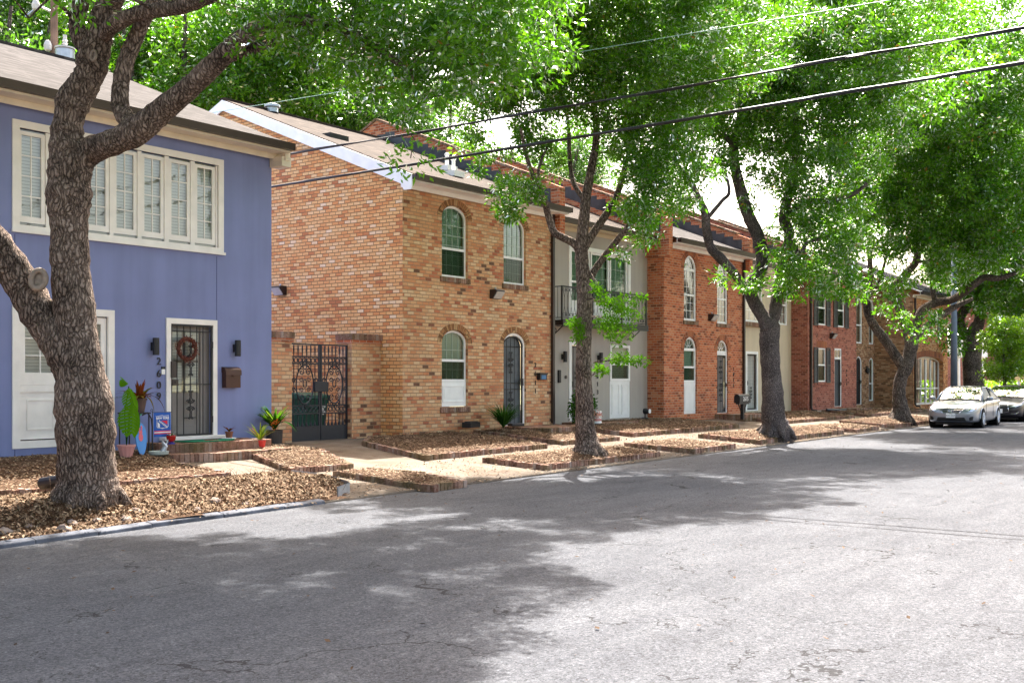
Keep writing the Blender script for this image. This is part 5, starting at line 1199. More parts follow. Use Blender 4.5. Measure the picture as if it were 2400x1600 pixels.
# stand with bromeliad
c = at_y(322, 1070, 16.3); c.z = zb(c.x, c.y); o = thing('plant_stand', c, 'black arched metal plant stand against the blue wall', 'plant stand'); sc = c.copy()
m = MB()
for dx in (-.25,-.06,.13): 
    for dy in (-.14,.14): m.tube([c+Vector((dx,dy,0)), c+Vector((dx,dy,.70))], .013, 6)
m.build('legs', M['iron'], o); m = MB(); m.box((c.x-.27,c.y-.17,c.z+.68),(c.x+.15,c.y+.17,c.z+.705)); m.tube([c+Vector((-.02,-.17,.66)), c+Vector((.08,-.18,.70)), c+Vector((.15,-.18,.60)), c+Vector((.17,-.18,.45)), c+Vector((.17,-.18,0))], .014, 6); m.build('shelf', M['iron'], o)
cb = sc+Vector((0.02,-0.02,0.706)); o = thing('potted_plant', cb, 'reddish bronze rosette plant in a dark pot on the black plant stand', 'potted plant'); pot(o, cb, .085, .125, .24, TERRA)
M['leaf_bronze'] = leaf_mat('bronze_leaf', [(0,(0.15,0.05,0.015)),(0.4,(0.20,0.045,0.018)),(0.7,(0.13,0.12,0.025)),(1,(0.07,0.11,0.02))], 0.3)
V, r = strap_leaves(40, cb+Vector((0,0,.20)), .56, .065, .75, .16, 3); quads_obj('leaves', V, M['leaf_bronze'], o, r)
V, r = strap_leaves(7, cb+Vector((0,0,.24)), .34, .085, 3.0, .03, 4); quads_obj('inner_leaves', V, M['leaf_bronze'], o, r*0.35)
V, r = strap_leaves(4, cb+Vector((0,-.1,.22)), .60, .030, .5, .45, 6); quads_obj('hanging_leaves', V, M['leaf_bronze'], o, r*.3+.5)
# flat rabbit stick
def bunny(m, fn2, cx, z, s, d0, d1):
    e = lambda ax, az, rx, rz, n=14: [(cx+(ax+rx*math.cos(2*math.pi*k/n))*s, z+(az+rz*math.sin(2*math.pi*k/n))*s) for k in range(n)]
    m.prism(e(0,.30,.16,.26), fn2, d0, d1); m.prism(e(0,.62,.13,.13), fn2, d0-.001, d1+.001); m.prism(e(-.085,.88,.05,.18), fn2, d0-.002, d1); m.prism(e(.085,.88,.05,.18), fn2, d0-.002, d1)
cs = at_y(328, 965, 16.5); o = thing('rabbit_sign', (cs.x, 16.52, cs.z-.3), 'flat mint green rabbit on a stick behind the bronze rosette plant', 'ornament')
m = MB(); bunny(m, fY(16.5), cs.x, cs.z-.08, .30, 0, .012); m.build('rabbit', plain('mint', (0.08,0.50,0.24), .5, var=.05), o); m = MB(); m.tube([(cs.x,16.515,cs.z),(cs.x,16.515,zb(cs.x,16.5))], .006, 5); m.build('stick', M['cream'], o)
# surfboard shaped sign
cs = at_y(332, 1072, 16.0); zz = zb(cs.x, 16.0); o = thing('surfboard_sign', (cs.x,16.0,zz), 'small bright blue surfboard-shaped sign with a pink rabbit leaning on the plant stand', 'ornament')
fs2 = lambda u, v, d: (cs.x+u, 15.98+d+(v)*.10, zz+v)
m = MB(); m.prism([(.105*math.sin(2*math.pi*k/28)*(1-.12*math.cos(2*math.pi*k/28)), .265-.27*math.cos(2*math.pi*k/28)) for k in range(28)], fs2, 0, .02); m.build('board', plain('surf_blue', (0.02,0.22,0.62), .35, var=.05, coat=.3), o, bevel=.004)
m = MB(); bunny(m, lambda u, v, d: fs2(u, v, d), -.01, .22, .26, -.004, -.001); m.build('rabbit', plain('pink_paint', (0.70,0.13,0.17), .5, var=0), o)
# garden flag
ft = at_y(357, 967, 16.25); zf0 = zb(ft.x, 16.2); o = thing('garden_flag', (ft.x,16.25,zf0), 'royal blue garden flag with a shield and red stripes beside the front door', 'flag')
ZT = at_y(360, 966, 16.25).z; ZBt = at_y(395, 1022, 16.25).z; xa = at_y(360, 990, 16.25).x; xb = at_y(400, 990, 16.25).x
m = MB(); m.tube([(xa-.02,16.25,zf0),(xa-.02,16.25,ZT+.02)], .006, 6); m.tube([(xa-.02,16.25,ZT+.0),(xb+.01,16.25,ZT+.0)], .005, 6)
m.tube([(xa-.035+.022*math.cos(k*.7),16.25,ZT+.035+.022*math.sin(k*.7)) for k in range(10)], .005, 5); m.build('pole', M['iron'], o)
FW, FH = xb-xa, ZT-ZBt
ff = lambda u, v, d: (xa+u*FW+.02*v*(1-v)*0, 16.25-.004-d-.012*math.sin(u*7)*(1-v), ZBt+v*FH-.0*u)
def flagsheet(poly, d, mat, nm):
    m = MB(); tr = tessellate_polygon([[Vector((*p,0)) for p in poly]])
    for t in tr: m.face([ff(*poly[i], d) for i in t])
    return m.build(nm, mat, o, fixn=False)
BL = plain('flag_blue', (0.01,0.09,0.42), .7, var=.05); WH = plain('flag_white', (0.78,0.78,0.82), .7, var=0); RD = plain('flag_red', (0.62,0.015,0.04), .7, var=0)
m = MB()
for i in range(10):
    for j in range(8): m.face([ff(a, b, 0) for a, b in ((i/10,j/8),((i+1)/10,j/8),((i+1)/10,(j+1)/8),(i/10,(j+1)/8))])
m.build('cloth', BL, o, fixn=False, smooth=True)
def strip(u0, u1, v0, v1, d, mat, nm):
    m = MB(); n = 10
    for i in range(n): m.face([ff(u0+(u1-u0)*a/n, b, d) for a, b in ((i,v0),(i+1,v0),(i+1,v1),(i,v1))])
    m.build(nm, mat, o, fixn=False)
strip(.02,.99,.205,.245,.002,RD,'red_stripe'); strip(.02,.99,.155,.2,.002,WH,'white_stripe'); strip(.02,.99,.11,.15,.002,RD,'red_stripe')
sh_o = [(.09,.86),(.16,.845),(.50,.875),(.60,.85),(.88,.87),(.84,.80),(.855,.42),(.80,.355),(.62,.345),(.50,.32),(.40,.345),(.20,.36),(.15,.42),(.165,.78)]
def inset(P, k): cx, cy = .5, .6; return [(cx+(x-cx)*(1-k), cy+(y-cy)*(1-k)) for x, y in P]
flagsheet(sh_o, .003, WH, 'shield'); flagsheet(inset(sh_o,.07), .005, BL, 'shield_field')
flagsheet([(.42,.655),(.79,.655),(.79,.49)], .007, RD, 'shield_red'); flagsheet([(.20,.60),(.21,.415),(.24,.385),(.52,.375),(.60,.385)], .007, WH, 'shield_white')
flagsheet([(.19,.655),(.36,.655),(.79,.45),(.78,.385),(.66,.385),(.19,.62)], .0075, BL, 'shield_band')
p = ff(.5,.755,.010); text_part('NEW YORK', .050, p, 0, WH, o, 'lettering', .0005, bold=.002)
p = ff(.50,.53,.013); text_part('RANGERS', .043, p, 0, WH, o, 'lettering', .0005, bold=.001, rot=(R(90), R(34), 0))
# wreath
o = thing('wreath', (12.50, Y0-.05, 2.08), 'dried reddish brown wreath hanging on the blue house grille', 'wreath')
m = MB(); r = random.Random(3); m.tube([(12.50+.19*math.cos(k*math.pi/14), Y0-.07, 2.27+.19*math.sin(k*math.pi/14)) for k in range(29)], .035, 8, wob=.3, cap=False); m.build('ring', plain('wreath_twigs', (0.10,0.04,0.03), .9), o)
V = []
for i in range(650):
    a = r.uniform(0, 6.283); rr = .19+r.gauss(0, .028); c = Vector((12.50+rr*math.cos(a), Y0-.07+r.uniform(-.05,.045), 2.27+rr*math.sin(a))); d = Vector((r.gauss(0,1),r.gauss(0,1),r.gauss(0,1))).normalized()*.022; s = d.cross(Vector((r.gauss(0,1),r.gauss(0,1),r.gauss(0,1)))).normalized()*.009
    V.append([c-d, c+s, c+d, c-s])
M['leaf_wreath'] = leaf_mat('wreath_leaf', [(0,(0.10,0.02,0.02)),(.5,(0.24,0.07,0.05)),(.8,(0.30,0.14,0.12)),(1,(0.12,0.08,0.04))], .1)
quads_obj('leaves', np.array([[list(p) for p in q] for q in V]), M['leaf_wreath'], o, np.random.RandomState(1).rand(650))
# door mat
m = MB(); m.prism([(12.6+.62*math.cos(math.pi*k/12), 16.60-.46*math.sin(math.pi*k/12)) for k in range(13)], lambda u, v, d: (u, v, d), .588, .605)
mt = thing('door_mat', (12.6,16.4,.588), 'green half-round door mat on the top step', 'door mat'); m.build('mat', plain('mat_green', (0.02,0.18,0.10), .95, var=.3, scale=30), mt, bevel=.004)
m = MB(); m.prism([(12.45,16.35),(12.75,16.3),(12.78,16.42),(12.5,16.45)], lambda u, v, d: (u, v, d), .6055, .608); m.build('motif', plain('mat_red', (0.40,0.06,0.05), .95), mt)
# red cup planter with blue foot
c = at_y(401, 1044, 16.15); c.z = .587; o = thing('potted_plant', c, 'tiny plant in a glossy red cup pot with blue foot on the top step', 'potted plant')
m = MB(); m.lathe(c, [(.07,0),(.07,.02),(.03,.035)], 16); m.build('foot', plain('cobalt', (0.02,0.03,0.25), .2, var=0, coat=.5), o); m = MB(); m.lathe(c, [(.03,.036),(.075,.07),(.085,.14),(.095,.15),(.08,.14)], 20); m.build('pot', plain('glazed_red', (0.42,0.01,0.01), .15, var=0, coat=1), o, smooth=True)
V, r_ = strap_leaves(22, c+Vector((0,0,.14)), .13, .03, 1.4, .25, 8); quads_obj('leaves', V, M['leaf'], o, r_*.8)
# cat-like white/grey ornament + bowl (grey rabbit garden ornament lying by the step)
c = at_y(372, 1066, 15.95); c.z = zb(c.x, c.y); o = thing('garden_ornament', c, 'grey metal garden ornament with upright ears in a pale dish by the steps', 'ornament')
m = MB(); m.lathe(c, [(.07,0),(.14,.03),(.15,.08),(.14,.085),(.05,.03)], 20, sx=1.2); m.build('dish', plain('pale_ceramic', (0.36,0.42,0.40), .3), o)
m = MB(); m.tube([c+Vector((.08,0,.06)), c+Vector((.12,-.02,.16)), c+Vector((.06,-.02,.24))], [.05,.045,.02], 8); m.tube([c+Vector((.12,-.02,.16)), c+Vector((.17,-.02,.27))], [.02,.008], 6); m.tube([c+Vector((.1,-.02,.16)), c+Vector((.04,-.03,.27))], [.02,.008], 6); m.build('figure', M['steel'], o)
# small succulent in shoe pot, right of threshold
c = at_y(537, 1034, 16.55); c.z = .585; o = thing('potted_plant', c, 'little spiky succulent in a brown pot at the right end of the step', 'potted plant')
m = MB(); m.lathe(c, [(.09,0),(.12,.03),(.11,.035)], 16, sx=1.3); m.build('saucer', M['white'], o); pot(o, c+Vector((0,0,.03)), .055, .075, .12, plain('brown_glaze', (0.20,0.07,0.04), .4)); V, r_ = strap_leaves(16, c+Vector((0,0,.14)), .20, .025, 1.3, .12, 12); quads_obj('leaves', V, M['leaf_bronze'], o, r_)
# red pot with spiky plant, right
c = at_y(610, 1060, 16.1); c.z = ground_z(c.x, c.y)+.10; o = thing('potted_plant', c, 'spiky yellow-green strap-leaf plant in a bright red pot', 'potted plant'); pot(o, c, .085, .11, .15, RED, rim=False)
M['leaf_yellow'] = leaf_mat('yellow_strap', [(0,(0.06,0.12,0.01)),(.5,(0.12,0.13,0.018)),(.8,(0.16,0.065,0.02)),(1,(0.06,0.10,0.01))], .35)
V, r_ = strap_leaves(22, c+Vector((0,0,.12)), .50, .030, 1.5, .16, 14); quads_obj('leaves', V, M['leaf_yellow'], o, r_)
# large dark pot with broad bright leaves
c = at_y(643, 1052, 16.75); c.z = .37; o = thing('potted_plant', c, 'broad-leaved bright green plant with orange blooms in a big dark pot by the gate pillar', 'potted plant'); pot(o, c, .15, .17, .34, plain('dark_grey_pot', (0.03,0.024,0.024), .5), rim=False)
V, r_ = strap_leaves(46, c+Vector((0,0,.34)), .56, .085, 2.2, .16, 17); quads_obj('leaves', V, leaf_mat('broad_leaf', [(0,(0.03,0.10,0.012)),(.5,(0.08,0.19,0.015)),(1,(0.20,0.30,0.05))], .4), o, r_)
V, r_ = strap_leaves(4, c+Vector((-.05,-.05,.36)), .75, .06, .9, .35, 19); quads_obj('hanging_leaves', V, M['leaf_shrub'], o, r_)
m = MB(); r = random.Random(2)
V = []
for i in range(26):
    cc = c+Vector((-.10+r.gauss(0,.035), -.14+r.gauss(0,.03), .50+r.gauss(0,.04))); d = Vector((r.gauss(0,1),r.gauss(0,1),r.gauss(0,1))).normalized()*.028; s = d.cross(Vector((1,.3,.2))).normalized()*.015; V.append([cc-d,cc+s,cc+d,cc-s])
quads_obj('blooms', np.array([[list(p) for p in q] for q in V]), leaf_mat('orange_bloom', [(0,(0.70,0.10,0.02)),(1,(0.75,0.35,0.10))], .3), o, np.random.RandomState(2).rand(26))
# grass clump by slate door
c = Vector((21.35, 16.35, .52)); o = thing('grass_clump', c, 'dark green clump of strappy grass left of the slate door', 'plant')
V, r_ = strap_leaves(230, c, .85, .022, 1.9, .19, 22, spread=1.0); quads_obj('leaves', V, M['leaf_shrub'], o, r_)
# shrub beside grey house door
def leaf_cloud(center, rad, n, L, Wd, seed, flat=1.0, up=0.3):
    rs = np.random.RandomState(seed); d = rs.normal(size=(n,3)); d /= np.linalg.norm(d,axis=1)[:,None]; rr = rs.uniform(0.35, 1.0, n)**0.6
    c = np.array(center)+d*rr[:,None]*np.array(rad); return leaf_quads(c, L, Wd, rs, up)
def leaf_quads(c, L, Wd, rs, up=0.2, outd=None):
    n = len(c); a = rs.normal(size=(n,3)); a[:,2] -= up
    if outd is not None: a = a*0.7+outd*0.8
    a /= np.linalg.norm(a,axis=1)[:,None]; b = np.cross(a, rs.normal(size=(n,3))); b /= np.linalg.norm(b,axis=1)[:,None]
    l = (L*rs.uniform(.6,1.25,n))[:,None]; w = (Wd*rs.uniform(.7,1.2,n))[:,None]; nn = np.cross(a, b)
    return np.stack([c, c+a*l*.45+b*w*.5+nn*w*.12, c+a*l, c+a*l*.45-b*w*.5+nn*w*.12], 1)
c = Vector((25.1, 16.5, .45)); o = thing('shrub', c, 'leafy green shrub with pink flowers between the downpipe and the slim tree', 'shrub')
V = leaf_cloud((c.x,c.y,c.z+.5), (.42,.40,.55), 1500, .10, .04, 5); quads_obj('leaves', V, M['leaf_shrub'], o, np.random.RandomState(3).rand(len(V)))
V = leaf_cloud((c.x+.2,c.y-.35,c.z+.3), (.2,.1,.12), 60, .05, .05, 6); quads_obj('flowers', V, leaf_mat('pink_flower', [(0,(0.7,0.3,0.35)),(1,(0.75,0.5,0.5))], .3), o, np.random.RandomState(3).rand(len(V)))
m = MB()
for k in range(5): m.tube([c, c+Vector((.12*math.cos(k*1.3),.12*math.sin(k*1.3),.5))], [.012,.005], 5)
m.build('stems', M['bark_grey'], o)
# striped pot, solar light, post mailbox, drain parts
c = at_y(1397, 985, 16.4); c.z = ground_z(c.x,c.y)+.15; o = thing('striped_pot', c, 'pink and white striped pot behind the slim tree trunk', 'pot')
for k in range(5): m = MB(); m.lathe(c+Vector((0,0,.07*k)), [(.15,0),(.16,.035),(.15,.069)], 16); m.build('stripe', PINK if k % 2 else M['white'], o)
c = at_y(1512, 976, 16.9); c.z = ground_z(c.x,c.y)+.15; o = thing('garden_lamp', c, 'small dark spotlight with a pale head at the corner of the red brick house', 'garden light')
m = MB(); m.tube([c, c+Vector((0,0,.16))], .02, 6); m.lathe(c+Vector((0,0,0)), [(.12,0),(.10,.03)], 10); m.build('spike', M['black_plastic'], o); m = MB(); m.lathe(c+Vector((0,-.05,.22)), [(.06,-.08),(.09,-.02),(.09,.08),(.03,.12)], 14, axis='y'); m.build('head', M['iron'], o); m = MB(); m.lathe(c+Vector((.05,-.08,.22)), [(.07,-.06),(.07,-.05)], 14, axis='y'); m.build('lens', M['white'], o)
c = at_y(1740, 985, 15.6); c.z = ground_z(c.x, c.y)+.12; o = thing('post_mailbox', c, 'black arched mailbox marked 2615 on a dark post near the broad forked tree', 'mailbox')
hz = at_y(1730, 935, 15.6).z
m = MB(); m.box((c.x-.05,c.y-.05,c.z),(c.x+.05,c.y+.05,hz-.12)); m.tube([(c.x-.3,c.y,hz-.16),(c.x-.02,c.y,hz-.55)], .02, 4); m.tube([(c.x+.3,c.y,hz-.16),(c.x+.02,c.y,hz-.55)], .02, 4); m.build('post', M['iron'], o)
m = MB(); m.box((c.x-.38,c.y-.06,hz-.17),(c.x+.38,c.y+.06,hz-.13)); prof = [(c.y-.1,hz-.13),(c.y+.1,hz-.13)]+[(c.y+.1*math.cos(math.pi*k/8), hz+.06+.1*math.sin(math.pi*k/8)) for k in range(9)]
m.prism(prof, lambda u, v, d: (d, u, v), c.x-.42, c.x+.42); m.box((c.x-.40,c.y-.104,hz-.08),(c.x+.40,c.y-.1,hz+.08)); m.build('box', M['iron'], o)
text_part('2615', .2, (c.x+.02, c.y-.112, hz+.0), 0, M['white'], o, 'house_number', .002)
for (x, y, lab) in ((37.3,16.4,'black plastic drain channel lying behind the broad forked tree'),):
    m = MB(); m.box((x-.9,y-.12,.40),(x+.7,y+.12,.52)); m.box((x-.95,y-.14,.52),(x+.75,y+.14,.545)); tag(m.build('drain_channel', M['black_plastic'], bevel=.01), lab, 'drain')
m = MB(); m.tube([(43.4,16.6,.48),(43.9,16.3,.46),(44.5,16.2,.45)], .06, 8); tag(m.build('drain_hose', M['black_plastic']), 'black corrugated drain hose at the foot of the dark red house downpipe', 'hose')
m = MB(); m.box((6.4,16.55,.50),(7.9,16.9,.66)); tag(m.build('planter_trough', M['black_plastic'], bevel=.02), 'black plastic trough at the foot of the blue wall on the far left', 'trough')
m = MB(); m.tube([(39.6+.07*k, YB-.06, 1.05+.05*math.sin(k*2.1)) for k in range(12)], .03, 5); tag(m.build('hose_bib', M['iron']), 'coiled black hose tap low on the beige wall', 'tap')
# ============================================================ trees
def catmull(pts, n=5):
    out = []
    for i in range(len(pts)-1):
        p0, p1, p2, p3 = pts[max(i-1,0)], pts[i], pts[i+1], pts[min(i+2,len(pts)-1)]
        for k in range(n):
            t = k/n; out.append(0.5*((2*p1)+(p2-p0)*t+(2*p0-5*p1+4*p2-p3)*t*t+(3*p1-p0-3*p2+p3)*t*t*t))
    out.append(pts[-1]); return out
def limb(mb, spec, D, nseg=12, wob=0.0, sub=5, seed=0):
    """spec: (px, py, radius_m[, depth]) surveyed points of one limb"""
    P = []; rr = []
    for s in spec:
        v = at_depth(s[0], s[1], s[3] if len(s) > 3 else D); P.append(np.array([v.x, v.y, v.z, s[2]]))
    Q = catmull(P, sub); rs = random.Random(seed)
    pts = [Vector(q[:3]) for q in Q]; r = [max(0.004, q[3]) for q in Q]
    if wob: 
        for i in range(1, len(pts)-1): r[i] *= 1+rs.uniform(-wob, wob)
    mb.tube(pts, r, nseg, wob=wob*0.5); return [(p.x, p.y, p.z, q) for p, q in zip(pts, r)]
def clusters(lobes, rs, dens):
    C = []
    for l in lobes:
        if len(l) >= 5 and l[0] == 'w': c = np.array(l[1:4]); rx, rz = l[4], l[5]; k = l[6] if len(l) > 6 else 1
        else:
            v = at_depth(l[0], l[1], l[2]); c = np.array(v); rx, rz = l[3], l[4]; k = l[5] if len(l) > 5 else 1
        n = max(1, int(dens*k*rx*rx*rz*4.2)); d = rs.normal(size=(n,3)); d /= np.linalg.norm(d,axis=1)[:,None]
        r = rs.uniform(0.15,1,n)**(1/2.4); C.append(c+d*r[:,None]*np.array([rx,rx,rz]))
    return np.concatenate(C)
def grow(parent, skel, C, rs, mb, rmin=0.006, n=4):
    """join every leaf cluster to the nearest limb or earlier twig with a bent, tapering twig"""
    S = np.array(skel); pts = S[:, :3]; rad = S[:, 3]
    d0 = np.array([np.min(np.sum((pts-c)**2, 1)) for c in C]); order = np.argsort(d0)
    P = list(pts); Rr = list(rad)
    arr = np.array(P); rarr = np.array(Rr)
    for i in order:
        c = C[i]; d = np.linalg.norm(arr-c, axis=1); j = int(np.argmin(d + np.where(arr[:,2] > c[2]+0.3, 0.25, 0) ))
        a = arr[j]; L = d[j]; r0 = min(rarr[j]*0.6, 0.012+0.016*L)
        if L < 0.05: continue
        mid = a+(c-a)*0.4+rs.normal(size=3)*L*0.09+np.array([0,0,L*0.10]); m2 = a+(c-a)*0.75+rs.normal(size=3)*L*0.07
        mb.tube([a, mid, m2, c], [r0, r0*0.75, max(rmin, r0*0.5), rmin], n, cap=False)
        arr = np.vstack([arr, mid, m2, c]); rarr = np.append(rarr, [r0*0.8, max(rmin, r0*0.6), rmin*1.3])
def foliage(C, rs, per, R0, L, Wd, flat=0.75):
    n = len(C)*per; base = np.repeat(C, per, 0); d = rs.normal(size=(n,3)); d /= np.linalg.norm(d,axis=1)[:,None]
    rr = rs.uniform(0.1, 1, n)**0.55*np.repeat(rs.uniform(0.55, 1.3, len(C)), per)*R0
    c = base+d*rr[:,None]*np.array([1,1,flat]); V = leaf_quads(c, L, Wd, rs, 0.25, d)
    cl = np.repeat(rs.rand(len(C)), per); rnd = np.clip(0.55*cl+0.45*rs.rand(n)-0.02, 0, 0.94); rnd[rs.rand(n) < 0.006] = 1.0
    return V, rnd
def tree(name, label, cat, base, D, limbs, lobes, dens, per, R0, L, Wd, seed, barkm='bark', leafm='leaf', group='street oaks in the roadside beds', nseg=12, wob=0.05):
    loc = at_depth(base[0], base[1], D); t = thing(name, loc, label, cat, group)
    rs = np.random.RandomState(seed); tr = MB(); skel = []
    b0 = limbs[0][0]; v0 = at_depth(b0[0], b0[1], D); r0 = b0[2]; rq = random.Random(seed)
    tr.tube([Vector((v0.x, v0.y, -0.25)), v0, at_depth(limbs[0][1][0], limbs[0][1][1], D)], [r0*1.12, r0, limbs[0][1][2]*0.98], nseg, wob=.08)
    for k in range(8):
        a = k*0.785+rq.uniform(-.25, .25); d_ = Vector((math.cos(a), math.sin(a), 0)); q0 = r0*0.62
        tr.tube([v0+d_*q0*0.75+Vector((0,0,r0*.9)), v0+d_*q0*1.05+Vector((0,0,r0*.35)), v0+d_*r0*rq.uniform(.95,1.1)+Vector((0,0,-r0*.05)), v0+d_*r0*1.3+Vector((0,0,-r0*.5))], [r0*.14, r0*.22, r0*.20, r0*.12], 8, wob=.1)
    for i, l in enumerate(limbs): skel += limb(tr, l, D, nseg if i == 0 else max(8, nseg-2), wob, seed=seed+i)
    trunk = tr.build('trunk', M[barkm], t, smooth=True)
    C = clusters(lobes, rs, dens); tw = MB(); grow(t, skel, C, rs, tw); tw.build('twigs', M[barkm], t, smooth=True, fixn=False)
    V, rnd = foliage(C, rs, per, R0, L, Wd); quads_obj('crown', V, M[leafm], t, rnd)
    return t, trunk
T1D = 13.2
t1, tk = tree('oak_tree', 'big leaning oak with thick forked furrowed trunk in front of the blue house', 'tree', (205,1143), T1D, [
 [(205,1160,.39),(205,1132,.355),(203,1090,.34),(200,1000,.335),(192,900,.305),(180,800,.26),(174,718,.242),(166,640,.225),(163,569,.215),(162,500,.235),(162,447,.262),(163,380,.24),(157,330,.205),(160,290,.18),(172,238,.205),(196,200,.185),(213,165,.18),(218,134,.19),(232,90,.155),(240,40,.148),(262,0,.14),(285,-80,.13,12.8),(330,-220,.11,12.2),(360,-420,.08,11.8)],
 [(176,905,.18),(170,865,.24),(149,815,.232),(100,748,.218),(51,664,.212),(0,590,.205,13.1),(-70,500,.18,12.9),(-160,380,.15,12.7),(-260,220,.12,12.5),(-350,0,.09,12)],
 [(165,420,.15),(190,372,.18),(215,352,.17),(262,335,.15,12.9),(304,316,.165,12.8),(343,290,.155,12.7),(387,253,.14,12.6),(447,204,.125,12.4),(507,146,.112,12.1),(566,92,.10,11.8),(626,60,.085,11.5),(700,48,.07,11.2),(790,66,.055,10.9),(880,110,.04,10.7),(960,170,.025,10.5)],
 [(318,306,.10,12.8),(286,262,.105,12.9),(281,225,.10,12.95),(286,180,.098,13),(299,134,.095,13),(322,80,.092,13),(346,30,.085,12.9),(385,-40,.075,12.8),(430,-160,.06,12.6)],
 [(505,150,.07,12.1),(545,130,.065,12.1),(596,113,.058,12),(685,86,.046,11.9),(770,66,.035,11.8),(850,100,.022,11.7)],
 [(216,130,.10),(195,100,.115),(180,62,.10),(188,15,.095),(200,-50,.09),(200,-180,.07)],
 [(246,85,.08,13),(266,58,.095,12.8),(328,31,.09,12.6),(417,17,.085,12.3),(489,-8,.08,12),(580,-60,.07,11.6),(700,-130,.055,11.2),(840,-160,.045,10.9),(1000,-120,.03,10.6),(1100,-20,.02,10.5)],
 ], [
 (600,-10,11.6,.55,.35),(700,60,11.2,.7,.32,1.1),(820,20,11,.8,.4,1.3),(800,120,11,.55,.28,1.1),(930,60,10.8,.8,.6,1.5),(1010,140,10.5,.6,.45,1.8),(980,240,10.3,.22,.3,2.4),(960,350,10.2,.09,.18,9),(1110,90,10.6,.75,.6,1.4),(1200,30,10.8,.8,.6,1.2),(1200,160,10.7,.33,.25,1.4),(900,190,10.8,.3,.22,1.6),(730,170,11.2,.4,.16,1.0),(640,110,11.8,.4,.14,.8),
 (40,-15,12.2,.3,.10,1.5),(150,-25,11.5,.3,.12,2),(200,5,10,.05,.03,30),
 ('w',8.6,8.6,8.6,2.3,1.0,1),('w',11.8,8.8,8.5,1.4,.8,2.0),('w',13.2,10.3,8.6,1.4,.8,2.0),('w',9.8,11.6,9.6,2.6,1.2,1.2),('w',6,10.5,9.6,3.0,1.3,1.1),('w',3,9,9,3.0,1.3,1.1),('w',0,10,9.4,3.2,1.4,.7),('w',5,13,11,3.4,1.5,.7),('w',-3,11,9.5,3.2,1.4,.6),('w',9.2,9.2,10.4,2.4,1.2,.9),('w',11.5,12.2,9.6,2.0,.9,1.6),('w',8,12.5,10,2.2,1,.8),('w',7.5,9,10,2.2,1,.9),('w',9.6,8.3,9.3,1.5,.8,1.2),('w',5,8.8,9.8,2.5,1,.8)],
 17, 105, .24, .088, .031, 11, nseg=26, wob=0.06)
# pruned limb scar on the left fork and smaller ones
c = at_depth(90, 655, T1D-.235); n_ = Vector((-CY, -SY, 0.25)).normalized(); 
def knot(mb, c, nrm, rx, rz, th):
    s = nrm.cross(Vector((0,0,1))).normalized(); u = s.cross(nrm).normalized()
    mb.tube([c+s*rx*math.cos(k*math.pi/10)+u*rz*math.sin(k*math.pi/10) for k in range(21)], th, 8, cap=False, wob=.1)
    b = len(mb.v); mb.face([c-nrm*th*.5+s*rx*math.cos(k*math.pi/10)+u*rz*math.sin(k*math.pi/10) for k in range(20)])
SCAR = plain('healed_wood', (0.24,0.18,0.14), .8, var=.35, scale=14, bump=.5)
for cc_, a_, b_, c_ in ((c, .085, .115, .035), (at_depth(219, 131, T1D-.19), .03, .065, .018)):
    kn = MB(); knot(kn, cc_, n_, a_, b_, c_); kn.build('branch_scar', SCAR, t1, smooth=True)

t2, _ = tree('oak_tree', 'slim straight oak in front of the grey house balcony', 'tree', (1375,1045), 22.3, [
 [(1378,1062,.34),(1376,1040,.26),(1372,1010,.205),(1370,954,.18),(1368,850,.16),(1369,760,.158),(1370,700,.155),(1366,640,.14),(1363,595,.135),(1365,552,.12),(1370,501,.11),(1374,460,.10),(1385,400,.085),(1398,320,.07),(1392,220,.055),(1400,80,.04),(1390,-80,.025)],
 [(1366,600,.09),(1347,572,.085),(1318,556,.08),(1298,543,.075),(1285,505,.07),(1274,465,.06,22),(1255,425,.05,21.8),(1235,370,.04,21.6),(1220,300,.03,21.5)],
 [(1364,590,.09),(1388,550,.085),(1416,509,.08),(1436,480,.07),(1455,430,.06,22.5),(1470,370,.05,22.8),(1500,280,.035,23)],
 [(1370,690,.06),(1387,645,.075),(1413,606,.07),(1449,560,.062,22),(1475,525,.05,21.8),(1500,470,.035,21.7)],
 [(1372,470,.06),(1345,430,.05,22.5),(1335,370,.045,22.8),(1330,280,.035,23),(1300,180,.025,23)],
 [(1274,465,.035,22),(1262,400,.03,22),(1290,330,.025,22.2)],
 ], [
 (1195,455,21.5,.70,.45,1.5),(1160,505,21.3,.35,.20,1.6),(1240,500,21.8,.5,.4,1.4),(1225,380,22,.8,.6,1.1),(1160,300,22,1.0,.8,1.1),(1120,380,21.8,.35,.3,.7),(1190,180,22,1.5,1.0,1),(1330,200,22,1.6,.7,.9),(1310,100,22,2.1,1.2,1),(1430,300,22.6,1.1,.4,.4),(1505,440,21.8,.75,.7,1.5),(1490,520,21.6,.55,.38,1.7),(1460,585,21.6,.25,.18,2),(1560,330,22,1.3,.9,1.1),(1520,200,22,1.7,1.1,1),(1180,20,22,2.0,1.2,.9),(1450,0,22,2.4,1.4,.9),(1620,80,21.5,2.0,1.4,.9),(1545,400,21.8,.7,.5,1.2),
 (1560,480,22,.7,.5,1.2),(1520,570,21.8,.4,.3,1.3),(1590,400,22.2,.9,.6,1),('w',19,12,10.5,3.0,1.2,.5),('w',21.5,10.8,9.5,2.0,1.0,.6),('w',17.5,10.2,9.2,1.8,.8,.7),('w',15.4,10.6,9.2,1.7,.8,1.0)],
 7.8, 105, .29, .115, .042, 22, 'bark', nseg=18)
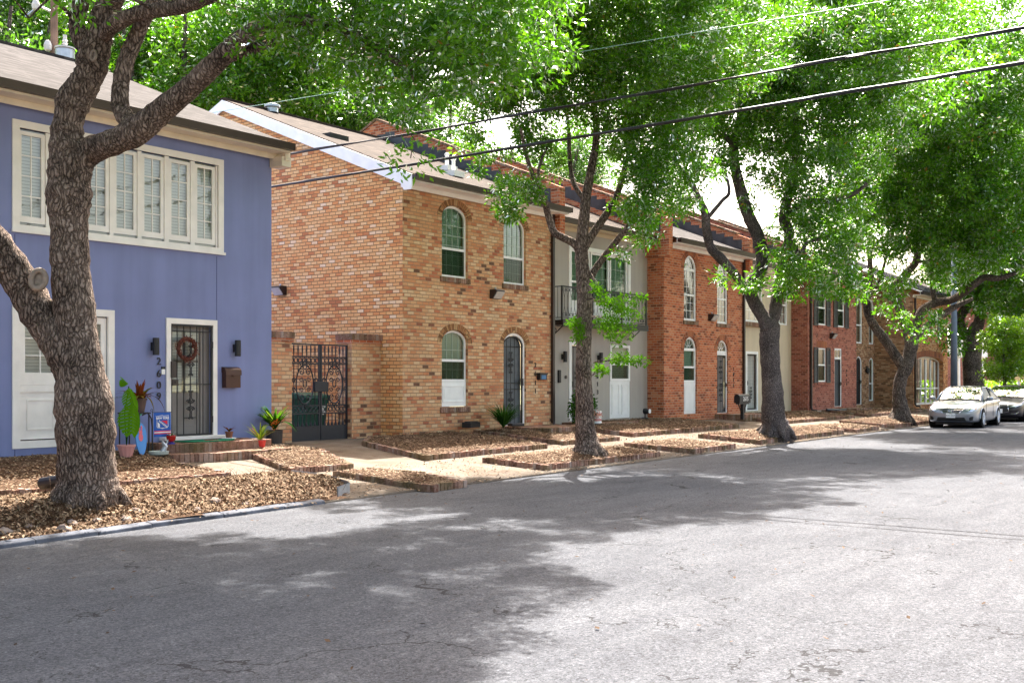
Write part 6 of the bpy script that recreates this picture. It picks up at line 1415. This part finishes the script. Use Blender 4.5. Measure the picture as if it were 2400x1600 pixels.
# small leafy shoots springing from the slim trunk
rs = np.random.RandomState(77); SH = []; sb = MB()
for (px, py), tips in (((1380,700),[(1425,712),(1455,722),(1440,745),(1468,735)]),((1385,740),[(1410,765),(1440,770),(1430,792),(1450,760)]),((1392,705),[(1490,715),(1508,700),(1500,735),(1488,748)]),((1365,745),[(1350,770),(1338,762),(1360,792),(1352,800)]),((1388,760),[(1470,790),(1455,808),(1480,770)]),((1388,880),[(1420,872),(1412,862)]),((1390,850),[(1462,838),(1478,850),(1498,846),(1512,850)]),((1385,640),[(1400,690),(1415,700)])):
    a0 = at_depth(px, py, 22.1)
    for tx, ty in tips:
        e = at_depth(tx, ty, 21.7+rs.uniform(-.2,.2)); mid = a0.lerp(e, .5)+Vector((0,0,.06)); sb.tube([a0, mid, e], [.009,.006,.003], 4, cap=False)
        for k in range(3): SH.append(list(a0.lerp(e, .6+.2*k)+Vector((0,0,.03))))
sb.build('shoots', M['bark'], t2, fixn=False)
V, rnd = foliage(np.array(SH), rs, 34, .12, .085, .032); quads_obj('shoot_leaves', V, M['leaf_split'], t2, rnd)
t3, _ = tree('oak_tree', 'broad forked oak with grey bark in front of the beige house', 'tree', (1815,1002), 29.7, [
 [(1818,1010,.44),(1816,996,.37),(1812,975,.32),(1811,920,.285),(1806,860,.265),(1803,800,.262),(1804,768,.28),(1790,745,.19),(1776,722,.185),(1761,692,.18),(1763,665,.175),(1779,640,.18),(1787,603,.18),(1776,552,.175),(1754,505,.17),(1737,450,.16),(1724,395,.14),(1720,340,.12),(1735,270,.10),(1740,160,.07),(1750,20,.04)],
 [(1800,775,.15),(1815,735,.17),(1822,690,.16),(1832,640,.15),(1846,590,.145),(1850,545,.14),(1838,515,.15),(1845,470,.13),(1857,434,.12),(1863,381,.10),(1866,300,.08),(1860,180,.05),(1870,60,.03)],
 [(1840,525,.10),(1862,490,.10),(1890,474,.095),(1950,470,.08,29.4),(2005,452,.06,29.2),(2040,420,.04,29)],
 [(1762,690,.10),(1742,668,.115,29.3),(1717,636,.12,29),(1690,606,.13,28.8),(1666,580,.12,28.7),(1656,539,.115,28.6),(1653,501,.11,28.5),(1640,470,.09,28.5),(1620,430,.07,28.6),(1590,390,.05,28.8),(1560,340,.03,29)],
 [(1656,515,.05,28.5),(1672,495,.055,28.4),(1693,470,.05,28.3),(1709,450,.045,28.3),(1700,400,.03,28.4)],
 [(1852,560,.08),(1875,600,.07,29),(1890,570,.05,28.8),(1925,560,.035,28.6)],
 [(1722,350,.07),(1690,310,.06,29),(1640,290,.045,28.8),(1590,260,.03,28.6)],
 [(1738,270,.06),(1800,210,.05,30),(1860,120,.04,30.4)],
 ], [
 (1640,330,29,1.3,.8,1),(1600,220,29,1.7,1.1,1),(1740,270,29.6,1.9,1.2,1),(1880,260,29.8,2.0,1.4,1),(1700,110,29.5,2.6,1.4,.9),(1880,90,29.8,2.6,1.6,.9),(1800,-20,29.8,3,1.6,.7),(1620,20,29,2.3,1.5,.8),(1800,380,29.6,1.2,.7,1.1),(1930,400,29.2,1.7,1.1,1.1),(2010,300,29.4,1.6,1.2,1),(1950,520,29.2,1.3,.7,1.2),(1920,610,29,1.2,.65,1.4),(1965,665,28.8,.9,.4,1.5),(1880,670,28.8,1.0,.4,1.4),(1720,655,28.6,.55,.30,1.8),(1800,660,29,.7,.35,1.2),(1655,440,28.6,.5,.3,.7),(1700,400,28.6,.8,.35,.9),(1580,420,28.6,.8,.7,1.1),(1600,490,28.4,.45,.4,1.2),(1550,470,28.6,.4,.4,1),(1990,600,28.8,.8,.5,1.3),(1760,480,29,.4,.3,.6),(1860,520,29,.6,.4,.7),
 (1870,590,28.8,.8,.5,1.3),(1890,500,29,1.0,.6,1),(1580,500,28.4,.6,.4,1.2),(2000,20,29.6,2.4,1.6,.8),(2050,180,29.8,1.6,1.4,.8),('w',27,9.8,10,2.0,1.0,.6),('w',30,10,11,2.8,1.4,.5),('w',24.5,10.5,9.8,1.5,.9,.7)],
 4.9, 92, .36, .140, .054, 33, 'bark_grey', nseg=16)
t4, _ = tree('oak_tree', 'wide dark oak with low spreading limbs behind the silver car', 'tree', (2112,975), 40, [
 [(2110,984,.46),(2112,968,.35),(2109,945,.27),(2107,920,.23),(2112,885,.235),(2124,858,.245),(2132,819,.20),(2130,785,.19),(2122,755,.18),(2101,704,.165),(2087,685,.15),(2101,666,.14),(2121,643,.14),(2147,612,.14),(2152,564,.12),(2150,500,.09),(2160,400,.06),(2150,280,.035)],
 [(2122,868,.18),(2106,844,.20),(2087,815,.185),(2068,788,.18),(2050,765,.165),(2036,738,.15),(2030,704,.145),(2034,675,.15),(2022,653,.14),(1991,615,.12),(1968,582,.10),(1945,540,.07),(1935,480,.04)],
 [(2034,682,.10),(2040,650,.10),(2039,615,.095),(2037,551,.09),(2024,500,.07),(2010,430,.04)],
 [(2036,700,.07),(2052,672,.07),(2064,650,.06),(2075,610,.045),(2090,560,.03)],
 [(2128,850,.17),(2139,815,.18),(2145,768,.17),(2163,726,.165),(2196,709,.15),(2232,702,.14),(2270,677,.13,37.5),(2305,651,.12,37),(2340,652,.10,36.6),(2380,640,.07,36.2)],
 [(2140,815,.12),(2156,780,.13),(2184,755,.125),(2221,730,.12),(2246,715,.10),(2280,700,.06)],
 [(2192,712,.09),(2187,680,.10),(2184,650,.09),(2180,600,.07),(2190,520,.05)],
 [(2149,612,.08),(2175,613,.075),(2208,607,.065),(2244,597,.05),(2290,560,.035)],
 ], [
 (2060,520,38,1.8,1.3,1),(2190,480,38,2.3,1.5,.75),(2120,330,38,2.8,1.8,.75),(2280,400,37.5,2.6,1.8,.65),(2200,180,38,3.2,1.9,.9),(2340,230,37,2.8,2.0,.9),(2120,100,38,2.4,1.5,.9),(2340,480,36.8,2.2,1.6,1),(2290,590,37,1.6,.9,1.2),(2370,600,36.5,1.5,.9,1.2),(2230,640,37.4,1.1,.6,1.2),(2085,730,37.6,.75,.7,1.2),(2060,690,37.6,.6,.4,1),(2110,650,37.8,1.0,.6,.8),(2180,760,37.2,.65,.5,1.3),(2050,400,38,2.0,1.3,.8),(2000,480,38,1.3,1.0,.9),(2200,800,37,.4,.4,1.5),(2150,560,38,1.6,.8,.9),(2250,530,37.4,1.4,.9,.9),(2200,60,38,2.6,1.4,.7),
 ('w',37,9.8,10.5,2.6,1.3,.5),('w',41,9.5,10,2.8,1.3,.5),('w',33,9.8,10.5,2.0,1.0,.6),('w',45.5,12.8,9.8,2.6,1.0,.9),('w',49,13,10.2,3,1.4,.8),('w',53,13.5,10,3,1.4,.7)],
 3.0, 95, .44, .175, .072, 44, 'bark_dark', nseg=14)
t5, _ = tree('oak_tree', 'gnarled hollow-trunked oak far down the road above the dark car', 'tree', (2282,958), 55, [
 [(2284,968,.75),(2283,945,.55),(2282,905,.50),(2278,850,.46),(2280,800,.44),(2287,770,.36),(2295,752,.26),(2296,715,.24),(2290,650,.18),(2300,560,.12),(2310,450,.07)],
 [(2276,800,.22),(2259,782,.24),(2250,748,.23),(2262,722,.24),(2270,690,.20),(2268,640,.15),(2250,570,.09)],
 [(2290,790,.18),(2317,785,.20),(2334,772,.19),(2361,744,.17),(2393,719,.15),(2440,690,.12)],
 [(2276,860,.25),(2270,830,.24),(2268,800,.2),(2272,775,.2)],
 ], [
 (2310,560,55,3.4,2.2,1),(2390,640,54,2.6,1.4,1.2),(2250,640,55,1.8,1.3,1),(2360,450,55,3.4,2.6,.9),(2420,520,55,3.2,2.6,.9),(2340,690,54,1.6,.9,1.3),(2410,740,54,1.6,.7,1.3),(2280,450,56,3,2.2,.8),(2380,340,56,2.8,1.8,.6),(2250,760,54.5,.8,.6,1.5),(2235,800,54.5,.5,.9,1.4),(2380,790,54,1.0,.5,1)],
 1.7, 110, .68, .24, .105, 55, 'bark_dark', nseg=12)

# background trees behind the houses, and one row across the road behind the camera
def bg_tree(px, D, z, rx, rz, label, seed, leafm='leaf_bg', per=150, dens=.50, group='tall trees behind the row houses', L=.24, W_=.10):
    c = at_depth(px, 890, D); t = thing('tree', (c.x, c.y, 0.3), label, 'tree', group); rs = np.random.RandomState(seed); mb = MB(); skel = []
    r = random.Random(seed)
    for k in range(7):
        a = k*6.283/7+r.uniform(-.4,.4); e = rx*.6*(k > 0); pts = [Vector((c.x,c.y,.3)), Vector((c.x+.2*math.cos(a),c.y+.2*math.sin(a),z*.35)), Vector((c.x+e*.5*math.cos(a),c.y+e*.5*math.sin(a),z*.7)), Vector((c.x+e*math.cos(a),c.y+e*math.sin(a),z+rz*.5))]
        q = catmull([np.array([*p, w]) for p, w in zip(pts, (.38,.3,.18,.06))], 5); pts = [Vector(p[:3]) for p in q]; rr = [p[3] for p in q]
        mb.tube(pts, rr, 7); skel += [(p.x,p.y,p.z,w) for p, w in zip(pts, rr)]
    mb.build('trunk', M['bark_dark'], t, smooth=True, fixn=False)
    lob = [('w', c.x, c.y, z, rx*.7, rz*.7, 1)]
    for k in range(8): a = r.uniform(0,6.283); lob.append(('w', c.x+rx*.6*math.cos(a), c.y+rx*.6*math.sin(a), z+r.uniform(-.5,.6)*rz, rx*.45, rz*.42, 1.3))
    C = clusters(lob, rs, dens); tw = MB(); grow(t, skel, C, rs, tw, .015, 3); tw.build('twigs', M['bark_dark'], t, fixn=False)
    V, rnd = foliage(C, rs, per, .85, L, W_); quads_obj('crown', V, M[leafm], t, rnd); return t
BGT = []
for px, D, z, rx, rz, lab, sd, lm in ((-60,42,13,5.5,4.6,'tall leafy tree rising behind the left end of the blue house roof',101,'leaf_bg'),(180,47,15,6,5,'tall bushy tree behind the utility pole',102,'leaf_bg'),(420,44,13.5,5.5,5,'bright green tree behind the middle of the blue house roof',103,'leaf'),(640,48,14.5,6,5,'spreading tree behind the gap between blue and tan houses',104,'leaf'),(850,50,13.2,5.2,4.2,'tree behind the ridge of the tan brick gable',105,'leaf_bg'),(1290,62,13,4.6,3.4,'distant tree glimpsed above the grey house roof',107,'leaf_bg')):
    BGT.append(bg_tree(px, D, z, rx, rz, lab, sd, lm))
bg_tree(1035, 52, 13.2, 2.6, 2.6, 'thin sparse tree with bare branches above the brick parapet', 106, 'leaf_bg', 60, .4)
for px, D, z, rx, rz, lab, sd in ((2275,95,6,5,4.5,'green tree seen between the corner shop and the pole',110),(2360,110,6.5,7,5.5,'far leafy tree at the end of the road',111),(2440,85,7,6,5,'far tree at the right edge behind the dark car',112)):
    bg_tree(px, D, z, rx, rz, lab, sd, 'leaf', 130, .4, 'trees at the far end of the road', .30, .14)
# sapling and hedge at the right edge
t6, _ = tree('sapling', 'slender lime green sapling at the right edge above the dark car', 'sapling', (2357,950), 48, [
 [(2357,955,.10),(2355,905,.08),(2353,840,.06),(2354,780,.045),(2358,740,.02)], [(2354,850,.035),(2330,810,.03),(2310,790,.015)], [(2354,830,.035),(2380,790,.03),(2400,770,.015)]],
 [(2350,800,48,1.0,.7,1.2),(2330,850,48,.5,.5,1.4),(2395,830,48,.9,.8,1.2),(2350,870,48,.9,.4,1.4),(2345,765,48,.6,.45,1),(2390,770,48,.9,.5,1)], 16, 60, .30, .15, .065, 66, 'bark_dark', 'leaf_lime', None, 8)
h0 = at_depth(2290, 900, 58); h1 = at_depth(2520, 900, 50)
rs = np.random.RandomState(5); n = 9000; tt = rs.rand(n); cc = np.stack([h0.x+(h1.x-h0.x)*tt+rs.uniform(-.7,.7,n), h0.y+(h1.y-h0.y)*tt+rs.uniform(-.7,.7,n), .3+1.3*rs.rand(n)**.6], 1)
o = quads_obj('hedge', leaf_quads(cc, .18, .08, rs, .1), M['leaf_lime'], None, rs.rand(n)); tag(o, 'low bright yellow-green hedge behind the parked cars', 'hedge')

# ============================================================ utility pole, wires, street pole
o = thing('utility_pole', at_depth(127, 250, 38), 'weathered wooden utility pole with transformer behind the blue house', 'utility pole')
c = at_depth(127, 250, 38); c.z = .3; o.location = c
m = MB(); m.tube([c, c+Vector((0,0,8)), c+Vector((0,0,15))], [.17,.15,.12], 12); m.build('pole', plain('pole_wood', (0.20,0.13,0.10), .9, var=.3, scale=2), o)
s_ = Vector((SY,-CY,0)); tc = at_depth(152, 140, 37.6); tc.z -= .55
m = MB(); m.lathe(tc, [(.30,0),(.32,.05),(.32,.85),(.30,.9)], 20); m.build('transformer', M['steel'], o, smooth=False); m = MB(); m.lathe(tc+Vector((0,0,.9)), [(.34,0),(.34,.05),(.1,.09)], 20); m.lathe(tc+Vector((0,0,.99)), [(.10,0),(.06,.05),(.10,.1),(.06,.15),(.1,.2),(.06,.25),(.07,.4)], 12); m.build('bushing', M['lens'], o)
for px, py in ((112,110),(84,15)):
    q = at_depth(px, py, 37.8); m = MB(); m.lathe(q-Vector((0,0,.15)), [(.06,0),(.12,.04),(.14,.2),(.09,.34),(.04,.38)], 12); m.build('insulator', M['lens'], o)
m = MB(); q = at_depth(92, 15, 37.9); q2 = at_depth(124, 30, 38); m.tube([q, q2], .05, 4); m.tube([at_depth(84,20,37.9), at_depth(60,40,37.9)], .04, 4); m.build('bracket', M['steel'], o)
def wire(a, b, sag, r, mat, label, name='overhead_wire', extra=0):
    a, b = Vector(a), Vector(b); n = 40; m = MB(); pts = [a+(b-a)*k/n+Vector((0,0,-sag*4*(k/n)*(1-k/n))) for k in range(n+1)]
    m.tube(pts, r, 6)
    if extra:
        m.tube([p+Vector((extra*math.cos(i*1.1), extra*.3, extra*math.sin(i*1.1))) for i, p in enumerate(pts)], r*.6, 5)
    o = tag(m.build(name, M[mat], smooth=True, fixn=False), label, 'overhead wire', 'wires crossing over the road'); return o
wire((15.9, 30.0, 5.95), (16.05, -9, 6.15), .10, .026, 'wire', 'lower thick black overhead cable crossing the road', extra=.02)
wire((15.9, 30.0, 6.7), (16.05, -9, 6.45), .06, .018, 'wire', 'upper thin pair of black overhead cables crossing the road', extra=.03)
wire((15.9, 31.0, 8.3), (16.05, -9, 6.7), .05, .006, 'wire_green', 'faint verdigris green bare wire above the black cables')
sp = at_depth(2236, 955, 52); m = MB(); sp.z = .3
o = thing('street_light_pole', sp, 'plain blue-grey round metal pole right of the corner shop', 'pole'); m.tube([sp, sp+Vector((0,0,3)), sp+Vector((0,0,9))], [.17,.15,.11], 14); m.build('pole', M['polepaint'], o, smooth=True); m = MB(); m.lathe(sp, [(.26,0),(.26,.06),(.2,.1),(.2,.25)], 12); m.build('base', M['polepaint'], o)
c = at_depth(2225, 930, 50); c.z = .2; o = thing('traffic_barrier', c, 'orange barrier board standing behind the silver car', 'barrier')
top_ = at_depth(2225, 909, 50).z; m = MB(); m.box((c.x-.45,c.y-.02,top_-.30),(c.x+.45,c.y+.02,top_)); m.build('board', plain('orange_board', (0.75,0.12,0.02), .5, var=.05), o); m = MB()
for dx in (-.35,.35): m.tube([(c.x+dx,c.y-.2,.2),(c.x+dx,c.y,top_)], .02, 5); m.tube([(c.x+dx,c.y+.2,.2),(c.x+dx,c.y,top_)], .02, 5)
m.build('legs', M['steel'], o)
c = at_depth(2388, 925, 47); c.z = 0.05; o = thing('traffic_sign', c, 'orange and white board on a post behind the dark car', 'sign'); m = MB(); m.tube([c, (c.x,c.y,at_depth(2388,893,47).z)], .03, 6); m.build('post', M['steel'], o)
z = at_depth(2388,893,47).z; m = MB(); m.box((c.x-.12,c.y-.02,z-.4),(c.x+.05,c.y+.02,z)); m.build('white_board', M['white'], o); m = MB(); m.box((c.x+.055,c.y-.021,z-.4),(c.x+.22,c.y+.02,z)); m.build('orange_board', plain('orange_paint', (0.75,0.2,0.08), .5, var=0), o)
# ============================================================ cars
def paint(name, col, metal=0.6):
    m = NT(name); b = m.b; b.inputs['Base Color'].default_value = (*col, 1); b.inputs['Metallic'].default_value = metal; b.inputs['Roughness'].default_value = 0.28
    b.inputs['Coat Weight'].default_value = 1.0 if metal > .5 else 0.35; b.inputs['Coat Roughness'].default_value = 0.03; return m.mat
ARCHM = plain('wheel_well', (0.008,0.008,0.008), .95, var=0)
CH = plain('chrome', (0.75,0.75,0.78), 0.08, metal=1.0, var=0); TY = plain('tyre_rubber', (0.015,0.015,0.016), .85, var=.2); GRI = plain('dark_grille', (0.012,0.012,0.014), .4, var=0)
AMB = plain('amber_lens', (0.75,0.22,0.02), .15, var=0, coat=1); HL = plain('headlamp_lens', (0.62,0.64,0.66), .08, metal=.5, var=.25, scale=25, coat=1); CG = glass_mat('car_glass', (0.10,0.13,0.13), 0.30)
def car(loc, yaw, paintm, label, group, dark=False):
    """sedan, local x = rearwards from the front bumper, y = across, z up"""
    L, HW, HT = 4.55, 0.88, 1.465
    o = thing('parked_car', loc, label, 'car', group); o.rotation_euler = (0, 0, yaw)
    def part(mb, name, mat, parent=None, **k):
        ob = mb.build(name, mat, None, fixn=k.pop('fixn', True), **k); ob.parent = parent or o
        if parent is not None: ob.location = ob.location - parent.location
        return ob
    # body: sections x -> (half width at sill, half width at shoulder, z bottom, z shoulder, z top(centre))
    S_ = [(0.00,.30,.52,.30,.50,.56),(0.04,.60,.66,.24,.62,.66),(0.14,.76,.76,.19,.70,.755),(0.35,.83,.82,.17,.765,.82),(0.75,.855,.86,.17,.84,.90),(1.15,.86,.875,.17,.90,.97),(1.45,.865,.88,.17,.93,1.00),(2.2,.87,.885,.17,.95,1.0),(3.0,.87,.885,.17,.97,1.02),(3.6,.865,.88,.18,.98,1.04),(4.05,.84,.855,.22,.98,1.06),(4.38,.76,.80,.28,.95,1.03),(4.50,.66,.72,.34,.86,.92),(4.55,.5,.55,.42,.7,.74)]
    m = MB(); K = 15
    for x, ws, wh, zb_, zs_, zt_ in S_:
        prof = [(0,zb_),(ws*.7,zb_),(ws*.96,zb_+.03),(ws,zb_+.10),(wh+.005,zb_+(zs_-zb_)*.5),(wh,zs_-.05),(wh*.96,zs_),(wh*.75,zs_+(zt_-zs_)*.6),(wh*.4,zt_-.006),(0,zt_)]
        full = [(-y, z) for y, z in reversed(prof[1:])] + prof
        full = full[:-1] if False else full
        K = len(full)
        for y, z in full: m.v.append((x, y, z))
    for i in range(len(S_)-1):
        for k in range(K-1): a = i*K+k; m.f.append((a, a+1, a+K+1, a+K))
    m.f.append(tuple(range(K))); m.f.append(tuple((len(S_)-1)*K+k for k in reversed(range(K))))
    # bottom closure
    body = part(m, 'body', paintm, smooth=True, sub=1)
    # wheel wells
    for x in (0.92, 3.52):
        for sg in (-1, 1):
            w = MB(); w.lathe((x, sg*.70, .33), [(.36,-.19),(.36,.186)] if sg > 0 else [(.36,-.186),(.36,.19)], 24, axis='y'); part(w, 'wheel_arch', ARCHM)
            w = MB(); w.lathe((x, sg*.80, .32), [(.22,-.10),(.30,-.10),(.322,-.07),(.322,.07),(.30,.10),(.22,.10)], 28, axis='y'); wh_ = part(w, 'wheel', TY)
            w = MB(); w.lathe((x, sg*.885, .32), [(.215,-.02),(.215,.0)], 28, axis='y'); w.lathe((x, sg*.895, .32), [(.05,-.02),(.05,.02)], 10, axis='y')
            for k in range(10):
                a = k*math.pi/5; w.tube([(x+.05*math.cos(a), sg*.903, .32+.05*math.sin(a)), (x+.205*math.cos(a), sg*.895, .32+.205*math.sin(a))], .014, 4)
            w.tube([(x+.212*math.cos(k*math.pi/12), sg*.90, .32+.212*math.sin(k*math.pi/12)) for k in range(25)], .012, 4, cap=False); part(w, 'rim', M['steel'] if not dark else GRI, wh_)
            # arch lip over the body
            w = MB(); w.tube([(x+.355*math.cos(k*math.pi/14), sg*(.872 if x > 1 else .853), .33+.355*math.sin(k*math.pi/14)) for k in range(15)], .022, 6); part(w, 'arch_lip', paintm)
            w = MB(); w.prism([(x+.345*math.cos(k*math.pi/14), .33+.345*math.sin(k*math.pi/14)) for k in range(15)]+[(x-.345,.12),(x+.345,.12)], lambda u, v, d: (u, d, v), sg*.80, sg*.893); part(w, 'wheel_arch', GRI) if False else None
    # greenhouse: roof and pillars painted, glass set between
    gA = {'base_f': (1.28,.74,.985), 'top_f': (2.02,.585,1.40), 'mid': (2.75,.60,HT), 'top_r': (3.42,.56,1.39), 'base_r': (4.02,.70,1.04)}
    r = MB(); xs_ = [(1.98,.585,1.385),(2.2,.60,1.425),(2.75,.61,HT-.005),(3.15,.60,1.445),(3.45,.575,1.385)]
    for x, w, z in xs_:
        for y, dz in ((-w,-.05),(-w*.93,-.012),(-w*.6,.008),(0,.02),(w*.6,.008),(w*.93,-.012),(w,-.05)): r.v.append((x, y, z+dz))
    for i in range(len(xs_)-1):
        for k in range(6): a = i*7+k; r.f.append((a, a+1, a+8, a+7))
    part(r, 'roof', paintm, smooth=True, sub=1)
    def pil(pts, w): r = MB(); r.tube(pts, w, 6); return r
    for sg in (-1, 1):
        p = pil([(1.22,sg*.77,.955),(1.62,sg*.69,1.20),(2.02,sg*.592,1.375)], .030); p.tube([(2.0,sg*.592,1.37),(2.75,sg*.625,1.43),(3.45,sg*.582,1.355)], .022, 6); p.tube([(3.42,sg*.585,1.36),(3.85,sg*.68,1.14),(4.05,sg*.76,.985)], [.04,.05,.05], 6); part(p, 'pillar', paintm, smooth=True)
        p = pil([(2.62,sg*.84,.96),(2.72,sg*.63,1.41)], .028); p.tube([(1.3,sg*.855,.965),(3.8,sg*.865,.99)], .016, 5); part(p, 'window_trim', GRI)
        g = MB(); g.face([(1.36,sg*.815,.96),(2.62,sg*.845,.97),(2.72,sg*.625,1.41),(2.05,sg*.60,1.37)]); g.face([(2.66,sg*.845,.97),(3.85,sg*.80,.99),(3.42,sg*.60,1.35),(2.76,sg*.625,1.41)]); part(g, 'side_window', CG, fixn=False)
        mm = MB(); mm.lathe((1.55,sg*.98,1.02), [(.02,-.11),(.07,-.09),(.085,0),(.07,.09),(.02,.11)], 12, axis='y', sx=.8, sy=.9); mm.tube([(1.55,sg*.86,.97),(1.55,sg*.92,.99)], .03, 6); part(mm, 'mirror', paintm, smooth=True)
        for x in (2.35, 3.35): hh = MB(); hh.box((x,sg*.885-.012,.83),(x+.20,sg*.885+.012,.86)); part(hh, 'door_handle', paintm, bevel=.006)
        for x in (1.42, 2.60, 3.60): hh = MB(); hh.box((x,min(sg*.884,sg*.8905),.30),(x+.008,max(sg*.884,sg*.8905),.93)); part(hh, 'door_seam', GRI)
    g = MB(); n = 8
    def ws(t, s): 
        x0, y0, z0 = 1.22+.10*abs(s)**2, s*.76, .965; x1, y1, z1 = 1.99+.05*abs(s)**2, s*.585, 1.392; return (x0+(x1-x0)*t, y0+(y1-y0)*t, z0+(z1-z0)*t+.03*math.sin(math.pi*t)+.012*(1-s*s))
    for i in range(n):
        for j in range(n): g.face([ws(a/n, -1+2*b/n) for a, b in ((i,j),(i,j+1),(i+1,j+1),(i+1,j))])
    wg = part(g, 'windscreen', CG, fixn=False, smooth=False)
    g = MB(); g.tube([(1.20,-.70,.975),(1.14,0,.992),(1.20,.70,.975)], .025, 6); part(g, 'wiper_cowl', GRI)
    g = MB(); g.face([(4.02,-.68,1.05),(4.02,.68,1.05),(3.45,.56,1.37),(3.45,-.56,1.37)]); part(g, 'rear_window', CG, fixn=False)
    g = MB(); g.box((1.35,-.68,.80),(3.9,.68,.99)); part(g, 'cabin_trim', GRI)
    for y in (-.38,.38): g = MB(); g.box((2.2,y-.22,.95),(2.35,y+.22,1.22)); g.box((2.22,y-.11,1.24),(2.32,y+.11,1.36)); part(g, 'seat', M['dark'], bevel=.03)
    # front face: every lamp and intake follows the bumper surface
    import bmesh
    from mathutils.bvhtree import BVHTree
    bpy.context.view_layer.update(); dg = bpy.context.evaluated_depsgraph_get(); ev = body.evaluated_get(dg); em = ev.to_mesh()
    off = body.location; bv = BVHTree.FromPolygons([tuple(v.co+off) for v in em.vertices], [tuple(p.vertices) for p in em.polygons]); ev.to_mesh_clear()
    def sx(y, z):
        h = bv.ray_cast(Vector((-1.0, y, z)), Vector((1, 0, 0)))[0]; return h.x if h else 0.3
    def decal(poly, name, mat, off_=.006, parent=None, thick=0.03):
        bm_ = bmesh.new(); vs = [bm_.verts.new((0, y, z)) for y, z in poly]; f = bm_.faces.new(vs); bmesh.ops.triangulate(bm_, faces=[f])
        for _ in range(3): bmesh.ops.subdivide_edges(bm_, edges=bm_.edges[:], cuts=1, use_grid_fill=True)
        for v in bm_.verts: v.co.x = sx(v.co.y, v.co.z)-off_
        g = MB(); idx = {v: i for i, v in enumerate(bm_.verts)}; g.v = [tuple(v.co) for v in bm_.verts]; g.f = [tuple(idx[v] for v in f.verts) for f in bm_.faces]; bm_.free()
        return part(g, name, mat, parent, smooth=True)
    def line(pts, r, name, mat, parent=None, off_=.012):
        P = []
        for (y0, z0), (y1, z1) in zip(pts[:-1], pts[1:]):
            for k in range(6): t = k/6; y, z = y0+(y1-y0)*t, z0+(z1-z0)*t; P.append((sx(y, z)-off_, y, z))
        P.append((sx(*pts[-1])-off_, *pts[-1])); g = MB(); g.tube(P, r, 5); return part(g, name, mat, parent)
    if not dark:
        gr = decal([(-.42,.675),(.42,.675),(.36,.60),(.26,.545),(-.26,.545),(-.36,.60)], 'grille', GRI)
        for z, w in ((.575,.29),(.61,.35),(.645,.39)):
            for sg in (-1, 1): line([(sg*w,z),(sg*.09,z-.012)], .008, 'grille_bar', CH, gr)
        line([(-.44,.69),(-.27,.53),(.27,.53),(.44,.69)], .010, 'grille_trim', CH, gr)
        g = MB(); e = sx(0,.62)-.03
        g.tube([(e,.085*math.cos(k*math.pi/10),.618+.055*math.sin(k*math.pi/10)) for k in range(21)], .010, 6, cap=False); g.tube([(e,.028*math.cos(k*math.pi/8),.615+.05*math.sin(k*math.pi/8)) for k in range(17)], .008, 5, cap=False); g.tube([(e,.06*math.cos(k*math.pi/8),.645+.02*math.sin(k*math.pi/8)) for k in range(17)], .008, 5, cap=False); part(g, 'emblem', CH, gr)
        decal([(-.44,.375),(.44,.375),(.50,.25),(-.50,.25)], 'lower_intake', GRI)
        for sg in (-1, 1):
            decal([(sg*.60,.27),(sg*.585,.35),(sg*.64,.40),(sg*.72,.41),(sg*.70,.28)], 'fog_lamp_recess', GRI)
            hl = decal([(sg*.46,.625),(sg*.56,.575),(sg*.70,.585),(sg*.79,.655),(sg*.815,.735),(sg*.70,.725),(sg*.56,.695)], 'headlight', HL)
            decal([(sg*.745,.64),(sg*.785,.665),(sg*.805,.72),(sg*.77,.71)], 'indicator', AMB, .010, hl)
            decal([(sg*(.62+.05*math.cos(k*math.pi/5)), .64+.04*math.sin(k*math.pi/5)) for k in range(10)], 'lamp_bowl', CH, .011, hl)
            line([(sg*.45,.63),(sg*.56,.57),(sg*.70,.58),(sg*.79,.65)], .007, 'lamp_rim', GRI, hl, .008)
    else:
        gr = decal([(-.30,.70),(.30,.70),(.36,.44),(.0,.35),(-.36,.44)], 'grille', GRI); line([(-.33,.72),(-.38,.42),(0,.33),(.38,.42),(.33,.72)], .016, 'grille_trim', CH, gr)
        for sg in (-1, 1):
            decal([(sg*.38,.60),(sg*.62,.60),(sg*.80,.69),(sg*.81,.75),(sg*.60,.70)], 'headlight', HL); line([(sg*.46,.34),(sg*.62,.33),(sg*.72,.40)], .014, 'bumper_trim', CH)
        decal([(-.50,.30),(.50,.30),(.46,.23),(-.46,.23)], 'lower_intake', GRI)
    g = MB(); g.box((-.045,-.155,.36),(-.035,.155,.52)); pl = part(g, 'licence_plate', M['white'], bevel=.003)
    if not dark:
        t = text_part('BVN·4362', .072, (-.0465, 0, .43), 0, GRI, None, 'lettering', .001, rot=(R(90), 0, R(-90))); t.parent = pl; t.location = t.location - pl.location
        t = text_part('TEXAS', .035, (-.0465, 0, .50), 0, GRI, None, 'lettering', .001, rot=(R(90), 0, R(-90))); t.parent = pl; t.location = t.location - pl.location
    g = MB(); g.box((4.50,-.155,.75),(4.555,.155,.88)); part(g, 'rear_plate', M['white'], bevel=.003)
    for sg in (-1,1): g = MB(); g.box((4.30,sg*.68-.10,.78),(4.50,sg*.68+.10,.95)); part(g, 'tail_light', plain('tail_red', (0.35,0.01,0.01), .2, var=0, coat=1), bevel=.03)
    g = MB(); g.box((.45,-.62,.10),(4.1,.62,.20)); part(g, 'underbody', GRI)
    return o
SILVER = paint('silver_paint', (0.30,0.32,0.36)); BLACK = paint('black_paint', (0.012,0.010,0.014), 0.0)
car((39.7, 10.72, 0.02), R(2.5), SILVER, 'silver four-door sedan parked facing the camera beside the wide dark oak', 'cars parked along the kerb')
car((46.6, 10.75, 0.02), R(1.5), BLACK, 'dark glossy sedan parked behind the silver one at the right edge', 'cars parked along the kerb', dark=True)
